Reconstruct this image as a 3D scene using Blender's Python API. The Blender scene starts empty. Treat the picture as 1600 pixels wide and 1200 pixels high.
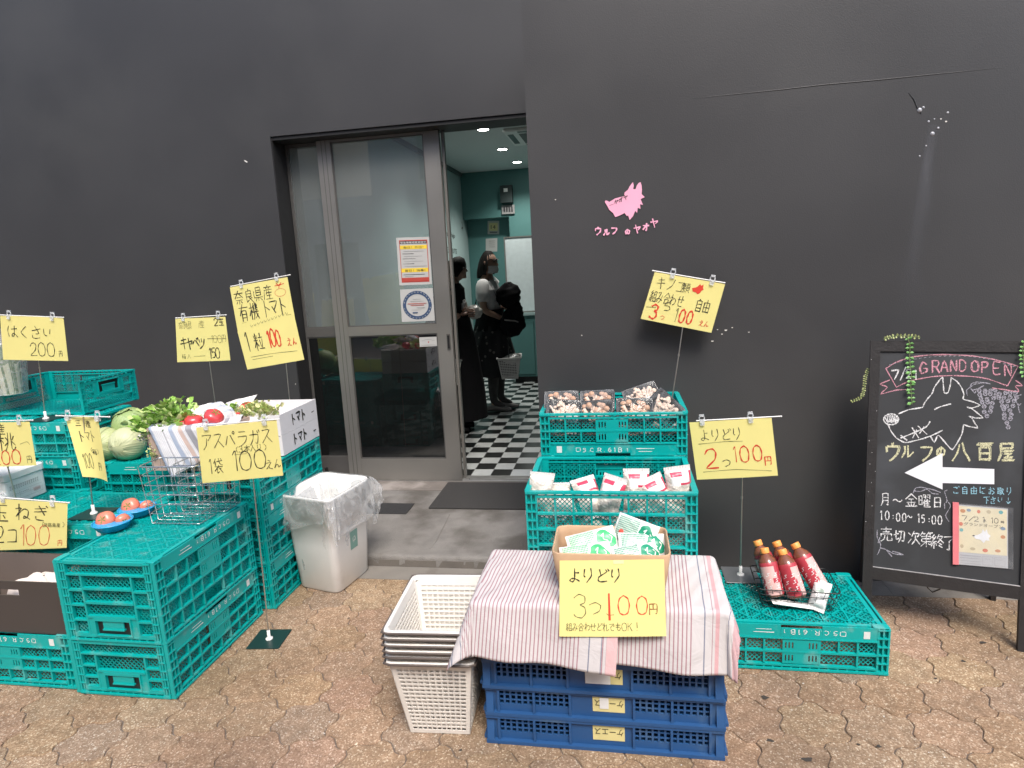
import bpy, bmesh, math, random
from mathutils import Vector, Matrix, Euler
from mathutils.geometry import tessellate_polygon

SC = bpy.context.scene
COL = SC.collection
rnd = random.Random(7)
R = math.radians

# ------------------------------------------------------------------ camera
CAM_H = 1.6
FPX, IW, IH = 985.0, 1600.0, 1200.0
YAW, PITCH, ROLL = R(-9.85), R(10.42), R(-2.99)
def cam_axes():
    cy, sy, cp, sp = math.cos(YAW), math.sin(YAW), math.cos(PITCH), math.sin(PITCH)
    f = Vector((sy*cp, cy*cp, -sp)); r = Vector((cy, -sy, 0)); u = r.cross(f)
    c, s = math.cos(ROLL), math.sin(ROLL)
    return f, c*r + s*u, -s*r + c*u
CF, CR, CU = cam_axes()
CO = Vector((0, 0, CAM_H))
cam = bpy.data.cameras.new('camera')
cam.sensor_fit = 'HORIZONTAL'; cam.sensor_width = 36.0
cam.lens = 36.0*FPX/IW
cam.clip_start = 0.05; cam.clip_end = 600
camo = bpy.data.objects.new('camera', cam); COL.objects.link(camo)
camo.matrix_world = Matrix(((CR.x, CU.x, -CF.x, CO.x), (CR.y, CU.y, -CF.y, CO.y), (CR.z, CU.z, -CF.z, CO.z), (0, 0, 0, 1)))
SC.camera = camo

# ------------------------------------------------------------------ light
SUN_EL, SUN_AZ = R(56), R(158)      # azimuth: direction the light comes from, clockwise from +Y
w = bpy.data.worlds.new('World'); SC.world = w; w.use_nodes = True
nt = w.node_tree
sky = nt.nodes.new('ShaderNodeTexSky'); sky.sky_type = 'NISHITA'; sky.sun_disc = False
sky.sun_elevation = SUN_EL; sky.sun_rotation = SUN_AZ
sky.air_density = 1.0; sky.dust_density = 3.0; sky.ozone_density = 1.0
bg = nt.nodes['Background']; bg.inputs['Strength'].default_value = 0.13
nt.links.new(sky.outputs[0], bg.inputs[0])
sun = bpy.data.lights.new('sun', 'SUN'); sun.energy = 1.5; sun.angle = R(24); sun.color = (1.0, 0.95, 0.88)
suno = bpy.data.objects.new('sun', sun); COL.objects.link(suno)
sd = Vector((math.sin(SUN_AZ)*math.cos(SUN_EL), math.cos(SUN_AZ)*math.cos(SUN_EL), math.sin(SUN_EL)))
suno.rotation_euler = sd.to_track_quat('Z', 'Y').to_euler()
SC.view_settings.view_transform = 'Standard'; SC.view_settings.look = 'None'
SC.view_settings.exposure = 1.22; SC.view_settings.gamma = 1.0
SC.cycles.max_bounces = 6; SC.cycles.transparent_max_bounces = 12
SC.cycles.use_adaptive_sampling = True
SC.cycles.sample_clamp_indirect = 6.0
SC.cycles.caustics_reflective = False; SC.cycles.caustics_refractive = False

# ------------------------------------------------------------------ pixel -> world helpers (photo pixels, 1600 x 1200)
def ray(x, y): return (CF*FPX + CR*(x-800) - CU*(y-600)).normalized()
def G(x, y, z=0.0):
    d = ray(x, y); return CO + d*((z-CAM_H)/d.z)
def W(x, y, Y):
    d = ray(x, y); return CO + d*(Y/d.y)
def onplane(x, y, P, N):
    d = ray(x, y); return CO + d*((P-CO).dot(N)/d.dot(N))

# ------------------------------------------------------------------ materials
def lin(r, g, b):
    def f(c):
        c /= 255.0
        return c/12.92 if c <= .04045 else ((c+.055)/1.055)**2.4
    return (f(r), f(g), f(b))
def mat(name, col, rough=.5, metal=0., var=.12, vscale=18., bump=0., bscale=120., spec=.5, trans=0., sss=0., dirt=None, coords='Object'):
    m = bpy.data.materials.new(name); m.use_nodes = True
    t = m.node_tree; n = t.nodes; L = t.links
    p = n['Principled BSDF']
    p.inputs['Roughness'].default_value = rough; p.inputs['Metallic'].default_value = metal
    p.inputs['Specular IOR Level'].default_value = spec
    p.inputs['Transmission Weight'].default_value = trans
    tc = n.new('ShaderNodeTexCoord')
    nz = n.new('ShaderNodeTexNoise'); nz.inputs['Scale'].default_value = vscale; nz.inputs['Detail'].default_value = 5
    L.new(tc.outputs[coords], nz.inputs['Vector'])
    mx = n.new('ShaderNodeMix'); mx.data_type = 'RGBA'
    mx.inputs['A'].default_value = (*[c*(1-var) for c in col], 1)
    mx.inputs['B'].default_value = (*[min(1, c*(1+var)) for c in col], 1)
    L.new(nz.outputs['Fac'], mx.inputs['Factor'])
    out = mx.outputs['Result']
    if dirt:
        n2 = n.new('ShaderNodeTexNoise'); n2.inputs['Scale'].default_value = dirt[1]; n2.inputs['Detail'].default_value = 8
        L.new(tc.outputs[coords], n2.inputs['Vector'])
        rp = n.new('ShaderNodeMapRange'); rp.inputs['From Min'].default_value = dirt[2]; rp.inputs['From Max'].default_value = dirt[2]+.14
        L.new(n2.outputs['Fac'], rp.inputs['Value'])
        m2 = n.new('ShaderNodeMix'); m2.data_type = 'RGBA'
        L.new(rp.outputs['Result'], m2.inputs['Factor']); L.new(out, m2.inputs['A']); m2.inputs['B'].default_value = (*dirt[0], 1)
        out = m2.outputs['Result']
    L.new(out, p.inputs['Base Color'])
    rr = n.new('ShaderNodeMapRange'); rr.inputs['To Min'].default_value = max(0, rough-.08); rr.inputs['To Max'].default_value = min(1, rough+.1)
    L.new(nz.outputs['Fac'], rr.inputs['Value']); L.new(rr.outputs['Result'], p.inputs['Roughness'])
    if bump:
        nb = n.new('ShaderNodeTexNoise'); nb.inputs['Scale'].default_value = bscale; nb.inputs['Detail'].default_value = 4
        L.new(tc.outputs[coords], nb.inputs['Vector'])
        b = n.new('ShaderNodeBump'); b.inputs['Strength'].default_value = bump; b.inputs['Distance'].default_value = .01
        L.new(nb.outputs['Fac'], b.inputs['Height']); L.new(b.outputs['Normal'], p.inputs['Normal'])
    if sss:
        p.inputs['Subsurface Weight'].default_value = sss; p.inputs['Subsurface Radius'].default_value = (.02, .01, .006)
    return m
def mat_emit(name, col, s):
    m = bpy.data.materials.new(name); m.use_nodes = True
    p = m.node_tree.nodes['Principled BSDF']; p.inputs['Base Color'].default_value = (*col, 1)
    p.inputs['Emission Color'].default_value = (*col, 1); p.inputs['Emission Strength'].default_value = s
    return m
def mat_film(name, tint=(1, 1, 1), alpha_min=.06, alpha_max=.45, rough=.12, scale=30., white=.0):
    """thin clear plastic: see-through with glossy, creased, slightly milky patches"""
    m = bpy.data.materials.new(name); m.use_nodes = True
    t = m.node_tree; n = t.nodes; L = t.links; n.remove(n['Principled BSDF'])
    out = n['Material Output']
    tr = n.new('ShaderNodeBsdfTransparent'); tr.inputs[0].default_value = (*tint, 1)
    p = n.new('ShaderNodeBsdfPrincipled'); p.inputs['Base Color'].default_value = (.8, .82, .83, 1); p.inputs['Roughness'].default_value = rough
    p.inputs['Specular IOR Level'].default_value = .8
    tc = n.new('ShaderNodeTexCoord')
    nz = n.new('ShaderNodeTexNoise'); nz.inputs['Scale'].default_value = scale; nz.inputs['Detail'].default_value = 3; nz.inputs['Distortion'].default_value = 1.2
    L.new(tc.outputs['Object'], nz.inputs['Vector'])
    fr = n.new('ShaderNodeLayerWeight'); fr.inputs['Blend'].default_value = .35
    mr = n.new('ShaderNodeMapRange'); mr.inputs['From Min'].default_value = .35; mr.inputs['From Max'].default_value = .75
    mr.inputs['To Min'].default_value = alpha_min; mr.inputs['To Max'].default_value = alpha_max
    L.new(nz.outputs['Fac'], mr.inputs['Value'])
    mth = n.new('ShaderNodeMath'); mth.operation = 'MULTIPLY_ADD'; mth.use_clamp = True
    L.new(fr.outputs['Facing'], mth.inputs[0]); mth.inputs[1].default_value = .35
    L.new(mr.outputs['Result'], mth.inputs[2])
    bp = n.new('ShaderNodeBump'); bp.inputs['Strength'].default_value = .6; bp.inputs['Distance'].default_value = .01
    L.new(nz.outputs['Fac'], bp.inputs['Height']); L.new(bp.outputs['Normal'], p.inputs['Normal'])
    mx = n.new('ShaderNodeMixShader')
    L.new(mth.outputs[0], mx.inputs[0]); L.new(tr.outputs[0], mx.inputs[1]); L.new(p.outputs[0], mx.inputs[2])
    L.new(mx.outputs[0], out.inputs['Surface'])
    return m
def mat_pane(name, tint=(.9, .95, .95), refl=1.0, haze=.0):
    m = bpy.data.materials.new(name); m.use_nodes = True
    t = m.node_tree; n = t.nodes; L = t.links; n.remove(n['Principled BSDF'])
    out = n['Material Output']
    tr = n.new('ShaderNodeBsdfTransparent'); tr.inputs[0].default_value = (*tint, 1)
    gl = n.new('ShaderNodeBsdfGlossy'); gl.inputs['Roughness'].default_value = .02; gl.inputs['Color'].default_value = (refl, refl, refl, 1)
    fr = n.new('ShaderNodeFresnel'); fr.inputs['IOR'].default_value = 1.55
    nz = n.new('ShaderNodeTexNoise'); nz.inputs['Scale'].default_value = 3
    mm = n.new('ShaderNodeMath'); mm.operation = 'MULTIPLY'; mm.inputs[1].default_value = 2.3; mm.use_clamp = True
    L.new(fr.outputs[0], mm.inputs[0])
    mx = n.new('ShaderNodeMixShader')
    df = n.new('ShaderNodeBsdfDiffuse'); df.inputs[0].default_value = (.55, .60, .60, 1); dm = n.new('ShaderNodeMixShader')  # milky diffuse share: haze on the glass plus painted-in sky reflection
    mr = n.new('ShaderNodeMapRange'); mr.inputs['To Min'].default_value = haze*.7; mr.inputs['To Max'].default_value = haze*1.3
    L.new(nz.outputs['Fac'], mr.inputs['Value']); L.new(mr.outputs['Result'], dm.inputs[0]); L.new(tr.outputs[0], dm.inputs[1]); L.new(df.outputs[0], dm.inputs[2])
    L.new(mm.outputs[0], mx.inputs[0]); L.new(dm.outputs[0], mx.inputs[1]); L.new(gl.outputs[0], mx.inputs[2])
    L.new(mx.outputs[0], out.inputs['Surface'])
    return m

# ------------------------------------------------------------------ mesh builder
ORG = {}
class MB:
    def __init__(s): s.v = []; s.f = []; s.m = []; s.sm = []; s.X = None
    def P(s, p):
        p = Vector(p)
        return s.X @ p if s.X is not None else p
    def add(s, vs, fs, m=0, smooth=False):
        b = len(s.v); s.v += [s.P(p) for p in vs]
        for f in fs: s.f.append([b+i for i in f]); s.m.append(m); s.sm.append(smooth)
    def box(s, x0, x1, y0, y1, z0, z1, m=0):
        s.add([(x0, y0, z0), (x1, y0, z0), (x1, y1, z0), (x0, y1, z0), (x0, y0, z1), (x1, y0, z1), (x1, y1, z1), (x0, y1, z1)],
              [(3, 2, 1, 0), (4, 5, 6, 7), (0, 1, 5, 4), (1, 2, 6, 5), (2, 3, 7, 6), (3, 0, 4, 7)], m)
    def bbox(s, x0, x1, y0, y1, z0, z1, c=.01, m=0, seg=2):
        """box with rounded vertical and top edges"""
        s.slab([(x0, y0), (x1, y0), (x1, y1), (x0, y1)], z0, z1, c, m, seg)
    def slab(s, pts, z0, z1, c=.01, m=0, seg=3, bot=True):
        """prism on a convex outline with rounded corners and a softened top and bottom edge"""
        ring = roundpoly(pts, c, seg); k = len(ring)
        cx = sum(p[0] for p in ring)/k; cy = sum(p[1] for p in ring)/k
        e = min(c*.4, (z1-z0)*.3)
        def ins(d):
            o = []
            for x, y in ring:
                L = math.hypot(x-cx, y-cy) or 1
                o.append((x-(x-cx)/L*d, y-(y-cy)/L*d))
            return o
        lv = [(ins(e), z0), (ring, z0+e), (ring, z1-e), (ins(e), z1)]
        vs = [(x, y, z) for r_, z in lv for x, y in r_]
        fs = []
        for a in range(3):
            for i in range(k):
                j = (i+1) % k; fs.append((a*k+i, a*k+j, (a+1)*k+j, (a+1)*k+i))
        fs.append([3*k+i for i in range(k)]); fs.append([k-1-i for i in range(k)])
        s.add(vs, fs, m)
    def bar(s, p, q, w, h=None, up=(0, 0, 1), m=0):
        p, q = Vector(p), Vector(q); h = h or w
        d = (q-p).normalized(); up = Vector(up)
        if abs(d.dot(up)) > .98: up = Vector((1, 0, 0)) if abs(d.x) < .9 else Vector((0, 1, 0))
        a = d.cross(up).normalized()*(w/2); b = a.cross(d).normalized()*(h/2)
        s.add([p-a-b, p+a-b, p+a+b, p-a+b, q-a-b, q+a-b, q+a+b, q-a+b],
              [(0, 1, 2, 3), (7, 6, 5, 4), (4, 5, 1, 0), (5, 6, 2, 1), (6, 7, 3, 2), (7, 4, 0, 3)], m)
    def tube(s, pts, r, n=8, m=0, closed=False, smooth=True):
        pts = [Vector(p) for p in pts]; k = len(pts)
        rs = r if isinstance(r, (list, tuple)) else [r]*k
        vs = []; prev = None
        for i, p in enumerate(pts):
            a = pts[(i-1) % k] if (closed or i > 0) else p; b = pts[(i+1) % k] if (closed or i < k-1) else p
            d = (b-a); d = d.normalized() if d.length > 1e-9 else Vector((0, 0, 1))
            if prev is None:
                ref = Vector((0, 0, 1)) if abs(d.z) < .9 else Vector((1, 0, 0))
                u = d.cross(ref).normalized()
            else:
                u = prev - d*prev.dot(d); u = u.normalized() if u.length > 1e-6 else d.orthogonal().normalized()
            prev = u; w_ = d.cross(u)
            for j in range(n):
                t = 2*math.pi*j/n; vs.append(p + (u*math.cos(t) + w_*math.sin(t))*rs[i])
        fs = []
        for i in range(k if closed else k-1):
            for j in range(n):
                a = i*n+j; b = i*n+(j+1) % n; c = ((i+1) % k)*n; fs.append((a, b, c+(j+1) % n, c+j))
        s.add(vs, fs, m, smooth)
        if not closed:
            s.add(vs[:n], [tuple(range(n-1, -1, -1))], m); s.add(vs[-n:], [tuple(range(n))], m)
    def lathe(s, prof, n=20, m=0, smooth=True, org=(0, 0, 0), fn=None):
        vs = []; fs = []; ox, oy, oz = org
        for r_, z in prof:
            for j in range(n):
                t = 2*math.pi*j/n; rr = r_*(fn(t, z) if fn else 1)
                vs.append((ox+rr*math.cos(t), oy+rr*math.sin(t), oz+z))
        for i in range(len(prof)-1):
            for j in range(n): fs.append((i*n+j, i*n+(j+1) % n, (i+1)*n+(j+1) % n, (i+1)*n+j))
        s.add(vs, fs, m, smooth)
        if prof[0][0] > 1e-5: s.add(vs[:n], [tuple(range(n-1, -1, -1))], m)
        if prof[-1][0] > 1e-5: s.add(vs[-n:], [tuple(range(n))], m)
    def grid(s, fn, nu, nv, m=0, smooth=True, mf=None, closeu=False):
        vs = [fn(i/nu, j/nv) for j in range(nv+1) for i in range(nu+(0 if closeu else 1))]
        wd = nu if closeu else nu+1
        b = len(s.v); s.v += [s.P(p) for p in vs]
        for j in range(nv):
            for i in range(nu):
                i2 = (i+1) % wd
                s.f.append([b+j*wd+i, b+j*wd+i2, b+(j+1)*wd+i2, b+(j+1)*wd+i])
                s.m.append(mf((i+.5)/nu, (j+.5)/nv) if mf else m); s.sm.append(smooth)
    def poly(s, pts, m=0):
        pts = [Vector(p) for p in pts]
        for t in tessellate_polygon([pts]): s.add([pts[i] for i in t], [(0, 1, 2)], m)
    def prism(s, pts, off, m=0):
        """outline (world points) extruded by the vector off"""
        pts = [Vector(p) for p in pts]; off = Vector(off); k = len(pts)
        s.poly([p+off for p in pts], m)
        for i in range(k):
            j = (i+1) % k; s.add([pts[i], pts[j], pts[j]+off, pts[i]+off], [(0, 1, 2, 3)], m)
    def build(s, name, mats, parent=None, local=False):
        me = bpy.data.meshes.new(name)
        org = Vector((0, 0, 0))
        if parent is not None and not local: org = ORG.get(parent.name, Vector((0, 0, 0)))
        me.from_pydata([tuple(p-org) for p in s.v], [], s.f)
        for mm in (mats if isinstance(mats, (list, tuple)) else [mats]): me.materials.append(mm)
        me.polygons.foreach_set('material_index', s.m)
        me.polygons.foreach_set('use_smooth', s.sm)
        bm = bmesh.new(); bm.from_mesh(me); bmesh.ops.recalc_face_normals(bm, faces=bm.faces[:]); bm.to_mesh(me); bm.free()
        o = bpy.data.objects.new(name, me); COL.objects.link(o)
        if parent is not None: o.parent = parent
        ORG[o.name] = org
        return o
def roundpoly(pts, c, seg=3):
    out = []; k = len(pts)
    for i in range(k):
        a, b, d = Vector(pts[i-1]), Vector(pts[i]), Vector(pts[(i+1) % k])
        u = (a-b).normalized(); v = (d-b).normalized(); cc = min(c, (a-b).length*.49, (d-b).length*.49)
        p, q = b+u*cc, b+v*cc
        for j in range(seg+1):
            t = j/seg; out.append(tuple(p*(1-t)**2 + b*2*t*(1-t) + q*t*t))
    return out
def props(o, label=None, cat=None, group=None, kind=None):
    if label: o['label'] = label
    if cat: o['category'] = cat
    if group: o['group'] = group
    if kind: o['kind'] = kind
    return o
def thing(name, label, cat, loc=(0, 0, 0), rz=0., group=None):
    o = bpy.data.objects.new(name, None); COL.objects.link(o); o.empty_display_size = .1
    o.location = loc; o.rotation_euler = (0, 0, rz); ORG[o.name] = Vector(loc)
    return props(o, label, cat, group)
def dup(root, label, loc=None, rot=None, group=None):
    def rec(o, par):
        c = o.copy(); COL.objects.link(c)
        if par is not None: c.parent = par
        for ch in o.children: rec(ch, c)
        return c
    c = rec(root, None); c['label'] = label
    if loc is not None: c.location = loc
    if rot is not None: c.rotation_euler = rot
    if group: c['group'] = group
    return c

# ------------------------------------------------------------------ handwriting: strokes on a 20 x 20 box, two base-36 digits per point
GL = {
'は':'4j2c43 8eif ejd7c3949395b8f6j2','く':'ej5ae1','さ':'4dig 9kf9a8 4642a1g2','い':'4h489566 fge9','円':'4j40 4jgjg3e2 ajaa 4aga',
'2':'4f7jdkgge941h1','0':'ak5h3a52a0f2hafhak','1':'6gaka0','5':'fj6j5b9cebg6e261','3':'4h9kfifdabf9g4c06143','6':'ej7f4671c0g4e98956','7':'3ihi90',
'え':'8kdi 4eff3197b2h1','ん':'ak2189b8c2h6','つ':'2eahhdf672','よ':'aka5713366c5h2 aege','り':'5j4a68 ekfa80','ど':'6j8b gf584381h2 fjhg ikkh',
'れ':'5k50 1e7f14 59cfdcc2f1j4','わ':'5k50 1e7f14bdhbh5b1','せ':'1cjd 5i5481g1 eje9b8','み':'4hbi53222688i5 gde590','も':'9k86a1f2h7 3ege 39f9','で':'3hii8b84b1h1 fegb ifjc',
'ね':'5k50 1e8f14behcg4b2c5j1','ぎ':'3ggh 2chd 8kf8 4652e1 hkji','の':'bg8552264dbhhcg5b1','に':'4j3a43 9fhg 9783h2','お':'2ecf 7k7233369ag9h4c1 eiie',
'取':'1ibi 3i34 9i90 3d9d 3999 13b5 bfifc1 ccj1','下':'1ijj aja0 adf9','だ':'2fbg 7k20 bahb b4c1i1 fjgg ikjh','ご':'4hfhde 4561h2 jkki',
'自':'ak8h 4h40 4hghg0 4cgc 46g6 41g1','由':'3f30 3fhfh0 aka1 38h8 31h1','組':'6k2f7f 8h299a 5950 2712 8794 cic1 ciiii1 cdid c7i7 a1k1',
'合':'ak1b akjb 6beb 5850 58f8f0 51f1','類':'5k5b 1fbf 2j4h aj8h 5f1b 7fbb 18b8 6a10 68b1 cjkj gjfg dgd5 dgjgj5 dcjc d9j9 d5j5 e4c0 h4k0',
'キ':'3fgh 19ib 8kc0','ノ':'fjb831','コ':'3gggg2 22h2','ア':'2iiicb ae8530','ス':'3hfh21 a9i1','パ':'6e23 bfi3 hkfihgjihk','ラ':'4ifi 2chce560',
'ガ':'2ehef2c3 9k8920 gjhg jkkh','マ':'2hiha7 6bc3','ト':'7k70 7dg8','ケ':'7k2a 5fif cfb650','ー':'2aia','エ':'3hhh aha2 12j2','ウ':'akag 3g3a 3ghgf770',
'ル':'6i6911 bjb2j9','フ':'2ihie850','ヤ':'2cifd9 6kb0','オ':'2eie ckc192 be23','ャ':'2cifd9 6kb0','ベ':'188fj4 dief gjhg','ツ':'3f5a 9hab hge650',
'玉':'2iii 3aha aia1 11j1 e7g4','奈':'1gjg ak29 agi9 6aea 36h6 a6a0 6441 d4g1','良':'akah 5h51 5hfhf9 5dfd 59f9 51a4 99i0 g7c5',
'県':'6j68 6jfjf8 6fff 6cfc 68f8 2e25i5 a5a0 6340 e3h0','産':'akai 3hhh 7g8e dgbe 3did 3d10 8b67 79h9 cbc0 75g5 50i0','有':'1gjg 9k27 6c60 6cfcf0 68f8 64f4',
'機':'1e8e 5k50 5c15 5c88 99k9 bj9fcd ch9bcb hjffid ihfbib ekf8k0 c990 i6d1','粒':'5k50 1c9c 2i3e 8i7e 5b14 5b95 fkfg bfjf dce4 idg3 a2k2',
'袋':'5k1e 4g4b 7gih bkddib fkhi 29i9 aba9 9923 7670b2 a8i0 f7c5','本':'1fjf aka0 af24 afi4 65e5','入':'8jag20 aei0','桃':'1e8e 5k50 5d15 5d88 dkc790 gkg3i1k4 afcc 96c9 jghc hak6',
'月':'5j5620 5jfjf1d2 5dfd 58f8','~':'296cb8g7ja','金':'ak1c akjc 6cec 37h7 aca1 11j1 5572 f5d2',
'曜':'1h14 1h6h64 1b6b 1464 8jcjcd 9gbf fjjjjd fghf bc86 a9a0 a9j9 fce9 f9f0 a6i6 a3i3 a0k0','日':'4j40 4jgjg0 4aga 41g1',':':'adac a6a5',
'売':'akad 2hih 5dfd 2a27 2aiai7 887320 c8c1j1j4','切':'1c9e 5j55a7 ahjhi2f3 ehd890','次':'2h5e 1268 bk7c 9gjggb ddc670 d8k0',
'第':'5k1f 3i9i 6i7g ekbg dijj figg 3egegb4b47h7g3d4 aga0 a721','終':'6k2f7f 8h299a 5950 2712 8794 dkae chjhb8 dek8 e7h5 d4i1','了':'3ihiac aca172',
'八':'8h6911 bje9j1','百':'1jjj aj8f 4f40 4fgfg0 48g8 41g1','屋':'4j4810 4jhjhe 4ehe 7bib cb88g8 c7c1 84h4 61j1',
'G':'gg9k2a5191h4h9b9','R':'303k 3kdkhgda3a aai0','A':'20aki0 57f7','N':'303kg0gk','D':'303k 3kbkhfh5b030','O':'ak4h2a42a0g2iaghak','P':'303k 3kdkhgda3a',
'E':'hk3k30h0 3aea','S':'gh9k4g7chae2a030','C':'gg9k3e25c0g3','B':'303kckgfcb3b cbh7d030','K':'303k gk3a 8cg0','.':'a0a1','!':'akb7 a1a0','(':'dk8e86d0',')':'7kcec670','/':'20ik','×':'4gg4 44gg',
'↓':'aja1 47a1g7','□':'2i22i2ii2i','三':'3iii 5aga 11j1','箱':'5k1f 3i9i ekbg dijj 1a9a 5e50 5814 5894 dcd0 dcjcj0 d8j8 d4j4 d0j0','昆':'6k6c 6kekec 6gfg 6cec'}
def strokes(ch):
    for st in GL[ch].split():
        yield [(int(st[i], 36)/20., int(st[i+1], 36)/20.) for i in range(0, len(st), 2)]
def smooth(pts, n=3):
    if len(pts) < 3: return pts
    out = []
    for i in range(len(pts)-1):
        p0 = pts[max(i-1, 0)]; p1 = pts[i]; p2 = pts[i+1]; p3 = pts[min(i+2, len(pts)-1)]
        for k in range(n):
            t = k/n
            out.append(tuple(p1[a] + (p2[a]-p0[a])*.3*t*(1-t)**2 - (p3[a]-p1[a])*.3*t*t*(1-t) + (p2[a]-p1[a])*(3*t*t-2*t**3) for a in (0, 1)))
    out.append(pts[-1]); return out
class Surf:
    """a sheet between four corners, bulged along its normal; ink and prints follow it"""
    def __init__(s, TL, TR, BR, BL, bulge=0., curl=0., flip=False):
        s.c = [Vector(p) for p in (TL, TR, BR, BL)]; s.b = bulge; s.curl = curl
        n = (s.c[1]-s.c[0]).cross(s.c[3]-s.c[0]).normalized()
        s.n = -n if n.dot(CO-s.c[0]) < 0 else n
        if flip: s.n = -s.n
        s.w = ((s.c[1]-s.c[0]).length + (s.c[2]-s.c[3]).length)/2
        s.h = ((s.c[3]-s.c[0]).length + (s.c[2]-s.c[1]).length)/2
    def __call__(s, u, v, off=0.):     # u to the right, v up, both 0..1
        p = (s.c[3]*(1-u)+s.c[2]*u)*(1-v) + (s.c[0]*(1-u)+s.c[1]*u)*v
        d = s.b*math.sin(math.pi*u)*(1-.3*v) + s.curl*(1-v)**2
        return p + s.n*(d+off)
ink_n = [0]
def stroke(mb, S, pts, wd, m=0, off=.0008, n=3):
    """pts in metres on the sheet: x from its left edge, y from its bottom edge"""
    pts = smooth(pts, n); ink_n[0] += 1; off = off + (ink_n[0] % 23)*2e-5
    k = len(pts); vs = []
    for i, p in enumerate(pts):
        a = pts[max(i-1, 0)]; b = pts[min(i+1, k-1)]
        dx, dy = b[0]-a[0], b[1]-a[1]; L = math.hypot(dx, dy) or 1e-6
        ww = wd*.5*(.82+.3*math.sin(i*1.7+ink_n[0]))
        px, py = -dy/L*ww, dx/L*ww
        ex = (-dx/L*ww*.5 if i == 0 else dx/L*ww*.5 if i == k-1 else 0); ey = (-dy/L*ww*.5 if i == 0 else dy/L*ww*.5 if i == k-1 else 0)
        for q in ((p[0]+px+ex, p[1]+py+ey), (p[0]-px+ex, p[1]-py+ey)):
            vs.append(S(q[0]/S.w, q[1]/S.h, off))
    mb.add(vs, [(2*i, 2*i+1, 2*i+3, 2*i+2) for i in range(k-1)], m)
def write(mb, S, txt, x, y, size, wd, m=0, adv=1.05, asp=1., slope=0., vert=False, inv=False):
    """x, y: fractions of the sheet (left end of the baseline); size: fraction of its height"""
    sz = size*S.h; cx = x*S.w; cy = y*S.h
    for ch in txt:
        if ch != ' ':
            jx, jy, js = rnd.uniform(-.03, .03)*sz, rnd.uniform(-.03, .03)*sz, rnd.uniform(.95, 1.05)
            for st in strokes(ch):
                q = [(cx+jx+px*sz*asp*js, cy+jy+py*sz*js+slope*px*sz) for px, py in st]
                if inv: q = [(2*x*S.w-a, 2*y*S.h-b) for a, b in q]
                stroke(mb, S, q, wd, m)
        a = adv*(.62 if ch in '1.:!()/ ' else 1.)
        if vert: cy -= sz*adv
        else: cx += sz*asp*a; cy += slope*sz*a
FONT = {}
def fontpolys(txt):
    if txt not in FONT:
        c = bpy.data.curves.new('lettering_curve', 'FONT'); c.body = txt; c.resolution_u = 2
        o = bpy.data.objects.new('lettering_curve', c); COL.objects.link(o)
        dg = bpy.context.evaluated_depsgraph_get(); dg.update()
        me = bpy.data.meshes.new_from_object(o.evaluated_get(dg))
        FONT[txt] = ([tuple(v.co) for v in me.vertices], [tuple(p.vertices) for p in me.polygons])
        bpy.data.objects.remove(o); bpy.data.curves.remove(c); bpy.data.meshes.remove(me)
    return FONT[txt]
def printed(mb, S, txt, x, y, size, m=0, width=None, off=.0012, inv=False, sx=1.):
    vs, fs = fontpolys(txt)
    x0 = min(v[0] for v in vs); x1 = max(v[0] for v in vs)
    sz = size*S.h; k = sz*sx
    if width: k = width*S.w/max(x1-x0, 1e-6)
    P = []
    for v in vs:
        a, b = (v[0]-x0)*k, v[1]*sz
        if inv: a, b = -a, -b
        P.append(S(x+a/S.w, y+b/S.h, off))
    mb.add(P, fs, m)
def sheet(mb, S, m=0, nu=8, nv=6, th=.0006):
    mb.grid(lambda u, v: S(u, v, 0), nu, nv, m)
    mb.grid(lambda u, v: S(u, v, -th), nu, nv, m)
def patch(mb, S, u0, u1, v0, v1, m=0, off=.0006):
    mb.grid(lambda u, v: S(u0+(u1-u0)*u, v0+(v1-v0)*v, off), 4, 3, m)

# ------------------------------------------------------------------ materials of the place
M = {}
M['black_paint'] = mat('black_wall_paint', (.039, .039, .041), rough=.44, var=.22, vscale=1.1, bump=.07, bscale=190, spec=.62, dirt=((.048, .048, .049), .9, .52))
M['soffit'] = mat('dark_frame_paint', (.012, .012, .013), rough=.6)
M['concrete'] = mat('worn_concrete', (.20, .19, .178), rough=.8, var=.34, vscale=11, bump=.5, bscale=150, dirt=((.105, .096, .086), 3.0, .46))
M['kerb'] = mat('kerb_concrete', (.20, .185, .165), rough=.9, var=.2, vscale=9, bump=.3, bscale=130, dirt=((.10, .085, .07), 3.5, .52))
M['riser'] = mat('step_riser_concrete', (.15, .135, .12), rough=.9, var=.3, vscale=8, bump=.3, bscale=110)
M['grout'] = mat('joint_mortar', (.15, .12, .10), rough=.95, var=.25, vscale=40)
M['alu'] = mat('door_aluminium', (.34, .33, .31), rough=.38, metal=.7, var=.10, vscale=3)
M['alu_dark'] = mat('aged_aluminium', (.16, .155, .15), rough=.42, metal=.6, var=.08)
M['pane'] = mat_pane('door_glass', (.84, .90, .89), 1., .19)
M['pane_low'] = mat_pane('lower_door_glass', (.20, .21, .21), 1., .012)
M['teal_light'] = mat('pale_mint_wall_paint', (.40, .52, .52), rough=.6, var=.04)
M['teal_dark'] = mat('teal_wall_paint', (.075, .195, .19), rough=.55, var=.06)
M['ceiling'] = mat('white_ceiling_paint', (.62, .66, .66), rough=.8, var=.03)
M['white'] = mat('white_paint', (.78, .78, .77), rough=.45, var=.03)
M['black'] = mat('black_plastic', (.012, .012, .013), rough=.4, var=.1)
M['mat'] = mat('door_mat_fibre', (.045, .043, .042), rough=.95, var=.35, vscale=220, bump=.8, bscale=420)
M['ink_black'] = mat('black_marker_ink', (.02, .02, .014), rough=.7)
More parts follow.
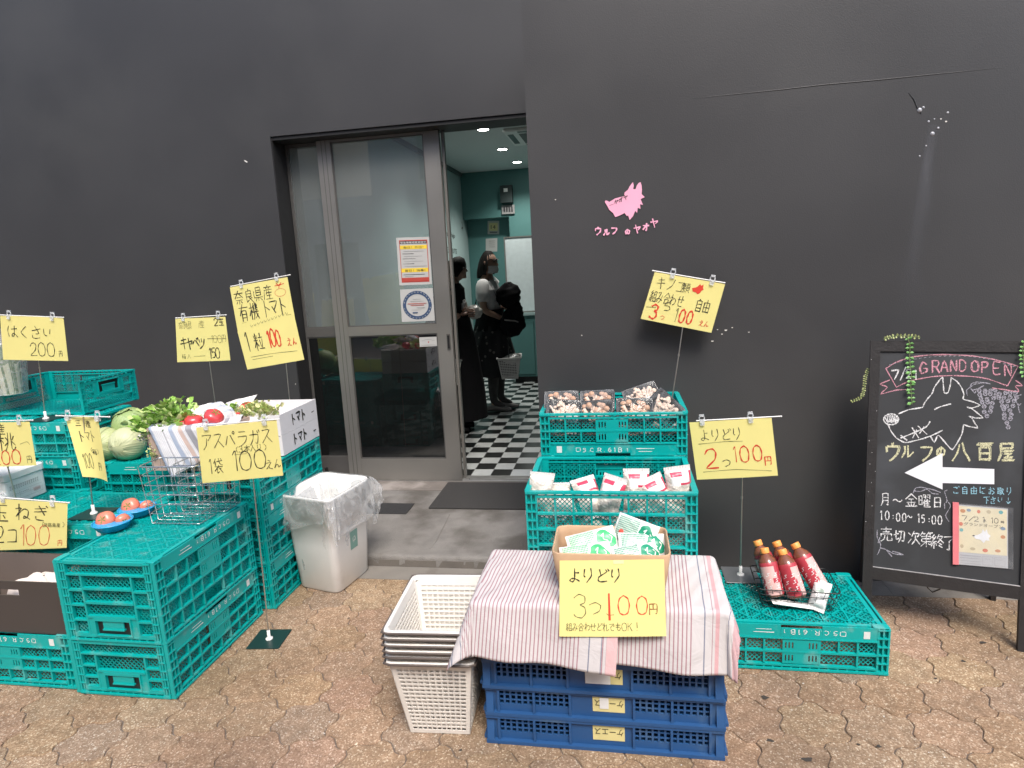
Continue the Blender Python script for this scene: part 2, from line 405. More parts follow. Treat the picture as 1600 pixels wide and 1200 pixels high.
M['ink_olive'] = mat('thin_black_pen_ink', (.09, .085, .03), rough=.7)
M['ink_red'] = mat('red_marker_ink', (.62, .045, .02), rough=.7)
M['ink_faint'] = mat('faint_pencil', (.42, .36, .10), rough=.7)
M['chrome'] = mat('chromed_wire', (.62, .62, .62), rough=.22, metal=.9, var=.05)
M['clear'] = mat_film('clear_plastic_clip', (.95, .96, .97), .25, .6, rough=.1, scale=60)
M['white_plastic'] = mat('white_plastic', (.74, .73, .71), rough=.38, var=.04, bump=.02, dirt=((.60, .57, .53), 5, .60))

def paper_mat(name, c):
    m = mat(name, c, rough=.75, var=.05, vscale=9, bump=.06, bscale=60)
    t = m.node_tree; p = t.nodes['Principled BSDF']
    tr = t.nodes.new('ShaderNodeBsdfTranslucent'); tr.inputs[0].default_value = (*c, 1)
    mx = t.nodes.new('ShaderNodeMixShader'); mx.inputs[0].default_value = .22
    t.links.new(p.outputs[0], mx.inputs[1]); t.links.new(tr.outputs[0], mx.inputs[2]); t.links.new(mx.outputs[0], t.nodes['Material Output'].inputs['Surface'])
    return m
M['yellow'] = paper_mat('yellow_paper', (.88, .80, .31))

def paver_mat():
    m = bpy.data.materials.new('exposed_aggregate_paver'); m.use_nodes = True
    t = m.node_tree; n = t.nodes; L = t.links; p = n['Principled BSDF']; p.inputs['Roughness'].default_value = .88; p.inputs['Specular IOR Level'].default_value = .3
    tc = n.new('ShaderNodeTexCoord')
    at = n.new('ShaderNodeAttribute'); at.attribute_name = 'tint'
    vo = n.new('ShaderNodeTexVoronoi'); vo.inputs['Scale'].default_value = 210; L.new(tc.outputs['Object'], vo.inputs['Vector'])
    wn = n.new('ShaderNodeTexWhiteNoise'); L.new(vo.outputs['Position'], wn.inputs['Vector'])
    cr = n.new('ShaderNodeValToRGB'); L.new(wn.outputs['Value'], cr.inputs['Fac'])
    e = cr.color_ramp.elements; e[0].position = 0; e[0].color = (.235, .152, .098, 1); e[1].position = 1; e[1].color = (.58, .49, .38, 1)
    for pos, c in ((.25, (.285, .192, .124)), (.55, (.322, .222, .146)), (.8, (.36, .255, .172)), (.93, (.48, .365, .26))):
        k = e.new(pos); k.color = (*c, 1)
    nz = n.new('ShaderNodeTexNoise'); nz.inputs['Scale'].default_value = 1.3; nz.inputs['Detail'].default_value = 6; L.new(tc.outputs['Object'], nz.inputs['Vector'])
    mr = n.new('ShaderNodeMapRange'); mr.inputs['From Min'].default_value = .36; mr.inputs['From Max'].default_value = .66; mr.inputs['To Min'].default_value = .66; mr.inputs['To Max'].default_value = 1.02
    L.new(nz.outputs['Fac'], mr.inputs['Value'])
    m1 = n.new('ShaderNodeMix'); m1.data_type = 'RGBA'; m1.blend_type = 'MULTIPLY'; m1.inputs['Factor'].default_value = 1
    L.new(cr.outputs['Color'], m1.inputs['A']); L.new(at.outputs['Color'], m1.inputs['B'])
    m2 = n.new('ShaderNodeVectorMath'); m2.operation = 'SCALE'; L.new(m1.outputs['Result'], m2.inputs[0]); L.new(mr.outputs['Result'], m2.inputs['Scale'])
    n3 = n.new('ShaderNodeTexNoise'); n3.inputs['Scale'].default_value = 22; n3.inputs['Detail'].default_value = 6; L.new(tc.outputs['Object'], n3.inputs['Vector'])
    r3 = n.new('ShaderNodeMapRange'); r3.inputs['From Min'].default_value = .35; r3.inputs['From Max'].default_value = .65; r3.inputs['To Min'].default_value = .84; r3.inputs['To Max'].default_value = 1.12
    L.new(n3.outputs['Fac'], r3.inputs['Value'])
    m3 = n.new('ShaderNodeVectorMath'); m3.operation = 'SCALE'; L.new(m2.outputs[0], m3.inputs[0]); L.new(r3.outputs['Result'], m3.inputs['Scale'])
    L.new(m3.outputs[0], p.inputs['Base Color'])
    b = n.new('ShaderNodeBump'); b.inputs['Strength'].default_value = .4; b.inputs['Distance'].default_value = .003
    ad = n.new('ShaderNodeMath'); ad.operation = 'ADD'; L.new(vo.outputs['Distance'], ad.inputs[0]); L.new(wn.outputs['Value'], ad.inputs[1])
    L.new(ad.outputs[0], b.inputs['Height']); L.new(b.outputs['Normal'], p.inputs['Normal'])
    return m
M['paver'] = paver_mat()

# ------------------------------------------------------------------ setting: ground, pavers, kerb strip, step, sill
mb = MB(); mb.grid(lambda u, v: (-150+300*u, -150+300*v, -.006), 2, 2, smooth=False)
props(mb.build('ground', M['grout']), kind='structure')

def pavers():
    wv, rowp, amp = .212, .172, .012
    s = wv/math.sqrt(3)
    me_v = []; me_f = []; tint = []
    for j in range(-9, 21):
        for i in range(-24, 25):
            cx = i*wv + (wv/2 if j % 2 else 0); cy = j*rowp
            if cy > 2.97 or cy < -1.3: continue
            hy = rowp*2/3.
            cs = [(cx, cy+hy), (cx-wv/2, cy+hy/2), (cx-wv/2, cy-hy/2), (cx, cy-hy), (cx+wv/2, cy-hy/2), (cx+wv/2, cy+hy/2)]
            ring = []
            for k in range(6):
                a, b = Vector(cs[k]), Vector(cs[(k+1) % 6])
                if k >= 3: a0, b0 = b, a
                else: a0, b0 = a, b
                d = (b0-a0); nrm = Vector((-d.y, d.x)).normalized()
                for q in range(6):
                    t = q/6; tt = t if k < 3 else 1-t
                    p = a0 + d*tt + nrm*amp*math.sin(2*math.pi*tt)
                    ring.append(p)
            c = Vector((cx, cy)); y_lim = 2.962
            def ins(p, dd):
                q = p-c; q = c + q*(1-dd/q.length); return (q.x, min(q.y, y_lim))
            hgt = rnd.uniform(-.0012, .0012)
            gap = rnd.uniform(.0010, .0032)
            base = len(me_v)
            for dd, z in ((gap, -.006), (gap, -.0032), (gap+.0028, hgt)):
                for p in ring: x, y = ins(p, dd); me_v.append((x, y, z))
            k = len(ring)
            g = rnd.uniform(.92, 1.07); grey = rnd.random() < .10
            tc_ = (g*.86, g*.88, g*.92) if grey else (g*rnd.uniform(.97, 1.04), g*rnd.uniform(.96, 1.0), g*rnd.uniform(.9, 1.0))
            for a in range(2):
                for q in range(k):
                    q2 = (q+1) % k; me_f.append((base+a*k+q, base+a*k+q2, base+(a+1)*k+q2, base+(a+1)*k+q)); tint.append(tc_)
            me_f.append([base+2*k+q for q in range(k)]); tint.append(tc_)
    me = bpy.data.meshes.new('pavement'); me.from_pydata(me_v, [], me_f); me.materials.append(M['paver'])
    a = me.attributes.new('tint', 'FLOAT_COLOR', 'FACE')
    a.data.foreach_set('color', [x for t_ in tint for x in (*t_, 1)])
    o = bpy.data.objects.new('pavement', me); COL.objects.link(o); props(o, kind='structure')
pavers()
# spots of old gum trodden into the pavers
mb = MB()
gumM = mat('trodden_gum', (.045, .038, .032), rough=.9, var=.3, vscale=60)
for px, py, r_ in ((1262, 1187, .016), (1203, 1157, .011), (1341, 1163, .006), (1373, 1166, .008), (1535, 1004, .012), (1505, 1033, .008), (545, 966, .006), (1195, 1090, .013), (720, 1172, .006), (1462, 1060, .006), (1120, 1010, .006)):
    c = G(px, py, .002)
    mb.add([(c.x+r_*(1+.35*math.sin(3*t+px))*math.cos(t), c.y+.7*r_*(1+.3*math.cos(2*t+py))*math.sin(t), .003) for t in [2*math.pi*k/14 for k in range(14)]], [tuple(range(14))])
props(mb.build('gum_spots', gumM), kind='stuff')
mb = MB()
for k in range(70):
    x, y = rnd.uniform(-1.6, 2.6), rnd.uniform(1.3, 2.95); r_ = rnd.uniform(.0015, .004)
    mb.add([(x-r_, y, .004), (x+r_*.4, y-r_*.5, .0035), (x+r_, y+r_*.3, .004), (x, y+r_*.6, .006)], [(0, 1, 2, 3)])
props(mb.build('grit', mat('pale_grit', (.5, .47, .42), rough=.9)), kind='stuff')

mb = MB(); mb.box(-12, 12, 2.964, 3.108, -.02, .0)
for x in (-3.1, -2.0, -.83, .2, 1.25, 2.3): mb.box(x-.003, x+.003, 2.962, 3.108, .0, .0012)
props(mb.build('kerb_strip', M['kerb']), kind='structure')

STEP_Z = .065
mb = MB()
def worn_edge(x0, x1, y):
    N = 60
    prof = [(0, -.02), (0, .046), (.004, .058), (.012, .0635), (.03, STEP_Z)]
    vs = []
    for i in range(N+1):
        x = x0+(x1-x0)*i/N
        for dy, z in prof:
            j = .004*math.sin(i*1.9)+.003*math.sin(i*.7+1)
            vs.append((x, y+dy+(j if 0 < z < .064 else 0)*.6, z+(j*.3 if .04 < z < .064 else 0)))
    k = len(prof)
    mb.add(vs, [(i*k+a, (i+1)*k+a, (i+1)*k+a+1, i*k+a+1) for i in range(N) for a in range(k-1)], 0, True)
    for i in range(N):    # riser faces in darker concrete
        pass
worn_edge(-1.69, -.40, 3.108)
mb.poly([(-1.69, 3.138, STEP_Z), (-.40, 3.138, STEP_Z), (-.40, 4.13, STEP_Z), (-5, 4.13, STEP_Z), (-5, 3.42, STEP_Z), (-1.69, 3.42, STEP_Z)])
mb.box(-1.70, -1.69, 3.108, 3.42, -.02, STEP_Z-.001); mb.box(-5, -1.69, 3.40, 3.42, -.02, STEP_Z-.001)
# mortar ridge of an old repair across the slab
ridge = [G(703, 803, STEP_Z), G(690, 825, STEP_Z), G(680, 845, STEP_Z), G(672, 858, STEP_Z)]
mb.tube([(p.x+rnd.uniform(-.006, .006), p.y, STEP_Z-.002) for p in ridge], [.006, .008, .009, .006], 6)
props(mb.build('step', M['concrete']), kind='structure')
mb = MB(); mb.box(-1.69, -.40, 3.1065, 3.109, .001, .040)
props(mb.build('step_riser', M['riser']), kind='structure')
mb = MB(); mb.box(-5, -.40, 4.13, 4.33, -.02, STEP_Z+.004)
props(mb.build('door_sill', mat('brown_stone_sill', (.17, .15, .135), rough=.7, var=.3, vscale=14, dirt=((.3, .27, .25), 5, .55))), kind='structure')

# ------------------------------------------------------------------ the shop building
B = thing('shop_building', 'black painted shop front with a recessed glass doorway and checkered floor inside', 'building', (0, 4.2, 0))
BX = -.408                      # left edge of the projecting right-hand wall
XL, XR, ZT = -2.296, BX, 2.556  # door opening
mb = MB()
mb.box(-12, XL, 4.18, 4.30, -.02, 6.5); mb.box(XL, BX, 4.18, 4.30, ZT, 6.5); mb.box(BX, 9, 4.18, 4.30, 2.95, 6.5)
fw = mb.build('front_wall', M['black_paint'], B)
mb = MB(); mb.box(BX, 9, 3.12, 4.30, -.02, 2.95)
pw = mb.build('projecting_wall', M['black_paint'], B)
def wchip(mb, px, py, Y, rx, ry, m=0, ang=0.):
    c = W(px, py, Y)
    mb.add([(c.x+math.cos(ang)*rx*math.cos(t)*(1+.3*math.sin(3*t))-math.sin(ang)*ry*math.sin(t), Y-.0015, c.z+math.sin(ang)*rx*math.cos(t)+math.cos(ang)*ry*math.sin(t)*(1+.25*math.cos(2*t))) for t in [2*math.pi*k/12 for k in range(12)]], [tuple(range(12))], m)
mb = MB()
for a in ((1134, 516, .006, .004), (1144, 512, .003, .003), (1128, 522, .004, .003), (1113, 533, .006, .003), (1121, 515, .003, .002), (909, 524, .003, .003), (868, 312, .003, .003), (1170, 519, .004, .002), (1478, 190, .004, .004), (1470, 186, .003, .003)):
    wchip(mb, a[0], a[1], 3.12, a[2], a[3])
mb.build('paint_chips', mat('bare_plaster_chip', (.70, .68, .64), rough=.8), pw)
mb = MB()
for a in ((384, 252, .014, .005, -.6), (462, 600, .004, .004, 0), (400, 542, .006, .004, 0), (467, 540, .005, .003, 0)): wchip(mb, a[0], a[1], 4.18, a[2], a[3], 0, a[4] if len(a) > 4 else 0)
mb.build('paint_chips', bpy.data.materials['bare_plaster_chip'], fw)
# painted-over seam, scratch and the runs of a leak
mb = MB()
sp = [(1080, 154), (1150, 147), (1220, 140), (1290, 132), (1370, 125), (1460, 116), (1560, 106)]
mb.tube([W(x, y, 3.1197) for x, y in sp], [.0004, .0014, .0018, .002, .002, .0016, .0004], 6)
mb.tube([W(x, y, 3.119) for x, y in ((1420, 145), (1428, 155), (1434, 170), (1440, 178))], [.0006, .002, .002, .001], 6)
mb.build('paint_seam', M['black_paint'], pw)
def stain_mat():
    m = bpy.data.materials.new('dried_drip_stain'); m.use_nodes = True
    t = m.node_tree; n = t.nodes; L = t.links; p = n['Principled BSDF']; p.inputs['Base Color'].default_value = (.12, .125, .14, 1); p.inputs['Roughness'].default_value = .5
    tc = n.new('ShaderNodeTexCoord'); nz = n.new('ShaderNodeTexNoise'); nz.inputs['Scale'].default_value = 9; nz.inputs['Detail'].default_value = 6
    mp = n.new('ShaderNodeMapping'); mp.inputs['Scale'].default_value = (1.6, 1, .35); L.new(tc.outputs['Object'], mp.inputs['Vector']); L.new(mp.outputs[0], nz.inputs['Vector'])
    at = n.new('ShaderNodeAttribute'); at.attribute_name = 'fade'
    mr = n.new('ShaderNodeMapRange'); mr.inputs['From Min'].default_value = .3; mr.inputs['From Max'].default_value = .75; L.new(nz.outputs['Fac'], mr.inputs['Value'])
    mm = n.new('ShaderNodeMath'); mm.operation = 'MULTIPLY'; mm.use_clamp = True; L.new(mr.outputs['Result'], mm.inputs[0]); L.new(at.outputs['Fac'], mm.inputs[1])
    tr = n.new('ShaderNodeBsdfTransparent'); mx = n.new('ShaderNodeMixShader'); L.new(mm.outputs[0], mx.inputs[0]); L.new(tr.outputs[0], mx.inputs[1]); L.new(p.outputs[0], mx.inputs[2])
    L.new(mx.outputs[0], n['Material Output'].inputs['Surface']); return m
mb = MB(); NU, NV = 8, 24
def stainp(u, v):
    y = 195+290*v; cx = 1458-38*v; hw = 10+14*v
    p = W(cx+(u-.5)*2*hw, y, 3.1185); return p
mb.grid(stainp, NU, NV)
st = mb.build('drip_stain', stain_mat(), pw)
fa = st.data.attributes.new('fade', 'FLOAT', 'POINT')
fa.data.foreach_set('value', [.75*math.sin(math.pi*i/NU)*(1-(j/NV))**.6 for j in range(NV+1) for i in range(NU+1)])
mb = MB()
for px, py, r_ in ((1437, 172, .010), (1457, 209, .009), (1451, 190, .005), (1466, 200, .005), (1447, 228, .004), (1437, 244, .004), (1481, 176, .005), (1443, 168, .005), (1460, 186, .003), (1449, 281, .002)):
    c = W(px, py, 3.119); mb.lathe([(r_, 0), (r_*.8, r_*.25), (0, r_*.35)], 9); 
    for k in range(len(mb.v)-27-18 if False else 0): pass
mb2 = MB()
for px, py, r_ in ((1437, 172, .010), (1457, 209, .009), (1451, 190, .005), (1466, 200, .005), (1447, 228, .004), (1437, 244, .004), (1481, 176, .005), (1443, 168, .005), (1460, 186, .003), (1449, 281, .002)):
    c = W(px, py, 3.1195); mb2.X = Matrix.Translation(c) @ Matrix.Rotation(R(90), 4, 'X')
    mb2.lathe([(r_, 0), (r_*.8, r_*.25), (0, r_*.35)], 9)
mb2.build('glue_blobs', mat('glossy_glue', (.34, .35, .38), rough=.18, spec=.7), pw)

# pink animal-head emblem and the shop's name painted on the wall
pinkM = mat('pink_paint', (.86, .40, .55), rough=.6, var=.05)
mb = MB()
PK = [(180,262),(186,252),(198,256),(208,262),(245,240),(290,228),(300,225),(304,203),(325,185),(335,165),(350,145),(356,138),(361,160),(357,182),(372,182),(380,160),(390,145),(403,138),(410,158),(412,185),(410,213),(430,232),(412,240),(404,246),(419,281),(400,276),(403,306),(386,298),(382,331),(370,318),(357,350),(335,375),(326,346),(318,351),(304,331),(275,346),(245,357),(232,332),(208,312),(195,287)]
mb.poly([W(900+x/4., 250+y/4., 3.1165) for x, y in PK], 0)
S = Surf(W(944, 297, 3.1165), W(984, 286, 3.1165), W(986, 329, 3.1165), W(946, 340, 3.1165))
for st_ in ([(.18, .40), (.40, .42), (.80, .62)],): stroke(mb, S, [(a*S.w, b*S.h) for a, b in st_], .0016, 1)
write(mb, S, 'ヤオヤ', .36, .36, .17, .003, 1, asp=1.0, slope=.18)
mb.build('wolf_emblem', [pinkM, M['ink_black']], pw)
mb = MB()
S = Surf(W(928, 338, 3.1165), W(1036, 338, 3.1165), W(1036, 372, 3.1165), W(928, 372, 3.1165))
for ch, px, py, sz in (('ウ', 929, 367, 12), ('ル', 941, 368, 10), ('フ', 955, 366, 10), ('の', 977, 366, 9), ('ヤ', 990, 364, 13), ('オ', 1004, 360, 11), ('ヤ', 1016, 355, 13)):
    if ch == 'ル': px += 2
    write(mb, S, ch, (px-928)/108., (372-py)/34., sz/34., .0075, 0)
mb.build('shop_name_lettering', pinkM, pw)

# interior walls, ceiling, bulkhead
IX0, IX1, IY0, IY1, CZ = -2.24, 1.6, 4.33, 9.65, 3.0
mb = MB(); mb.box(IX0-.1, IX0, 4.44, IY1+.1, 0, CZ+.1); sw = mb.build('side_wall', M['teal_light'], B)
mb = MB(); mb.box(IX1, IX1+.1, IY0, IY1+.1, 0, CZ+.1); mb.build('side_wall', M['teal_dark'], B)
mb = MB(); mb.box(IX0, IX1, IY1, IY1+.1, 0, CZ+.1); mb.box(IX0, IX1, IY1-.25, IY1, 2.34, CZ-.002); mb.box(-1.55, IX1, IY1-.25, IY1, .0, 2.34)
mb.build('back_wall', M['teal_dark'], B)
mb = MB(); mb.box(IX0-.1, IX1+.1, 4.30, IY1+.1, CZ, CZ+.1); mb.build('ceiling', M['ceiling'], B)
mb = MB(); mb.box(IX0, IX0+.03, IY0, IY1-.25, CZ-.05, CZ-.001); mb.build('cornice', mat('dark_cornice', (.10, .12, .12), rough=.6), B)
mb = MB(); mb.box(IX0, IX0+.012, IY0, IY1-.25, STEP_Z+.02, STEP_Z+.10); mb.build('skirting', M['black'], B)
mb = MB()
def sidep(px, py): return onplane(px, py, Vector((IX0+.002, 0, 0)), Vector((1, 0, 0)))
for txt, a, b, c, d in (('ndship', (697, 359), (711, 364), (711, 374), (697, 371)), ('EANUTS', (698.5, 384.5), (714, 388), (714, 399), (698.5, 397))):
    S = Surf(sidep(*a), sidep(*b), sidep(*c), sidep(*d)); printed(mb, S, txt, 0, .22, .95, 0, width=.97, off=.002)
S = Surf(sidep(719, 345), sidep(725, 346), sidep(725, 362), sidep(719, 361))
for st_ in ([(.5, .1), (.6, .5), (.45, .9)], [(.3, .3), (.7, .35)]): stroke(mb, S, [(a*S.w, b*S.h) for a, b in st_], .02, 0)
mb.build('wall_lettering', M['ink_black'], sw)
# checkered floor
def checker():
    m = bpy.data.materials.new('checkered_vinyl'); m.use_nodes = True
    t = m.node_tree; n = t.nodes; L = t.links; p = n['Principled BSDF']; p.inputs['Roughness'].default_value = .28
    tc = n.new('ShaderNodeTexCoord'); mp = n.new('ShaderNodeMapping'); mp.inputs['Location'].default_value = (1.115/.149, -4.408/.149, .5); mp.inputs['Scale'].default_value = (1/.149, 1/.149, 1)
    ck = n.new('ShaderNodeTexChecker'); ck.inputs['Scale'].default_value = 1.0; ck.inputs['Color1'].default_value = (.012, .013, .013, 1); ck.inputs['Color2'].default_value = (.52, .55, .55, 1)
    L.new(tc.outputs['Object'], mp.inputs['Vector']); L.new(mp.outputs[0], ck.inputs['Vector'])
    nz = n.new('ShaderNodeTexNoise'); nz.inputs['Scale'].default_value = 5; nz.inputs['Detail'].default_value = 6; L.new(tc.outputs['Object'], nz.inputs['Vector'])
    mr = n.new('ShaderNodeMapRange'); mr.inputs['To Min'].default_value = .8; mr.inputs['To Max'].default_value = 1.1; L.new(nz.outputs['Fac'], mr.inputs['Value'])
    vm = n.new('ShaderNodeVectorMath'); vm.operation = 'SCALE'; L.new(ck.outputs['Color'], vm.inputs[0]); L.new(mr.outputs['Result'], vm.inputs['Scale'])
    L.new(vm.outputs[0], p.inputs['Base Color']); return m
mb = MB(); mb.box(IX0, IX1, 4.41, IY1, -.02, STEP_Z+.02); props(mb.build('shop_floor', checker()), kind='structure')

# door frame, fixed window, sliding door
mb = MB()
mb.box(XL+.001, XL+.005, 4.19, 4.42, STEP_Z+.005, ZT-.002); mb.box(XL+.005, BX-.002, 4.19, 4.42, ZT-.024, ZT-.002)
mb.build('doorway_lining', M['soffit'], B)
mb = MB()
for y in (4.334, 4.365, 4.395): mb.box(XL+.022, BX-.002, y-.004, y+.004, STEP_Z+.005, STEP_Z+.024)
mb.box(XL+.022, BX-.002, 4.315, 4.41, STEP_Z+.0045, STEP_Z+.012)
mb.build('sliding_track', mat('bright_track_aluminium', (.55, .55, .54), rough=.3, metal=.85), B)
def sash(name, x0, x1, y0, y1, st_l, st_r, bot, top, mid, msh, lowpane, label=None):
    mb = MB(); zb, zt = STEP_Z+.014, ZT-.026
    mb.box(x0, x0+st_l, y0, y1, zb, zt); mb.box(x1-st_r, x1, y0, y1, zb, zt)
    mb.box(x0+st_l, x1-st_r, y0+.003, y1-.003, zb, zb+bot); mb.box(x0+st_l, x1-st_r, y0+.003, y1-.003, zt-top, zt)
    mb.box(x0+st_l, x1-st_r, y0+.003, y1-.003, mid[0], mid[1])
    for xa in (x0+st_l*.36, x0+st_l*.66): mb.box(xa-.0015, xa+.0015, y0-.0018, y0, zb+.002, zt-.002, 1)
    g = .009                                        # glazing beads
    for za, zc in ((zb+bot, mid[0]), (mid[1], zt-top)):
        mb.box(x0+st_l, x0+st_l+g, y0+.008, y0+.014, za, zc, 1); mb.box(x1-st_r-g, x1-st_r, y0+.008, y0+.014, za, zc, 1)
        mb.box(x0+st_l+g, x1-st_r-g, y0+.008, y0+.014, za, za+g, 1); mb.box(x0+st_l+g, x1-st_r-g, y0+.008, y0+.014, zc-g, zc, 1)
    f = mb.build(name, [msh, M['alu_dark']], B)
    if label: f['label'] = label
    mb = MB(); mb.box(x0+st_l, x1-st_r, (y0+y1)/2-.002, (y0+y1)/2+.002, mid[1], zt-top); mb.build('pane', M['pane'], f)
    mb = MB(); mb.box(x0+st_l, x1-st_r, (y0+y1)/2-.002, (y0+y1)/2+.002, zb+bot, mid[0]); mb.build('pane', lowpane, f)
    return f
sash('fixed_window', XL+.007, -1.99, 4.353, 4.375, .008, .03, .17, .014, (1.17, 1.237), M['alu_dark'], M['pane_low'])
door = sash('sliding_door', -2.035, -1.160, 4.315, 4.352, .10, .108, .165, .014, (1.172, 1.238), M['alu'], M['pane_low'])
mb = MB()                                            # second leaf slid open behind the first
mb.box(-1.156, -1.138, 4.36, 4.395, STEP_Z+.014, ZT-.026)
mb.build('door_stile', M['alu'], B)
mb = MB(); mb.box(-1.200, -1.176, 4.310, 4.3148, 1.052, 1.164); mb.box(-1.195, -1.181, 4.3085, 4.31, 1.062, 1.154, 1)
mb.build('handle', [M['alu_dark'], M['black']], door)

# ------------------------------------------------------------------ papers on the door
prn_black = mat('printed_black', (.03, .03, .035), rough=.6); prn_red = mat('printed_red', (.45, .06, .045), rough=.6); prn_yel = mat('printed_yellow', (.80, .58, .05), rough=.6); prn_navy = mat('printed_navy', (.035, .07, .15), rough=.6); prn_grey = mat('printed_grey', (.30, .30, .30), rough=.6)
prn_white = mat('printed_white', (.78, .78, .76), rough=.6)
paperW = mat('white_paper', (.47, .47, .46), rough=.7, var=.03)
YD = 4.331
S = Surf(W(619, 371.5, YD), W(671, 370, YD), W(675, 444, YD), W(624, 446, YD))
mb = MB(); sheet(mb, S, 0); patch(mb, S, .08, .93, .055, .945, 1, .0005); patch(mb, S, .10, .91, .075, .925, 0, .001)
patch(mb, S, .10, .91, .075, .155, 1, .0015); patch(mb, S, .10, .91, .865, .925, 2, .0015); patch(mb, S, .10, .91, .755, .835, 3, .0015); patch(mb, S, .10, .91, .27, .355, 3, .0015)
printed(mb, S, '緊急事態措置実施中', .12, .877, .045, 4, width=.77, off=.002); printed(mb, S, '毎日！外出！', .2, .77, .055, 5, width=.6, off=.002); printed(mb, S, '毎日！消毒！', .2, .285, .055, 5, width=.62, off=.002)
for i, (y, x1) in enumerate(((.71, .8), (.66, .5), (.605, .75), (.555, .55), (.50, .78), (.45, .5), (.395, .88), (.22, .8), (.18, .45))):
    stroke(mb, S, [((.16 if i % 2 else .2)*S.w, y*S.h), (x1*S.w, y*S.h)], .003, 5 if i % 2 else 6, .002)
props(mb.build('notice_poster', [paperW, prn_red, prn_black, prn_yel, prn_white, prn_black, prn_grey]), 'white notice with yellow heading bars taped to the door glass', 'notice')
S = Surf(W(625, 452.5, YD), W(676, 450, YD), W(679.5, 501, YD), W(628, 503, YD))
mb = MB(); sheet(mb, S, 0)
def ring(mb, S, r0, r1, m, off):
    vs = []
    for k in range(40):
        t = 2*math.pi*k/40
        for r_ in (r0, r1): vs.append(S(.5+r_*math.cos(t), .5+r_*math.sin(t), off))
    mb.add(vs, [(2*k, 2*k+1, (2*k+3) % 80, (2*k+2) % 80) for k in range(40)], m)
ring(mb, S, .34, .44, 1, .001)
for k in range(26):
    t = 2*math.pi*k/26
    if k in (0, 13): continue
    c = (.5+.39*math.cos(t), .5+.39*math.sin(t))
    stroke(mb, S, [((c[0]-.02*math.sin(t))*S.w, (c[1]+.02*math.cos(t))*S.h), ((c[0]+.022*math.cos(t))*S.w, (c[1]+.022*math.sin(t))*S.h), ((c[0]+.02*math.sin(t))*S.w, (c[1]-.02*math.cos(t))*S.h)], .003, 0, .002)
for y, a, b, m_, wd_ in ((.68, .38, .62, 3, .002), (.62, .3, .7, 3, .003), (.55, .22, .78, 2, .006), (.5, .3, .7, 2, .006), (.42, .48, .72, 3, .004), (.36, .32, .62, 3, .002), (.27, .36, .5, 1, .008)):
    stroke(mb, S, [(a*S.w, y*S.h), (b*S.w, y*S.h)], wd_, m_, .002)
props(mb.build('sticker', [paperW, prn_navy, prn_red, prn_grey]), 'square white sticker with a round navy seal on the door glass', 'sticker')
S = Surf(W(655, 527, YD), W(682.5, 526, YD), W(684, 540.5, YD), W(656, 542, YD))
mb = MB(); sheet(mb, S, 0)
for y, a, b in ((.15, .1, .85), (.62, .15, .3), (.75, .3, .7), (.62, .7, .85)): stroke(mb, S, [(a*S.w, y*S.h), (b*S.w, y*S.h)], .003, 1, .001)
stroke(mb, S, [(.5*S.w, .4*S.h), (.54*S.w, .5*S.h), (.48*S.w, .5*S.h), (.5*S.w, .38*S.h)], .004, 2, .001)
props(mb.build('label', [paperW, prn_grey, prn_red]), 'small white label stuck below the door mid rail', 'label')

# door mat and dark plate on the step
mb = MB(); mb.slab([(-1.262, 3.79), (-.42, 3.79), (-.42, 4.29), (-1.262, 4.29)], STEP_Z+.001, STEP_Z+.010, .008)
o = mb.build('door_mat', M['mat']); props(o, 'dark grey door mat lying in front of the open door', 'mat')
mb = MB(); mb.slab([(-1.75, 3.692), (-1.382, 3.692), (-1.382, 3.872), (-1.75, 3.872)], STEP_Z+.001, STEP_Z+.006, .004)
props(mb.build('metal_plate', mat('dark_iron_plate', (.03, .03, .031), rough=.55, var=.3, vscale=40, bump=.3)), 'small black plate on the concrete step behind the white bin', 'plate')

# ------------------------------------------------------------------ fittings in the shop
lampE = mat_emit('lit_lamp', (1, .98, .93), 14)
for i, (px, py) in enumerate(((755, 202), (785, 233), (808, 253))):
    p = G(px, py, CZ-.002)
    t = thing('downlight', ['lit round downlight nearest the doorway in the shop ceiling', 'lit round downlight, middle one of the row of three in the ceiling', 'lit round downlight deepest in the shop near the teal back wall'][i], 'ceiling light', p, 0, 'downlights in the shop ceiling')
    mb = MB(); mb.lathe([(.075, 0), (.075, -.004), (.058, -.006), (.055, .0)], 24, org=p); mb.build('trim_ring', M['white'], t)
    mb = MB(); mb.lathe([(.054, -.0045), (0, -.0046)], 24, org=p); mb.build('lamp', lampE, t)
    l = bpy.data.lights.new('downlight_glow', 'SPOT'); l.energy = 38; l.spot_size = R(130); l.spot_blend = .8; l.shadow_soft_size = .05; l.color = (1, .97, .9)
    lo = bpy.data.objects.new('downlight_glow', l); COL.objects.link(lo); lo.parent = t; lo.location = (0, 0, -.03)
a = thing('air_conditioner', 'white ceiling air conditioner with dark slots at the doorway top', 'air conditioner', (-.72, 7.1, CZ))
mb = MB(); mb.slab([(-1.13, 6.7), (-.33, 6.7), (-.33, 7.5), (-1.13, 7.5)], CZ-.035, CZ-.001, .03); mb.build('panel', M['white'], a)
mb = MB(); mb.box(-.98, -.48, 6.85, 7.35, CZ-.040, CZ-.0352)
for k in range(4): pass
mb.build('intake_grille', mat('grey_grille', (.10, .11, .11), rough=.6), a)
mb = MB()
for x0, x1, y0, y1 in ((-1.10, -1.04, 6.85, 7.35), (-.42, -.36, 6.85, 7.35), (-.98, -.48, 6.73, 6.79), (-.98, -.48, 7.41, 7.47)): mb.box(x0, x1, y0, y1, CZ-.038, CZ-.0351)
mb.build('outlet_slots', M['black'], a)
YB = IY1-.252
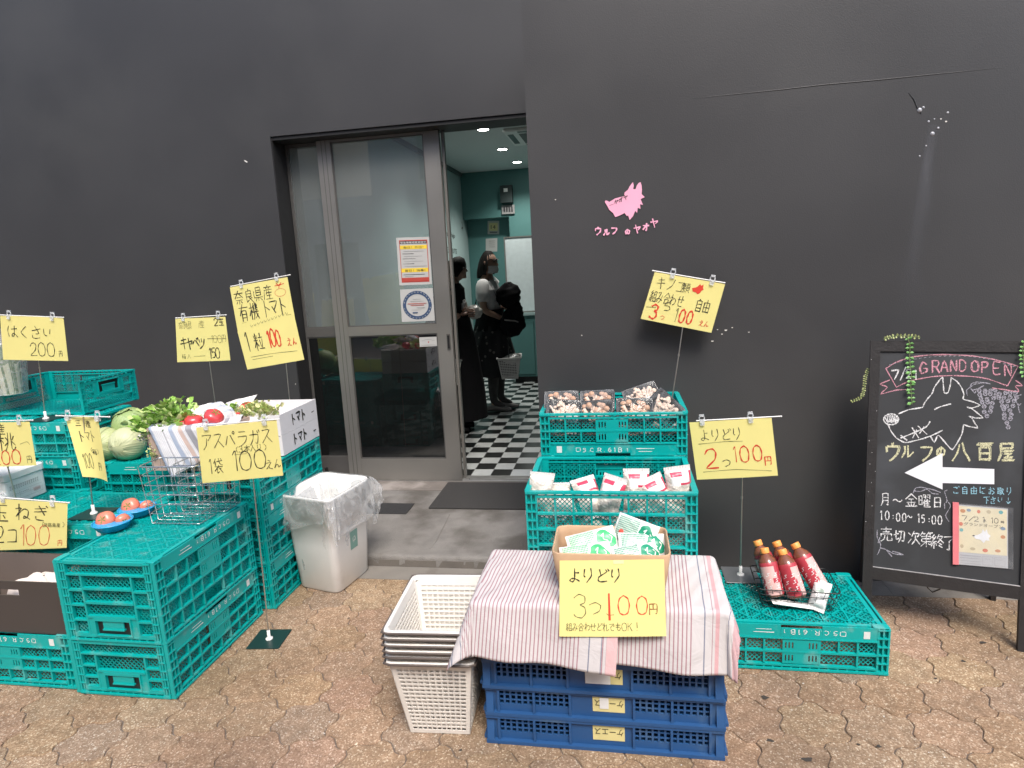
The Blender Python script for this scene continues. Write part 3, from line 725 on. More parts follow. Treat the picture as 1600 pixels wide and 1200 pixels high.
e = thing('switch_panel', 'dark switch box with a white label high on the teal back wall', 'switch box', W(794, 315, YB))
def wbox(mb, x0, y0, x1, y1, Y, th, m=0):
    a, b = W(x0, y1, Y), W(x1, y0, Y); mb.box(a.x, b.x, Y-th, Y, a.z, b.z, m)
mb = MB(); wbox(mb, 784, 290, 801, 318, YB, .10); mb.build('box', mat('dark_switch_box', (.02, .035, .035), rough=.5), e)
mb = MB(); wbox(mb, 787, 294, 793, 300, YB-.101, .004); mb.build('label', prn_white, e)
mb = MB(); wbox(mb, 785, 320, 804, 335, YB, .03); 
mb.build('switch_row', prn_grey, e)
mb = MB()
for k in range(4): wbox(mb, 787+k*4, 323, 789+k*4, 331, YB-.031, .006)
mb.build('switches', prn_black, e)
Y2 = IY1-.003
S = Surf(W(762, 345, Y2), W(780, 345, Y2), W(780, 366, Y2), W(762, 366, Y2)); mb = MB(); sheet(mb, S, 0); patch(mb, S, .12, .88, .25, .85, 1)
printed(mb, S, '14', .28, .40, .40, 2, width=.4, off=.003); stroke(mb, S, [(.2*S.w, .15*S.h), (.8*S.w, .15*S.h)], .012, 2, .003)
props(mb.build('wall_poster', [paperW, mat('pale_yellow_print', (.7, .62, .3), rough=.6), prn_black]), 'small poster with a yellow square on the teal back wall', 'poster')
S = Surf(W(759, 373, Y2), W(777, 372, Y2), W(777, 393, Y2), W(759, 393, Y2)); mb = MB(); sheet(mb, S, 0)
for y in (.8, .65, .5, .35): stroke(mb, S, [(.3*S.w, y*S.h), (.8*S.w, y*S.h)], .012, 1, .003)
props(mb.build('notice_paper', [paperW, prn_grey]), 'plain white notice below the yellow poster on the back wall', 'notice')
c = thing('counter', 'teal counter with a pale top edge at the back of the shop', 'counter', (-.6, 8.4, STEP_Z+.02))
mb = MB(); mb.box(-1.40, 1.5, 8.22, 8.8, STEP_Z+.10, .98); mb.box(-1.38, -1.1, 8.205, 8.22, .2, .9); mb.box(-1.05, -.7, 8.205, 8.22, .2, .9); mb.box(-.65, -.2, 8.205, 8.22, .2, .9); mb.build('cabinet', M['teal_dark'], c)
mb = MB(); mb.box(-1.42, 1.52, 8.18, 8.82, .98, 1.01); mb.build('counter_top', mat('pale_teal_top', (.30, .42, .42), rough=.4), c)
mb = MB(); mb.box(-1.38, 1.48, 8.26, 8.78, STEP_Z+.021, STEP_Z+.10); mb.build('plinth', M['black'], c)
d = thing('screen_panel', 'pale blue white screen board standing on the teal counter', 'screen', (-1.0, 8.3, 1.011))
mb = MB(); mb.box(-1.495+.06, -.2, 8.30, 8.33, 1.03, 1.985); mb.build('board', mat('pale_board', (.60, .68, .70), rough=.5), d)
mb = MB(); mb.box(-1.45, -1.435, 8.285, 8.345, 1.012, 2.0); mb.box(-.2, -.185, 8.285, 8.345, 1.012, 2.0); mb.box(-1.435, -.2, 8.29, 8.34, 1.986, 2.0); mb.box(-1.435, -.2, 8.29, 8.34, 1.012, 1.029); mb.build('frame', M['alu'], d)

# ------------------------------------------------------------------ the buildings across the street, all but the added brown one mirrored in the door glass
facM = mat('grey_facade', (.30, .30, .30), rough=.8, var=.1, vscale=2); winM = mat('dark_window', (.03, .035, .04), rough=.15)
b = thing('street_building', 'grey building across the street mirrored in the door glass', 'building', (6, -10, 0))
mb = MB(); mb.box(-7.0, 9.5, -16, -9.5, 0, 10.5); mb.build('wall', facM, b)
for k in range(4):
    for l_ in range(3):
        mb = MB(); mb.box(-5.5+k*3.3, -4.0+k*3.3, -9.5, -9.46, 1.0+l_*3.2, 2.7+l_*3.2); mb.build('window', winM, b)
b = thing('street_building', 'tall brown building across the street beyond the low pale one', 'building', (-20, -10, 0))  # out of view, added to block bright sky from the left wall reflections
mb = MB(); mb.box(-40, -9.32, -16, -9.4, 0, 11.5); mb.build('wall', mat('brown_facade', (.28, .26, .25), rough=.8, var=.1, vscale=2), b)
for k in range(5):
    mb = MB(); mb.box(-27+k*3.2, -25.4+k*3.2, -9.4, -9.36, 1, 2.6); mb.build('window', winM, b)
b = thing('street_building', 'low pale building across the street left of the taller grey one', 'building', (-10, -10, 0))
mb = MB(); mb.box(-9.3, -7.02, -15, -9.6, 0, 3.9); mb.build('wall', mat('pale_facade', (.38, .36, .33), rough=.8, var=.1, vscale=2), b)
mb = MB(); mb.box(-9, -7.6, -9.6, -9.55, 0, 2.6); mb.build('shutter', mat('dark_shutter', (.06, .06, .065), rough=.5), b)

# ------------------------------------------------------------------ folding crates of teal plastic mesh
M['teal'] = mat('teal_crate_plastic', (.0, .345, .325), rough=.36, var=.16, vscale=4, bump=.05, bscale=90, dirt=((.10, .38, .355), 13, .585))
M['print_white'] = mat('white_screen_print', (.75, .78, .76), rough=.6)
M['qr'] = mat('white_label_sticker', (.66, .70, .68), rough=.6)
CL, CWD = .63, .44          # crate length and width
CH = {'shallow': (.19, 2), 'low': (.232, 3), 'tall': (.335, 4)}
def lattice(put, u0, u1, v0, v1, sp, wd):
    """diagonal strips in both directions clipped to a rectangle; put(a, b, width)"""
    k = math.sqrt(2)*sp
    c = u0-v1 + (k - ((u0-v1) % k))
    while c < u1-v0:                      # u - v = c
        a = max(u0, v0+c); b = min(u1, v1+c)
        if b-a > .004: put((a, a-c), (b, b-c), wd)
        c += k
    c = u0+v0 + (k - ((u0+v0) % k))
    while c < u1+v1:                      # u + v = c
        a = max(u0, c-v1); b = min(u1, c-v0)
        if b-a > .004: put((a, c-a), (b, c-b), wd)
        c += k
handles = []
def side_panel(mb, T, hw, h, rows, long, plate=True):
    """T maps (u, v, d): u along the side, v up, d inwards from the outer face"""
    def bx(u0, u1, v0, v1, d0, d1, m=0):
        ps = [T(u, v, d) for d in (d0, d1) for u, v in ((u0, v0), (u1, v0), (u1, v1), (u0, v1))]
        mb.add(ps, [(0, 1, 2, 3), (7, 6, 5, 4), (4, 5, 1, 0), (5, 6, 2, 1), (6, 7, 3, 2), (7, 4, 0, 3)], m)
    def lat(u0, u1, v0, v1, sp=.0125, wd=.0028, d=.0135):
        def put(a, b, w_):
            dx, dy = b[0]-a[0], b[1]-a[1]; L = math.hypot(dx, dy); nx, ny = -dy/L*w_/2, dx/L*w_/2
            ps = [T(x, y, dd) for dd in (d, d+.002) for x, y in ((a[0]-nx, a[1]-ny), (b[0]-nx, b[1]-ny), (b[0]+nx, b[1]+ny), (a[0]+nx, a[1]+ny))]
            mb.add(ps, [(0, 1, 2, 3), (7, 6, 5, 4), (4, 5, 1, 0), (6, 7, 3, 2)], 0)
        lattice(put, u0, u1, v0, v1, sp, wd)
    pw = .044 if long else .030
    vb, vt = .058, h-.024
    for s in (-1, 1):                          # corner posts
        e = s*hw; i = s*(hw-pw)
        for a, b in ((e, e-s*.007), (i, i+s*.007), (e-s*pw*.45, e-s*(pw*.45+.006))): bx(min(a, b), max(a, b), .0, h-.008, .0, .014)
        n = max(4, round(h/.036))
        for k in range(n+1):
            z = .004+(h-.016)*k/n; bx(min(e, i)+.0005, max(e, i)-.0005, z, z+.005, -.002, .0135)
        bx(min(e, i)+.001, max(e, i)-.001, .002, h-.010, .0138, .0158)
    u0, u1 = -hw+pw, hw-pw
    # base band with a finger notch
    if long:
        bx(u0, -.075, 0, .052, .001, .006); bx(.075, u1, 0, .052, .001, .006); bx(-.0745, .0745, .013, .0515, .001, .006)
        bx(u0, u1, .0522, .058, -.002, .014)
    else:
        bx(u0, u1, 0, .012, .0, .010); bx(u0, u1, .052, .058, -.002, .014)
        lat(u0, u1, .012, .052)
    # top rim
    bx(-hw, hw, h-.008, h, -.004, .017); bx(u0, u1, h-.024, h-.016, -.001, .014)
    nd = 16 if long else 10
    for k in range(nd+1):
        u = u0+(u1-u0)*k/nd; bx(u-.004, u+.004, h-.0165, h-.0075, .001, .012)
    pitch = (vt-vb)/rows
    if long:
        cols = 8; cw = (u1-u0)/cols
        for r_ in range(1, rows):
            v = vb+pitch*r_; bx(u0, u1, v-.004, v+.004, -.001, .0132)
        for r_ in range(rows):
            va, vc = vb+pitch*r_+.004, vb+pitch*(r_+1)-.004
            handle = (not plate or rows == 4) and r_ == rows-1
            for c_ in range(cols):
                ua, uc = u0+cw*c_, u0+cw*(c_+1)
                if plate and r_ < 2 and c_ in (3, 4): continue
                skip = (r_ == (1 if rows == 2 else 0) and c_ == 1) or (handle and c_ == 3)
                if c_ < cols-1 and not skip and not (plate and r_ < 2 and c_ == 3): bx(uc-.0035, uc+.0035, va, vc, 0, .0132)
                if handle and c_ in (3, 4): continue
                lat(ua+.002, uc-.002, va, vc)
            if plate and r_ < 2:
                ua, uc = u0+cw*3, u0+cw*5
                xs = [ua+.012+k*.0125 for k in range(3)] + [uc-.012-k*.0125-.0 for k in (2, 1, 0)]
                bx(ua, uc, va, va+pitch*.18, .0005, .004); bx(ua, uc, vc-pitch*.18, vc, .0005, .004)
                p = ua
                for x in xs: bx(p, x-.0028, va+pitch*.18, vc-pitch*.18, .0005, .004); p = x+.0028
                bx(p, uc, va+pitch*.18, vc-pitch*.18, .0005, .004)
    else:
        c1 = u0+.062; c2 = u1-.062
        hz0, hz1 = (h-.088, h-.026)
        for u in (c1, c2): bx(u-.004, u+.004, vb, vt, 0, .0132)
        for r_ in range(1, rows+1):
            v = vb+pitch*r_-(.004 if r_ == rows else 0); bx(u0, c1-.004, v-.004, v+.004, 0, .0131); bx(c2+.004, u1, v-.004, v+.004, 0, .0131)
        for a, b in ((u0, c1), (c2, u1)):
            for r_ in range(rows): lat(a+.002, b-.004, vb+pitch*r_+.004, vb+pitch*(r_+1)-.004)
        low = hz0-.012
        nb = max(1, round((low-vb)/.07))
        for k in range(nb):
            va, vc = vb+(low-vb)*k/nb, vb+(low-vb)*(k+1)/nb
            lat(c1+.004, c2-.004, va+.002, vc-.005, .014)
            bx(c1+.004, c2-.004, vc-.009, vc, -.003, .0131)
        # handle opening with its tongue
        bx(c1+.004, -.082, low, vt, .001, .006); bx(.082, c2-.004, low, vt, .001, .006)
        for a, b in ((-.082, -.076), (.076, .082)): bx(a, b, low, vt, -.004, .014)
        bx(-.076, .076, low, hz0, -.004, .013); bx(-.076, .076, vt-.004, vt, -.004, .0135)
        handles.append((T, hz0, vt))
        bx(-.046, .046, hz0, hz0+.034, .001, .005); bx(-.048, .048, hz0+.034, hz0+.040, -.003, .008)
CRATE = {}
def crate_meshes(kind, flip, plate):
    key = (kind, flip, plate)
    if key in CRATE: return CRATE[key]
    h, rows = CH[kind]
    def fl(p):
        x, y, z = p
        return (x, -y, h-z) if flip else (x, y, z)
    out = {}
    def mk(name, fn, m):
        mb = MB(); fn(mb); mb.v = [Vector(fl(p)) for p in mb.v]
        out[name] = (mb, m)
    def base(mb):
        a, b = CL/2, CWD/2
        for x0, x1, y0, y1 in ((-a+.017, a-.017, -b+.017, -b+.034), (-a+.017, a-.017, b-.034, b-.017), (-a+.017, -a+.034, -b+.034, b-.034), (a-.034, a-.017, -b+.034, b-.034)): mb.box(x0, x1, y0, y1, .001, .009)
        def thick(p, q, w_):
            mb.bar((p[0], p[1], .0045), (q[0], q[1], .0045), w_, .009)
        lattice(thick, -a+.034, a-.034, -b+.034, b-.034, .062, .007)
        def thin(p, q, w_): mb.bar((p[0], p[1], .006), (q[0], q[1], .006), w_, .0036)
        lattice(thin, -a+.034, a-.034, -b+.034, b-.034, .0155, .0042)
        for k in range(1, 6): x = -a+.034+(CL-.068)*k/6; mb.box(x-.003, x+.003, -b+.034, b-.034, .0012, .0094)
        for s in (-1, 1):
            for t in (-1, 1): mb.slab([(s*a*1-s*.0, t*b), (s*(a-.06), t*b), (s*(a-.06), t*(b-.03)), (s*a, t*(b-.03))][:: s*t], -.004, .0008, .008)
    mk('base', base, [M['teal']])
    Ts = [lambda u, v, d: (u, -CWD/2+d, v), lambda u, v, d: (-u, CWD/2-d, v)]
    for i, T in enumerate(Ts):
        mk('long_side_%d' % i, lambda mb, T=T: side_panel(mb, T, CL/2, h, rows, True, plate), [M['teal']])
        def let(mb, T=T):
            class TS:
                w = CL; h = .058
                def __call__(s, u, v, off=0): return T(u*CL-CL/2, v*.058, .001-off)
            S = TS(); ink_n[0] = 0
            write(mb, S, '□', .245, .30, .34, .0024, 0, asp=1.1)
            for q, ch in enumerate('SCR'): write(mb, S, ch+'.', .290+.052*q, .30, .31, .0026, 0, asp=1.1, adv=1.0)
            for q, ch in enumerate('61B'): write(mb, S, ch, .462+.036*q, .30, .32, .0030, 0, asp=1.1)
            write(mb, S, '1', .588, .30, .28, .0018, 0)
            for k, (a, b) in enumerate(((.66, .78), (.675, .765))): stroke(mb, S, [(a*CL, (.55-.22*k)*.058), (b*CL, (.55-.22*k)*.058)], .0038, 0)
        mk('lettering_%d' % i, let, [M['print_white']])
        def qr(mb, T=T):
            for (a, b) in ((.112, .148),):
                ps = [T(u*CL-CL/2, v, .0002) for u, v in ((a, .014), (b, .014), (b, .044), (a, .044))]; mb.add(ps, [(0, 1, 2, 3)])
        mk('sticker_%d' % i, qr, [M['qr']])
    Tz = [lambda u, v, d: (CL/2-d, u, v), lambda u, v, d: (-CL/2+d, -u, v)]
    for i, T in enumerate(Tz):
        mk('short_side_%d' % i, lambda mb, T=T: side_panel(mb, T, CWD/2-.018, h, rows, False), [M['teal']])
        def hd(mb, T=T):  # black plate closing the hand opening from behind
            _, z0, z1 = handles[-1]
            ps = [T(u, v, d) for d in (.008, .013) for u, v in ((-.0755, z0+.0005), (.0755, z0+.0005), (.0755, z1-.0045), (-.0755, z1-.0045))]
            mb.add(ps, [(0, 1, 2, 3), (7, 6, 5, 4), (4, 5, 1, 0), (5, 6, 2, 1), (6, 7, 3, 2), (7, 4, 0, 3)], 0)
        mk('handle_%d' % (i+5), hd, [M['black']])
    CRATE[key] = out
    return out
BUILT = {}
def crate(label, x0, y0, z, kind, flip=False, plate=True, rz=0., tilt=0., skip=(), group='teal folding crates'):
    """x0, y0: the centre of the crate's footprint"""
    key = (kind, flip, plate, skip)
    if key in BUILT:
        return dup(BUILT[key], label, (x0, y0, z), (tilt, 0, rz), group)
    t = thing('folding_crate', label, 'crate', (x0, y0, z), rz, group); t.rotation_euler = (tilt, 0, rz)
    ms = crate_meshes(kind, flip, plate); side = {}
    for nm, (mb, m) in ms.items():
        if nm in skip or (nm[:-2] in ('lettering', 'sticker') and ('long_side' + nm[-2:]) in skip): continue
        base = nm.rsplit('_', 1)[0] if nm[-1].isdigit() else nm
        par = side.get(nm[-1]) if base in ('lettering', 'sticker') else t
        ORG[par.name] = Vector((0, 0, 0))
        o = mb.build(base, m, par, local=True)
        if base == 'long_side': side[nm[-1]] = o
    BUILT[key] = t
    return t
H = {k: v[0]+.004 for k, v in CH.items()}
Q = R(90)
# front-left pair with the long side running to the wall
AX, AY = -1.965, 1.955+CL/2
crate('upside-down teal crate on the pavement, under the crate with the blue bowls', AX, AY, .004, 'low', True, True, Q)
crate('large upside-down teal crate carrying the blue bowls and wire baskets', AX, AY, .004+H['low'], 'tall', True, True, Q)
A_TOP = .004+H['low']+CH['tall'][0]
# stack under the tomato cartons
BXc, BYc = -1.700-CWD/2, 2.625+CL/2
crate('bottom teal crate of the stack under the tomato cartons beside the bin', BXc, BYc, .004, 'low', True, True, Q)
crate('middle teal crate of the stack under the tomato cartons', BXc, BYc, .004+H['low'], 'low', True, True, Q)
crate('top teal crate directly under the two tomato cartons', BXc, BYc, .004+2*H['low'], 'low', False, True, Q)
B_TOP = .004+3*H['low']
# stack under the cabbages
CXc, CYc = -2.165-CL/2, 2.885+CWD/2
crate('teal crate on the ground below the cabbage stack', CXc, CYc, .004, 'low', False)
crate('teal crate second from the ground under the cabbages', CXc, CYc, .004+H['low'], 'low', False)
crate('upside-down teal crate directly under the cabbages', CXc, CYc, .004+2*H['low'], 'shallow', True)
C_TOP = .004+2*H['low']+H['shallow']-.004
# tall stack at the far left
EX, EY = -2.915-CL/2, 2.86+CWD/2
crate('bottom teal crate of the tall stack at the far left', EX, EY, .004, 'low', True)
crate('teal crate second from the bottom of the tall far left stack', EX, EY, .004+H['low'], 'low', True)
crate('teal crate third from the bottom of the tall far left stack', EX, EY, .004+2*H['low'], 'low', True)
crate('upside-down shallow teal crate below the open one at the far left', EX, EY, .004+3*H['low'], 'shallow', True)
E_TOP = .004+3*H['low']+CH['shallow'][0]
crate('open empty teal crate with its near side folded away, black handle hole facing right', EX-.085, EY+.17, E_TOP+.006, 'shallow', False, True, 0, 0, ('long_side_0',))
# crates below the onions
DX, DY = -2.205-CL/2, 1.975+CWD/2
crate('upside-down teal crate on the pavement carrying the dark brown box', DX, DY, .004, 'low', True)
D_TOP = .004+CH['low'][0]
crate('teal crate on the ground hidden behind the brown box crate', DX, DY+.445, .004, 'low', True)
crate('upside-down teal crate behind the brown box, its ribbed bottom up', DX+.010, 2.275+CWD/2, .004+H['low'], 'tall', True)
F_TOP = .004+H['low']+CH['tall'][0]
# right-hand mushrooms
MXc = -.045
crate('teal crate on the ground under the deep mushroom crate', MXc+.005, 2.235+CWD/2, .004, 'low', True)
crate('teal crate second from the ground under the deep mushroom crate', MXc+.005, 2.235+CWD/2, .004+H['low'], 'shallow', True)
MD = .004+H['low']+H['shallow']-.018
crate('deep open teal crate filled with bagged mushrooms', MXc, 2.235+CWD/2, MD+.018, 'tall', False, False)
crate('teal crate on the ground at the foot of the wall behind the mushrooms', MXc+.01, 2.677+CWD/2, .004, 'tall', True)
crate('teal crate against the wall below the black mushroom trays', MXc+.01, 2.677+CWD/2, .004+H['tall'], 'low', True)
crate('shallow teal crate just below the crate of black trays', MXc+.01, 2.677+CWD/2, .004+H['tall']+H['low'], 'shallow', True)
MT = .004+H['tall']+H['low']+H['shallow']
crate('shallow open teal crate full of black mushroom trays', MXc+.01, 2.677+CWD/2, MT, 'shallow', False, True)
# right low crate
KX, KY = .985-CL/2, 2.35+CWD/2
crate('single upside-down teal crate on the pavement carrying the drink bottles', KX, KY, .004, 'shallow', True)
K_TOP = .004+CH['shallow'][0]

# ------------------------------------------------------------------ price signs
def clip_part(mb, p, S, m=0):
    u = (S.c[1]-S.c[0]).normalized(); n = S.n; v = n.cross(u)
    if v.z < 0: v = -v
    for o in (.006, -.006):
        q = p+n*o
        mb.add([q-u*.009-v*.020, q+u*.009-v*.020, q+u*.011+v*.004, q-u*.011+v*.004, q-u*.009-v*.020+n*.003, q+u*.009-v*.020+n*.003, q+u*.011+v*.004+n*.003, q-u*.011+v*.004+n*.003],
               [(0, 1, 2, 3), (4, 5, 6, 7), (0, 1, 5, 4), (1, 2, 6, 5), (2, 3, 7, 6), (3, 0, 4, 7)], m)
    mb.tube([p+v*.010+u*.011*math.cos(t)+v*.011*math.sin(t) for t in [2*math.pi*k/12 for k in range(12)]], .003, 6, m, closed=True)
    mb.bar(p-u*.010+v*.022, p+u*.010+v*.022, .010, .006, n, m)
def sign_stand(label, sheets, base, rodL, rodR, hold, writer, clips=(.25, .8), base_rz=0., base_sz=.15, bulge=.004, curl=0., basemat=None):
    """sheets: list of four-corner world quads (TL TR BR BL); base: point the foot plate stands on"""
    t = thing('price_sign', label, 'price sign', base)
    SS = [Surf(*q, bulge=bulge, curl=curl) for q in sheets]
    for i, S in enumerate(SS):
        mb = MB(); sheet(mb, S, 0, 10, 8); pp = mb.build('paper', M['yellow'], t)
        for key, fn in writer(i).items():
            mb = MB(); fn(mb, S)
            if mb.v: mb.build('lettering', M[key], pp)
    S0 = SS[0]
    mb = MB(); mb.tube([rodL, rodR], .0028, 8); mb.build('crossbar', M['white_plastic'], t)
    mb = MB()
    for e in (rodL, rodR): mb.lathe([(0, -.004), (.0042, -.002), (.0042, .002), (0, .004)], 8, org=e)
    mb.build('bar_end', M['white_plastic'], t)
    for c in clips:
        p = Vector(rodL).lerp(Vector(rodR), c); mb = MB(); clip_part(mb, p, S0); mb.build('clip', M['clear'], t)
    b = Vector(base); h = Vector(hold) - S0.n*.006
    mb = MB(); mb.tube([b+Vector((0, 0, .03)), b.lerp(h, .5), h], [.0032, .0026, .0022], 8); mb.tube([b.lerp(h, .5), b.lerp(h, .515)], .0042, 8); mb.build('pole', mat_pole, t)
    mb = MB(); mb.lathe([(.011, .003), (.011, .012), (.007, .016), (.007, .045), (.0, .046)], 12, org=b); mb.lathe([(.016, .003), (.016, .008), (.011, .010)], 14, org=b); mb.build('socket', M['white_plastic'], t)
    mb = MB(); mb.X = Matrix.Translation(b) @ Matrix.Rotation(base_rz, 4, 'Z'); s = base_sz/2
    mb.slab([(-s, -s), (s, -s), (s, s), (-s, s)], .0005, .0035, .004); mb.build('foot_plate', basemat or foot_dark, t)
    return t
mat_pole = mat('brushed_steel_pole', (.52, .50, .46), rough=.3, metal=.85, var=.05)
foot_dark = mat('dark_green_foot_plate', (.012, .035, .032), rough=.35)
foot_grey = mat('grey_steel_foot_plate', (.16, .17, .18), rough=.3, metal=.4)
def quad(pts, Y):
    """corner photo pixels + depth of the sheet's middle (a number, or one per corner)"""
    Ys = Y if isinstance(Y, (list, tuple)) else [Y]*4
    return [W(p[0], p[1], y) for p, y in zip(pts, Ys)]
K_, R_, O_, F_ = 'ink_black', 'ink_red', 'ink_olive', 'ink_faint'

# hakusai, far left
Y = G(72, 655, E_TOP).y-.03
sign_stand('yellow paper price sign reading はくさい 200円 at the far left', [quad([(0, 493), (99, 496), (106.5, 564), (5, 562)], Y)], G(72, 655, E_TOP), W(-4, 492, Y), W(99, 496, Y), W(50, 494, Y),
    lambda i: {K_: lambda mb, S: (write(mb, S, 'はくさい', .09, .50, .28, .0045, adv=1.06, asp=1.05), write(mb, S, '200', .42, .10, .31, .0045, adv=.86, asp=.82), write(mb, S, '円', .87, .10, .14, .0025, asp=.9))}, clips=(.18, .84))
# cabbage
Y = 3.40
sign_stand('small yellow price sign reading キャベツ 150円 above the salad greens', [quad([(274, 498), (352, 495), (360, 563), (277, 566)], Y)], G(345, 700, .004) if False else Vector((W(331, 620, Y).x+.02, Y, .001)), W(275, 497, Y), W(353, 492, Y), W(316, 494, Y),
    lambda i: {K_: lambda mb, S: (write(mb, S, 'キャベツ', .08, .30, .27, .0075, adv=.80, asp=.70), write(mb, S, '2玉', .75, .80, .17, .006, asp=.8), write(mb, S, '150', .60, .06, .24, .006, adv=.8, asp=.55)),
               O_: lambda mb, S: (write(mb, S, '奈良県', .06, .76, .17, .002, asp=.8, adv=.8), write(mb, S, '100円', .66, .42, .17, .002, asp=.8, adv=.8), write(mb, S, '産', .46, .78, .17, .002), stroke(mb, S, [(.62*S.w, .52*S.h), (.97*S.w, .50*S.h)], .003), write(mb, S, '箱', .1, .08, .10, .002), write(mb, S, '入', .2, .08, .1, .002), stroke(mb, S, [(.33*S.w, .12*S.h), (.55*S.w, .13*S.h)], .002))}, clips=(.15, .85))
# organic tomato, two sheets
Y = 3.36
def tom(i):
    if i == 0: return {K_: lambda mb, S: (write(mb, S, '奈良県産', .05, .60, .30, .0045, asp=.80, adv=1.0), write(mb, S, '有機', .09, .20, .38, .006, asp=.62, adv=1.02), write(mb, S, 'トマト', .48, .22, .36, .006, asp=.62, adv=.9)),
                       O_: lambda mb, S: [stroke(mb, S, [((.24+.062*k)*S.w, (.10+.015*k)*S.h), ((.255+.062*k)*S.w, (.05+.015*k)*S.h), ((.28+.062*k)*S.w, (.09+.015*k)*S.h)], .002) for k in range(11)],
                       R_: lambda mb, S: (stroke(mb, S, [(.80*S.w, .90*S.h), (.84*S.w, .86*S.h), (.88*S.w, .91*S.h)], .007), stroke(mb, S, [(.77*S.w, .86*S.h), (.84*S.w, .86*S.h), (.92*S.w, .88*S.h)], .006), stroke(mb, S, [(.84*S.w, .86*S.h), (.83*S.w, .80*S.h)], .006), stroke(mb, S, [(.75*S.w+.09*S.w*(1+math.cos(t)), .70*S.h+.085*S.h*math.sin(t)) for t in [2*math.pi*k/16 for k in range(17)]], .0022)),
                       F_: lambda mb, S: stroke(mb, S, [(.1*S.w, .17*S.h), (.95*S.w, .19*S.h)], .003)}
    return {K_: lambda mb, S: (write(mb, S, '1', .07, .44, .50, .006, asp=.45), write(mb, S, '粒', .24, .44, .42, .006, asp=.62)), R_: lambda mb, S: (write(mb, S, '100', .46, .46, .44, .009, asp=.38, adv=.92), write(mb, S, 'えん', .78, .42, .2, .005, asp=.7)),
            O_: lambda mb, S: (stroke(mb, S, [(.12*S.w, .30*S.h), (.5*S.w, .30*S.h), (.92*S.w, .26*S.h)], .0025), stroke(mb, S, [(.14*S.w, .23*S.h), (.5*S.w, .235*S.h)], .002))}
sign_stand('tall yellow sign of two sheets reading 有機トマト 1粒100えん', [quad([(359, 449), (449, 433), (462, 503.5), (371.5, 518)], Y), quad([(371, 518), (462, 503), (475.5, 562), (386.5, 577.5)], Y-.004)], Vector((W(441, 620, Y).x+.025, Y+.0, .001)), W(361, 447.5, Y), W(453, 429.5, Y), W(433, 434, Y), tom, clips=(.18, .78))
# peach
Y = 2.475
sign_stand('yellow sign cut off by the left picture edge reading 桃 200円', [quad([(-70, 661), (46, 659), (57, 727), (-64, 731)], Y)], Vector((W(-8, 661, Y).x, Y+.03, .004+H['tall']+CH['shallow'][0]+.001)), W(-74, 659, Y), W(51, 656.5, Y), W(-8, 658, Y),
    lambda i: {K_: lambda mb, S: (write(mb, S, '産', .56, .74, .24, .004), write(mb, S, '桃', .54, .36, .40, .005, asp=1.15)), O_: lambda mb, S: (write(mb, S, '円', .88, .05, .17, .003), stroke(mb, S, [(.84*S.w, .5*S.h), (.93*S.w, .55*S.h), (.96*S.w, .48*S.h)], .002)), R_: lambda mb, S: write(mb, S, '200', .42, .04, .33, .006, asp=.9, adv=.9)}, clips=(.3, .84))
# narrow curled tomato sign
Y = G(147, 803, F_TOP).y-.035
sign_stand('narrow curled yellow sign reading トマト 100円 above the blue bowls', [quad([(102, 652), (153, 653), (168, 753), (129, 745)], [Y, Y, Y-.03, Y-.02])], G(147, 803, F_TOP), W(88, 649.5, Y), W(171, 651.5, Y), W(128, 650.5, Y),
    lambda i: {K_: lambda mb, S: (write(mb, S, '三', .20, .86, .09, .003, asp=.9), write(mb, S, '産', .50, .84, .10, .003, asp=.9), write(mb, S, 'トマト', .20, .60, .17, .0035, asp=.55, adv=1.0), write(mb, S, '(', .42, .42, .08, .002), write(mb, S, '箱', .52, .40, .08, .003), write(mb, S, ')', .66, .41, .08, .002)),
               O_: lambda mb, S: (write(mb, S, '100', .12, .15, .24, .003, asp=.28, adv=1.0), write(mb, S, '円', .60, .14, .13, .003, asp=.8))}, clips=(.22, .78), bulge=-.020)
# onion
Y = 2.25
sign_stand('yellow sign reading 玉ねぎ 2コ100円 above the dark brown box', [quad([(-62, 775), (105.5, 786), (104, 856), (-60, 861)], Y)], Vector((W(18, 780, Y).x, Y+.035, D_TOP+.001)), W(-66, 772, Y), W(108, 785.5, Y), W(20, 779, Y),
    lambda i: {K_: lambda mb, S: (write(mb, S, '玉', .30, .56, .36, .0055, asp=1.1), write(mb, S, 'ねぎ', .53, .60, .32, .0055, asp=1.05), write(mb, S, '2コ', .32, .14, .32, .0055, asp=.8, adv=1.1)),
               O_: lambda mb, S: (write(mb, S, '(', .76, .47, .11, .002), printed(mb, S, '淡路島産', .79, .475, .095, 0, width=.15), write(mb, S, ')', .945, .47, .11, .002)), R_: lambda mb, S: (write(mb, S, '100', .54, .08, .42, .004, asp=.72, adv=.86), write(mb, S, '円', .91, .05, .13, .003))}, clips=(.42, .86))
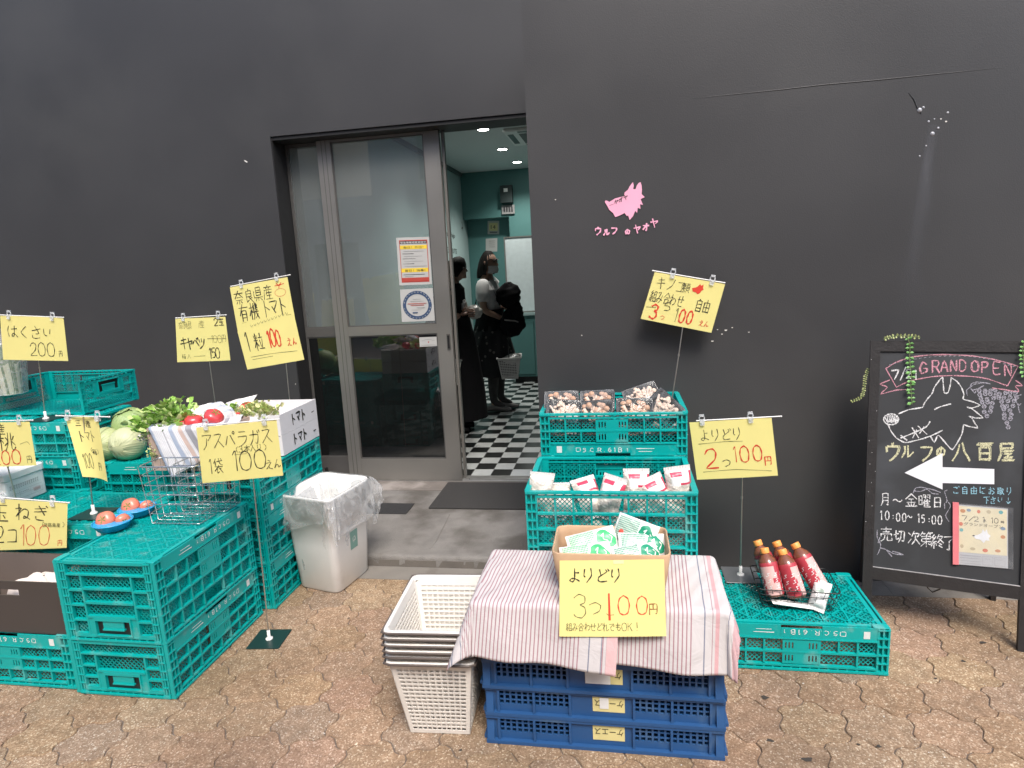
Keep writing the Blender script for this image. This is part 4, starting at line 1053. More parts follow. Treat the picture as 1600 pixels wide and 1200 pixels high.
# asparagus on its own tall pole
Y = 2.335
sign_stand('yellow sign on a tall pole standing on the pavement reading アスパラガス 1袋100えん', [quad([(306.5, 668), (432, 656), (442.5, 743), (316.5, 755)], Y)], G(421, 999, .001), W(307, 665.5, Y), W(436, 655, Y), W(385, 659, Y),
    lambda i: {K_: lambda mb, S: (write(mb, S, 'アスパラガス', .05, .60, .27, .0036, asp=.80, adv=1.06), write(mb, S, '1', .09, .16, .26, .0036, asp=.6), write(mb, S, '袋', .17, .16, .26, .0036, asp=.75), write(mb, S, '100', .35, .17, .34, .0048, asp=.90, adv=.94), write(mb, S, 'えん', .80, .14, .16, .003, asp=.95)),
               O_: lambda mb, S: (write(mb, S, '(3本入り)', .45, .49, .11, .0026, asp=1.0), stroke(mb, S, [(.45*S.w, .46*S.h), (.6*S.w, .46*S.h)], .002))}, clips=(.12, .83), base_rz=R(6))
# mushrooms
Y = 3.03
sign_stand('tilted yellow sign reading キノコ類 above the black mushroom trays', [quad([(1023, 425), (1133, 444), (1111.5, 520), (1001, 498)], Y)], Vector((W(1046, 610, Y).x-.01, Y-.015, MT+.012)), W(1020, 423, Y), W(1132, 442, Y), W(1078, 432.5, Y),
    lambda i: {K_: lambda mb, S: (write(mb, S, 'キノコ', .07, .68, .24, .0034, asp=.80, adv=1.05), write(mb, S, '組み合わせ', .03, .40, .23, .0034, asp=.58, adv=1.05), write(mb, S, '自由', .68, .37, .25, .0042, asp=.58, adv=1.05)),
               O_: lambda mb, S: (write(mb, S, '類', .42, .71, .18, .003, asp=.95), write(mb, S, '5', .24, .26, .18, .004, asp=1.1), stroke(mb, S, [(.03*S.w, .27*S.h), (.16*S.w, .29*S.h)], .002), write(mb, S, '1', .42, .07, .30, .0035, asp=.5)),
               R_: lambda mb, S: (write(mb, S, '3', .07, .05, .30, .009, asp=.72), write(mb, S, 'つ', .25, .06, .10, .003), write(mb, S, '00', .50, .08, .28, .008, asp=.55, adv=.95), write(mb, S, 'えん', .79, .09, .12, .003, asp=.9),
                   mb.poly([S(.57+.16*x, .70+.22*y, .001) for x, y in ((0, .5), (.3, .62), (.45, .75), (.6, 1), (.7, .85), (.9, 1), (.92, .7), (1, .55), (.85, .4), (.8, .2), (.6, .05), (.4, .2), (.15, .2))]))}, clips=(.28, .83))
# two for 100
Y = 2.72
sign_stand('yellow sign reading よりどり 2つ100円 beside the drink bottles', [quad([(1077, 660), (1205.5, 652), (1215.5, 743), (1089, 749.5)], Y)], G(1157, 899, K_TOP), W(1089, 657.5, Y), W(1220.5, 650.5, Y), W(1162, 653.5, Y),
    lambda i: {K_: lambda mb, S: (write(mb, S, 'よりどり', .10, .66, .20, .0032, asp=.86, adv=1.0), write(mb, S, 'つ', .34, .20, .15, .0035)),
               O_: lambda mb, S: (stroke(mb, S, [(.08*S.w, .62*S.h), (.4*S.w, .64*S.h), (.62*S.w, .63*S.h)], .002), stroke(mb, S, [(.09*S.w, .13*S.h), (.5*S.w, .15*S.h), (.93*S.w, .09*S.h)], .002)),
               R_: lambda mb, S: (write(mb, S, '2', .10, .17, .34, .007, asp=.85), write(mb, S, '1', .47, .28, .28, .0035, asp=.5), write(mb, S, '00', .55, .27, .27, .0055, asp=.72, adv=1.0), write(mb, S, '円', .84, .19, .15, .0045))}, clips=(.06, .64), basemat=foot_grey, base_rz=0)

# ------------------------------------------------------------------ display of blue trays under the striped cloth
M['blue'] = mat('blue_tray_plastic', (.020, .080, .215), rough=.42, var=.14, vscale=6, bump=.05, bscale=80, dirt=((.06, .12, .22), 8, .58))
M['label_yellow'] = mat('faded_yellow_label', (.66, .58, .26), rough=.7, var=.12, vscale=30)
BW, BD, BH = .786, .36, .1045
def blue_tray_parts():
    body = MB(); rim = MB()
    def wall(T, L, front):
        def bx(u0, u1, v0, v1, d0, d1, mb=body):
            ps = [T(u, v, d) for d in (d0, d1) for u, v in ((u0, v0), (u1, v0), (u1, v1), (u0, v1))]
            mb.add(ps, [(0, 1, 2, 3), (7, 6, 5, 4), (4, 5, 1, 0), (5, 6, 2, 1), (6, 7, 3, 2), (7, 4, 0, 3)])
        h2 = L/2
        bx(-h2, h2, 0, .012, -.012, .012, rim); bx(-h2, h2, BH-.012, BH-.001, -.006, .010, rim)
        bx(-h2, h2, .0125, .038, .004, .010)
        secs = ((-h2+.045, -.105), (.105, h2-.045)) if front else ((-h2+.03, h2-.03),)
        for a, b in secs:
            n = round((b-a)/.0205); 
            for k in range(n+1): u = a+(b-a)*k/n; bx(u-.0035, u+.0035, .038, BH-.012, .004, .009)
            for v in (.0535, .072): bx(a, b, v-.002, v+.002, .0045, .0085)
            for u in (a, (a+b)/2, b): bx(u-.004, u+.004, .0125, BH-.0125, -.006, .0095)
        if front:
            bx(-.1015, .1015, .038, BH-.012, .004, .010)
            bx(-h2, -h2+.041, .038, BH-.012, .004, .010); bx(h2-.041, h2, .038, BH-.012, .004, .010)
            for s in (-1, 1):     # slanted gussets at the corners
                a = [T(s*(h2-.003), .012, -.012), T(s*(h2-.028), .012, -.012), T(s*(h2-.003), BH-.02, .004), T(s*(h2-.028), BH-.02, .004), T(s*(h2-.003), .012, .004), T(s*(h2-.028), .012, .004)]
                body.add(a, [(0, 1, 3, 2), (0, 2, 4), (1, 5, 3), (2, 3, 5, 4), (0, 4, 5, 1)])
    for T in (lambda u, v, d: (u, -BD/2+d, v), lambda u, v, d: (-u, BD/2-d, v)): wall(T, BW, True)
    for T in (lambda u, v, d: (BW/2-d, u, v), lambda u, v, d: (-BW/2+d, -u, v)): wall(T, BD-.022, False)
    body.box(-BW/2+.012, BW/2-.012, -BD/2+.012, BD/2-.012, .001, .006)
    return body, rim
tx, ty = -.082, 1.868+BD/2
bodyb, rimb = blue_tray_parts()
tlabels = ['lowest blue tray of the stack, on the pavement, with a clean yellow label', 'second blue tray from the ground, white tape across its yellow label', 'third blue tray from the ground, its label half under the cloth', 'blue tray hidden under the striped cloth, fourth from the ground', 'topmost blue tray directly under the striped cloth']
t0 = thing('bread_tray', tlabels[0], 'tray', (tx, ty, .001), 0, 'blue trays stacked as a table')
o = bodyb.build('body', M['blue'], t0, local=True); rimb.build('rim', M['blue'], t0, local=True)
trays = [t0]
for i in range(1, 5):
    trays.append(dup(t0, tlabels[i], (tx+[0, .002, -.003, .002, 0][i], ty+[0, .003, .001, .004, 0][i], .001+i*BH)))
TABLE_Z = .001+5*BH
for i in range(3):
    t = trays[i]; x, y, z = t.location; ORG[t.name] = Vector((x, y, z))
    S = Surf((x-.03, y-BD/2+.0025, z+.094), (x+.075, y-BD/2+.0025, z+.094), (x+.075, y-BD/2+.0025, z+.032), (x-.03, y-BD/2+.0025, z+.032))
    mb = MB(); sheet(mb, S, 0, 2, 2); printed(mb, S, 'ケーエス', .96, .72, .50, 1, width=.90, inv=True)
    if i == 1: patch(mb, S, .22, .50, .20, .85, 2, .002)
    if i == 2: patch(mb, S, -.16, .62, .0, 1.0, 2, .002)
    mb.build('name_label', [M['label_yellow'], M['ink_black'], mat('white_tape', (.7, .7, .68), rough=.6)], t)

def cloth_mat(name, lines, base, fine=None):
    """woven stripes across UV x (metres): fine = (period, width, colour); lines = (from, to, colour)"""
    m = bpy.data.materials.new(name); m.use_nodes = True
    t = m.node_tree; n = t.nodes; L = t.links; p = n['Principled BSDF']; p.inputs['Roughness'].default_value = .9; p.inputs['Specular IOR Level'].default_value = .2
    uv = n.new('ShaderNodeUVMap'); sx = n.new('ShaderNodeSeparateXYZ'); L.new(uv.outputs[0], sx.inputs[0])
    def math_(op, a, b=None):
        q = n.new('ShaderNodeMath'); q.operation = op
        for k, v in enumerate((a, b)):
            if v is None: continue
            if hasattr(v, 'links'): L.new(v, q.inputs[k])
            else: q.inputs[k].default_value = v
        return q.outputs[0]
    col = None
    def mix(f, A, Bc):
        q = n.new('ShaderNodeMix'); q.data_type = 'RGBA'
        L.new(f, q.inputs['Factor'])
        if isinstance(A, tuple): q.inputs['A'].default_value = (*A, 1)
        else: L.new(A, q.inputs['A'])
        q.inputs['B'].default_value = (*Bc, 1); return q.outputs['Result']
    u = sx.outputs[0]; v = sx.outputs[1]; col = base
    if fine:
        fr = math_('FRACT', math_('DIVIDE', u, fine[0])); col = mix(math_('LESS_THAN', fr, fine[1]), col, fine[2])
    for a, b, c in lines:
        f = math_('MULTIPLY', math_('GREATER_THAN', u, a), math_('LESS_THAN', u, b)); col = mix(f, col, c)
    if isinstance(col, tuple): pass
    else: L.new(col, p.inputs['Base Color'])
    w_ = n.new('ShaderNodeTexWave'); w_.inputs['Scale'].default_value = 260; tc = n.new('ShaderNodeTexCoord'); L.new(uv.outputs[0], w_.inputs['Vector'])
    nz = n.new('ShaderNodeTexNoise'); nz.inputs['Scale'].default_value = 13; nz.inputs['Detail'].default_value = 5; nz.inputs['Distortion'].default_value = .8; L.new(uv.outputs[0], nz.inputs['Vector'])
    b = n.new('ShaderNodeBump'); b.inputs['Strength'].default_value = .55; b.inputs['Distance'].default_value = .010; L.new(nz.outputs['Fac'], b.inputs['Height'])
    L.new(b.outputs['Normal'], p.inputs['Normal'])
    return m
def set_uv(o, uvs):
    me = o.data; ul = me.uv_layers.new(name='UVMap')
    for l in me.loops: ul.data[l.index].uv = uvs[l.vertex_index]
def drape(name, x0, x1, y0, y1, z, s0, s1, t0_, t1_, rot, m, ns=90, nt=70, seed=1, flare=.22, cut=None, lift=.004):
    """a cloth sheet [s0,s1]x[t0,t1] (turned by rot) laid over the block x0..x1, y0..y1 with its top at z"""
    cx, cy = (x0+x1)/2, (y0+y1)/2; r2 = random.Random(seed)
    ph = [r2.uniform(0, 6.28) for _ in range(8)]
    vs = []; uvs = []
    for j in range(nt+1):
        for i in range(ns+1):
            s = s0+(s1-s0)*i/ns; t = t0_+(t1_-t0_)*j/nt
            if cut: s, t = cut(s, t)
            X = cx+s*math.cos(rot)-t*math.sin(rot); Y = cy+s*math.sin(rot)+t*math.cos(rot)
            ex = X-min(max(X, x0), x1); ey = Y-min(max(Y, y0), y1); d = math.hypot(ex, ey)
            bx_, by_ = X-ex, Y-ey
            if d > 1e-6:
                nx, ny = ex/d, ey/d
                tang = (bx_*abs(ny)+by_*abs(nx)) + math.atan2(ny, nx)*.1
                cf = 1/(1+min(abs(ex), abs(ey))*60); wv = (math.sin(tang*17+ph[0])*.6+math.sin(tang*31+ph[1])*.2)*min(d, .12)*.13*cf
                rr = .014
                fl = min(.80, flare+.3*min(abs(ex), abs(ey))/max(d, .02)); out = (rr*math.sin(min(d/rr, 1.57)) if d < rr*1.57 else rr + (d-rr*1.57)*fl) + wv + .004
                dz = rr*(1-math.cos(min(d/rr, 1.57))) if d < rr*1.57 else rr+(d-rr*1.57)*math.sqrt(1-fl*fl)
                p = (bx_+nx*out, by_+ny*out, z+lift-dz)
            else:
                p = (X, Y, z+lift+.0022*math.sin(X*31+ph[2])*math.sin(Y*27+ph[3])+.0016*math.sin(X*67+Y*40)+.0010*math.sin(X*110-Y*60))
            vs.append(p); uvs.append((s, t))
    mb = MB(); mb.add(vs, [(j*(ns+1)+i, j*(ns+1)+i+1, (j+1)*(ns+1)+i+1, (j+1)*(ns+1)+i) for j in range(nt) for i in range(ns)], 0, True)
    o = mb.build(name, m); set_uv(o, uvs)
    so = o.modifiers.new('thickness', 'SOLIDIFY'); so.thickness = .0016; so.offset = 1
    return o
pinkL = (.55, .33, .34); wine = (.34, .20, .22); navy = (.20, .21, .26); cwhite = (.53, .50, .495)
lines = [(-.9, -.535, (.53, .33, .34)), (-.535, -.525, cwhite), (-.525, -.517, navy), (-.517, -.508, cwhite), (-.508, -.497, navy), (-.497, -.440, cwhite), (-.436, -.432, navy),
         (.30, .36, cwhite), (.335, .339, navy), (.370, .382, pinkL), (.382, .436, cwhite), (.41, .413, navy), (.436, .9, (.50, .33, .34))]
clothM = cloth_mat('striped_kitchen_cloth', lines, cwhite, (.0128, .30, wine))
def ccut(s, t):
    # bottom hem dips and rises along the front
    return s, t
o = drape('table_cloth', -.082-BW/2, -.082+BW/2, 1.868, 1.868+BD, TABLE_Z, -.10, .475, -.365, .205, R(-3.0), clothM, seed=4)
props(o, 'striped cloth with a wide pink border over the right half of the blue trays', 'cloth', 'striped kitchen cloths')
lines2 = [(-.9, -.535, (.53, .33, .34)), (-.535, -.528, cwhite), (-.528, -.522, navy), (-.522, -.514, cwhite), (-.514, -.506, navy), (-.506, -.46, cwhite), (-.46, -.456, navy), (-.03, .035, cwhite), (-.004, .0, navy), (.035, .038, navy), (.052, .2, (.60, .40, .40))]
o = drape('table_cloth', -.082-BW/2-.010, -.082+BW/2+.004, 1.856, 1.868+BD, TABLE_Z+.004, -.548, .085, -.392, .20, R(-4.5), cloth_mat('striped_kitchen_cloth_with_left_border', lines2, cwhite, (.0128, .30, wine)), seed=6, flare=.26)
props(o, 'striped cloth hanging over the left of the blue trays, its corner over the baskets', 'cloth', 'striped kitchen cloths')

# kraft paper box with the green-and-white packs
kraft = mat('kraft_paper', (.50, .33, .20), rough=.8, var=.1, vscale=14, bump=.15, bscale=50)
px0, px1, py0, py1, pz0, pz1 = -.228, .146, 1.925, 2.150, TABLE_Z+.012, TABLE_Z+.155
pb = thing('paper_box', 'kraft paper box of green and white packs on the striped cloth', 'paper box', (-.04, 2.03, TABLE_Z+.01))
mb = MB()
def pring(z, e, th=0):
    return roundpoly([(px0-e+th, py0-e+th), (px1+e-th, py0-e+th), (px1+e-th, py1+e-th), (px0-e+th, py1+e-th)], .035, 4)
def loops(mb, rings, m=0, cap0=False, cap1=False, smooth=True):
    k = len(rings[0]); vs = [p for r_ in rings for p in r_]
    mb.add(vs, [(a*k+i, a*k+(i+1) % k, (a+1)*k+(i+1) % k, (a+1)*k+i) for a in range(len(rings)-1) for i in range(k)], m, smooth)
    if cap0: mb.add(rings[0], [tuple(range(k))], m)
    if cap1: mb.add(rings[-1], [tuple(range(k))], m)
def pr3(z, e, th=0, wob=0): return [(x, y, z+wob*math.sin(x*38)+wob*math.sin(y*31)) for x, y in pring(z, e, th)]
loops(mb, [pr3(pz0, -.012), pr3(pz0+.05, -.004), pr3(pz1-.004, .006, 0, .003), pr3(pz1, .003, 0, .003), pr3(pz1-.004, .0, .0, .003), pr3(pz1-.035, .004, .006), pr3(pz0+.004, -.010, .004)], 0, True, True)
mb.build('box', kraft, pb)
mb = MB()
for x in [px0+.05+.058*k for k in range(6)]: mb.bar((x, py0-.012, pz1-.03), (x+.018, py0-.012, pz0+.02), .003, .001, (0, 1, 0))
mb.build('folded_creases', mat('kraft_crease', (.30, .19, .11), rough=.9), pb)
packG = mat('green_print', (.06, .42, .16), rough=.3); packDG = mat('dark_green_print', (.01, .26, .14), rough=.3); packW = mat('white_pack_film', (.72, .74, .70), rough=.28, var=.06, vscale=30, bump=.4, bscale=40); packR = mat('red_print', (.62, .09, .06), rough=.35)
def pack(label, loc, rot, g, sz=(.175, .095)):
    t = thing('food_pack', label, 'food pack', loc, 0, 'green and white packs in the paper box'); t.rotation_euler = rot
    a, b = sz
    def P(u, v, s=1, e=0.):
        x, y = (u-.5)*a, (v-.5)*b
        h = .014*(max(0, 1-(2*u-1)**4)*max(0, 1-(2*v-1)**4))**.6 + .0014*math.sin(u*19+v*7)*math.sin(v*13)
        return Vector((x, y, s*h+e))
    mb = MB(); mb.grid(lambda u, v: P(u, v, 1), 20, 12, 0); mb.grid(lambda u, v: P(u, v, -1), 20, 12, 0); mb.build('film', packW, t, local=True)
    mb = MB()
    nx_, ny_ = 17, 11
    for i in range(nx_):
        for j in range(ny_):
            u0, v0 = .06+i*.030, .08+j*.078
            mb.add([P(u0, v0, 1, .0012), P(u0+.019, v0, 1, .0012), P(u0+.019, v0+.05, 1, .0012), P(u0, v0+.05, 1, .0012)], [(0, 1, 2, 3)], 0)
    mb.build('checked_print', g, t, local=True)
    mb = MB()
    class PS:
        w, h = a, b
        def __call__(s, u, v, off=0): return P(u, v, 1, off)
    S = PS()
    for (c0, c1, r_) in ((.74, .55, .3), (.86, .4, .22)):
        mb.grid(lambda u, v: P(c0+r_*.5*v*math.cos(2*math.pi*u)*(1+.1*math.sin(6*u*6.28)), c1+r_*v*1.1*math.sin(2*math.pi*u), 1, .0016+.0002*r_), 18, 3, 0)
    mb.build('leaf_print', g, t, local=True)
    mb = MB(); stroke(mb, S, [(.70*a, .62*b), (.76*a, .72*b), (.72*a, .5*b), (.80*a, .4*b)], .004, 0, .003); stroke(mb, S, [(.84*a, .3*b), (.9*a, .5*b), (.86*a, .6*b)], .004, 0, .003); mb.build('swirl_print', packW, t, local=True)
    mb = MB(); mb.grid(lambda u, v: P(.2+.06*v*math.cos(6.283*u), .3+.11*v*math.sin(6.283*u), 1, .0022), 10, 2); mb.build('red_dot', packR, t, local=True)
zz = TABLE_Z+.058
pack('white pack with light green print lying at the front left of the paper box', (-.125, 2.02, zz+.035), (R(38), R(-6), R(8)), packG)
pack('white pack with light green print at the back left of the paper box', (-.105, 2.085, zz+.055), (R(42), R(-10), R(14)), packG)
pack('white pack with dark green print leaning at the right front of the box', (.045, 2.03, zz+.035), (R(40), R(-4), R(16)), packDG, (.16, .09))
pack('white pack with dark green print in the middle right of the box', (.065, 2.075, zz+.055), (R(44), R(4), R(8)), packDG, (.16, .09))
pack('dark green printed pack standing against the back of the paper box', (.045, 2.122, zz+.085), (R(62), R(12), R(-22)), packDG, (.15, .09))
pack('white pack with light green print at the bottom of the paper box', (-.06, 2.03, zz-.02), (R(6), 0, R(10)), packG)
# the sign taped to its front
Yp = 1.842
S = Surf(W(874.5, 876, Yp+.035), W(1037.5, 874, Yp+.035), W(1041, 994, Yp-.03), W(874, 994.5, Yp-.03), bulge=.004)
sg = thing('price_sign', 'large yellow sign taped to the paper box reading よりどり 3つ100円', 'price sign', S(.5, 0))
mb = MB(); sheet(mb, S, 0, 10, 8); pp = mb.build('paper', M['yellow'], sg)
mb = MB(); write(mb, S, 'よりどり', .08, .71, .18, .0042, asp=1.02, adv=1.02); mb.build('lettering', M['ink_black'], pp)
mb = MB(); write(mb, S, '3', .10, .25, .31, .0028, asp=.85); write(mb, S, 'つ', .275, .27, .20, .0028, asp=1.0); write(mb, S, '組み合わせどれでもOK!', .065, .075, .105, .0019, asp=.80, adv=.97)
mb.build('lettering', M['ink_olive'], pp)
mb = MB(); write(mb, S, '00', .54, .29, .25, .0038, asp=.85, adv=1.12); stroke(mb, S, [(.475*S.w, .56*S.h), (.48*S.w, .22*S.h)], .0095); mb.build('lettering', M['ink_red'], pp)
mb = MB(); write(mb, S, '円', .83, .28, .14, .003, asp=1.1); stroke(mb, S, [(.45*S.w, .3*S.h), (.47*S.w, .28*S.h), (.52*S.w, .285*S.h)], .002); mb.build('lettering', mat('brown_marker_ink', (.25, .08, .02), rough=.7), pp)
mb = MB(); patch(mb, S, .52, .62, .95, 1.0, 0, .0012); mb.build('tape', mat('clear_tape', (.80, .70, .38), rough=.15), sg)

# ------------------------------------------------------------------ nested shopping baskets
ivory = mat('ivory_basket_plastic', (.78, .745, .69), rough=.42, var=.05, bump=.02, dirt=((.55, .50, .45), 7, .62))
brownH = mat('brown_handle_plastic', (.10, .080, .070), rough=.4)
def basket_meshes(w0, d0, w1, d1, h, nx_, nz_, slot=.55):
    """tapered basket: rim w1 x d1 above base w0 x d0, slotted walls"""
    wall = MB()
    def corner(t, ex=0): return (w0+(w1-w0)*t)/2+ex, (d0+(d1-d0)*t)/2+ex
    def face(T, n):
        # T(u in -1..1, t in 0..1, d)
        def bx(u0, u1, t0, t1, d0_=0, d1_=.0025):
            ps = [T(u, t, d) for d in (d0_, d1_) for u, t in ((u0, t0), (u1, t0), (u1, t1), (u0, t1))]
            wall.add(ps, [(0, 1, 2, 3), (7, 6, 5, 4), (4, 5, 1, 0), (5, 6, 2, 1), (6, 7, 3, 2), (7, 4, 0, 3)])
        tz0, tz1 = .04, .90
        bx(-1, 1, 0, tz0); bx(-1, 1, tz1, 1); bx(-1, -.86, tz0, tz1); bx(.86, 1, tz0, tz1)
        for k in range(nz_+1):
            t = tz0+(tz1-tz0)*k/nz_; e = (tz1-tz0)/nz_*(1-slot)/2; bx(-.86, .86, max(tz0, t-e), min(tz1, t+e))
        for k in range(1, n):
            u = -.86+1.72*k/n; e = 1.72/n*.13; bx(u-e, u+e, tz0, tz1, .0003, .0022)
    def Tf(sgn, axis):
        def T(u, t, d):
            a, b = corner(t)
            if axis == 'y': return (u*a*sgn, -sgn*(b-d), t*h)
            return (sgn*(a-d), u*b*sgn, t*h)
        return T
    for s in (1, -1): face(Tf(s, 'y'), nx_); face(Tf(s, 'x'), round(nx_*d1/w1))
    a, b = corner(0); wall.slab([(-a, -b), (a, -b), (a, b), (-a, b)], 0, .004, .01)
    rim = MB()
    def rr(ex, z): 
        a, b = corner(1, ex); return [(x, y, z) for x, y in roundpoly([(-a, -b), (a, -b), (a, b), (-a, b)], .03, 4)]
    loops(rim, [rr(-.003, h-.012), rr(.010, h-.012), rr(.013, h-.006), rr(.010, h), rr(-.001, h), rr(-.003, h-.012)])
    return wall, rim
wl, rm = basket_meshes(.215, .255, .285, .375, .32, 11, 16, .62)
nb_lab = ['ivory shopping basket at the bottom of the nested stack, on the pavement', 'second ivory basket from the bottom of the nested stack', 'third ivory basket from the bottom of the nested stack', 'third ivory basket from the top of the nested stack', 'second ivory basket from the top of the nested stack', 'topmost ivory shopping basket of the nested stack, open and empty']
b0 = thing('shopping_basket', nb_lab[0], 'basket', (-.655, 2.010, .002), R(3), 'nested shopping baskets')
wl.build('body', ivory, b0, local=True); rm.build('rim', ivory, b0, local=True)
for s in (1, -1):
    mb = MB(); y = s*(-.375/2-.008); zz_ = .320-.004
    mb.tube([(-.285/2-.012, y*.3, zz_), (-.285/2-.013, y, zz_+.0), (-.285/2+.01, y-s*.008, zz_), (.285/2-.01, y-s*.008, zz_), (.285/2+.013, y, zz_), (.285/2+.012, y*.3, zz_)], .0042, 8)
    mb.build('handle', brownH, b0, local=True)
for i in range(1, 6): dup(b0, nb_lab[i], (-.655+rnd.uniform(-.003, .003), 2.010+rnd.uniform(-.004, .004), .002+i*.0225))

# ------------------------------------------------------------------ waste bin with its clear bag
binp = [(-1.695, 2.850), (-1.440, 2.784), (-1.383, 3.074), (-1.638, 3.140)]
bcx = sum(p[0] for p in binp)/4; bcy = sum(p[1] for p in binp)/4
def bring(k, z, c=.045, ins=0.):
    pts = [(bcx+(x-bcx)*k, bcy+(y-bcy)*k) for x, y in binp]
    r_ = roundpoly(pts, c, 6)
    return [(x, y, z) for x, y in r_]
bn = thing('waste_bin', 'white plastic bin lined with a clear bag beside the teal crates', 'bin', (bcx, bcy, 0))
BNZ = .525
mb = MB()
loops(mb, [bring(.96, .002), bring(1.0, .012), bring(1.10, .25), bring(1.20, BNZ-.02), bring(1.235, BNZ-.018), bring(1.245, BNZ-.004), bring(1.22, BNZ), bring(1.185, BNZ-.006), bring(1.08, .25), bring(.97, .02)], 0, True, True)
mb.build('body', M['white_plastic'], bn)
def faceS(a, b, z0, z1, u0, u1):
    k0, k1 = 1.0+.2*z0/BNZ, 1.0+.2*z1/BNZ
    def pt(k, u, z):
        p = Vector(binp[a]).lerp(Vector(binp[b]), u); return Vector((bcx+(p.x-bcx)*k, bcy+(p.y-bcy)*k, z))
    S = Surf(pt(k1, u0, z1), pt(k1, u1, z1), pt(k0, u1, z0), pt(k0, u0, z0)); return S
grnS = mat('sage_sticker', (.20, .36, .32), rough=.5)
S = faceS(1, 2, .19, .29, .42, .62); mb = MB(); patch(mb, S, 0, 1, 0, 1, 0, .002); stroke(mb, S, [(.3*S.w, .45*S.h), (.7*S.w, .45*S.h), (.6*S.w, .65*S.h), (.35*S.w, .6*S.h), (.4*S.w, .35*S.h)], .004, 1, .003); stroke(mb, S, [(.55*S.w, .35*S.h), (.65*S.w, .6*S.h)], .003, 1, .003)
mb.build('sticker', [grnS, M['print_white']], bn)
S = faceS(1, 2, .315, .335, .36, .60); mb = MB()
for y, a, b in ((.8, .1, .85), (.3, .2, .75)): stroke(mb, S, [(a*S.w, y*S.h), (b*S.w, y*S.h)], .003, 0, .002)
mb.build('small_print', prn_grey, bn)
bag = MB(); r3 = random.Random(3)
hem = [r3.uniform(-.02, .03) for _ in range(9)]
def bagp(u, v):
    ringp = bring(1.25, BNZ+.004, .05); k = len(ringp); f = u*k; i = int(f) % k; t = f-int(f)
    a, b = Vector(ringp[i]), Vector(ringp[(i+1) % k]); p = a.lerp(b, t)
    d = Vector((p.x-bcx, p.y-bcy, 0)).normalized()
    drop = (.185 + .045*math.sin(u*6.283*2+1.0) + .035*math.sin(u*6.283*5+2) + .012*math.sin(u*6.283*11))*v
    out = .006 + .085*math.sin(min(v*2.2, 1.57)) * (.55+.45*math.sin(u*6.283*3+.6)) + (.010*math.sin(u*6.283*17+v*5)+.007*math.sin(u*6.283*29-v*7))*v
    return p + d*out + Vector((0, 0, -drop+.006*(1-v)*math.sin(min(v*8, 3.1))))
bag.grid(bagp, 150, 22, 0, True, None, True)
def bagin(u, v):
    ringp = bring(1.24-.20*v, BNZ+.005-.42*v, .05); k = len(ringp); f = u*k; i = int(f) % k; t = f-int(f)
    p = Vector(ringp[i]).lerp(Vector(ringp[(i+1) % k]), t); d = Vector((p.x-bcx, p.y-bcy, 0)).normalized()
    return p - d*(.012+.008*math.sin(u*6.283*13+v*6)+.006*math.sin(u*6.283*31))*min(1, v*6)
bag.grid(bagin, 120, 16, 0, True, None, True)
bag.build('bag', mat_film('clear_bin_bag', (.96, .965, .97), .07, .42, rough=.13, scale=13), bn)

# ------------------------------------------------------------------ chalkboard
PL, PR = Vector((1.012, 2.705, 0)), Vector((1.575, 2.550, 0))
U = (PR-PL).normalized(); BK = Vector((-U.y, U.x, 0))
LEAN = R(10.5); V = (Vector((0, 0, 1))*math.cos(LEAN) + BK*math.sin(LEAN)); N = -(BK*math.cos(LEAN) - Vector((0, 0, 1))*math.sin(LEAN))
BWD, BLEN = (PR-PL).length, 1.232
boardM = mat('black_stained_wood', (.022, .020, .020), rough=.5, var=.2, vscale=30, bump=.15, bscale=90)
slate = mat('chalkboard_slate', (.030, .032, .035), rough=.62, var=.22, vscale=7, dirt=((.050, .054, .06), 3.0, .5))
cb = thing('chalkboard', 'black A-frame chalkboard with chalk drawings by the wall', 'chalkboard', (PL+PR)/2+BK*.15)
def bp(u, v, n=0.): return PL + U*u + V*v + N*n
def bbx(mb, u0, u1, v0, v1, n0, n1, m=0):
    ps = [bp(u, v, n) for n in (n0, n1) for u, v in ((u0, v0), (u1, v0), (u1, v1), (u0, v1))]
    mb.add(ps, [(0, 1, 2, 3), (7, 6, 5, 4), (4, 5, 1, 0), (5, 6, 2, 1), (6, 7, 3, 2), (7, 4, 0, 3)], m)
LW = .037
mb = MB()
bbx(mb, 0, LW, 0, BLEN, -.018, .006); bbx(mb, BWD-LW, BWD, 0, BLEN, -.018, .006)
bbx(mb, LW, BWD-LW, BLEN-.045, BLEN, -.016, .005); bbx(mb, LW, BWD-LW, .205, .258, -.016, .005)
mb.build('frame', boardM, cb)
mb = MB(); bbx(mb, LW, BWD-LW, .258, BLEN-.045, -.012, -.002); mb.build('board', slate, cb)
mb = MB(); bbx(mb, LW, BWD-LW, .2575, .2600, -.0015, .0056); mb.build('chalk_ledge', mat('chalk_dust', (.34, .33, .33), rough=.9, var=.5, vscale=50), cb)
mb = MB()
for u in (.03, BWD-.03):
    p, q = bp(u, BLEN-.03, -.03), PL+U*u+BK*.42; mb.bar(p, (q.x, q.y, 0), .035, .02, U)
q0, q1 = bp(.03, BLEN-.03, -.03).lerp(PL+U*.03+BK*.42, .78), bp(BWD-.03, BLEN-.03, -.03).lerp(PL+U*(BWD-.03)+BK*.42, .78); mb.bar(q0, q1, .03, .02)
mb.build('back_frame', boardM, cb)
mb = MB()
p, q = bp(.245, .215, -.02), bp(.29, .215, -.02)
mb.tube([p, p+Vector((0, 0, -.03))+BK*.02, p.lerp(q, .5)+Vector((0, 0, -.058))+BK*.04, q+Vector((0, 0, -.03))+BK*.02, q], .003, 6); mb.build('chain', mat('dark_chain', (.08, .075, .07), rough=.4, metal=.7), cb)
mb = MB()
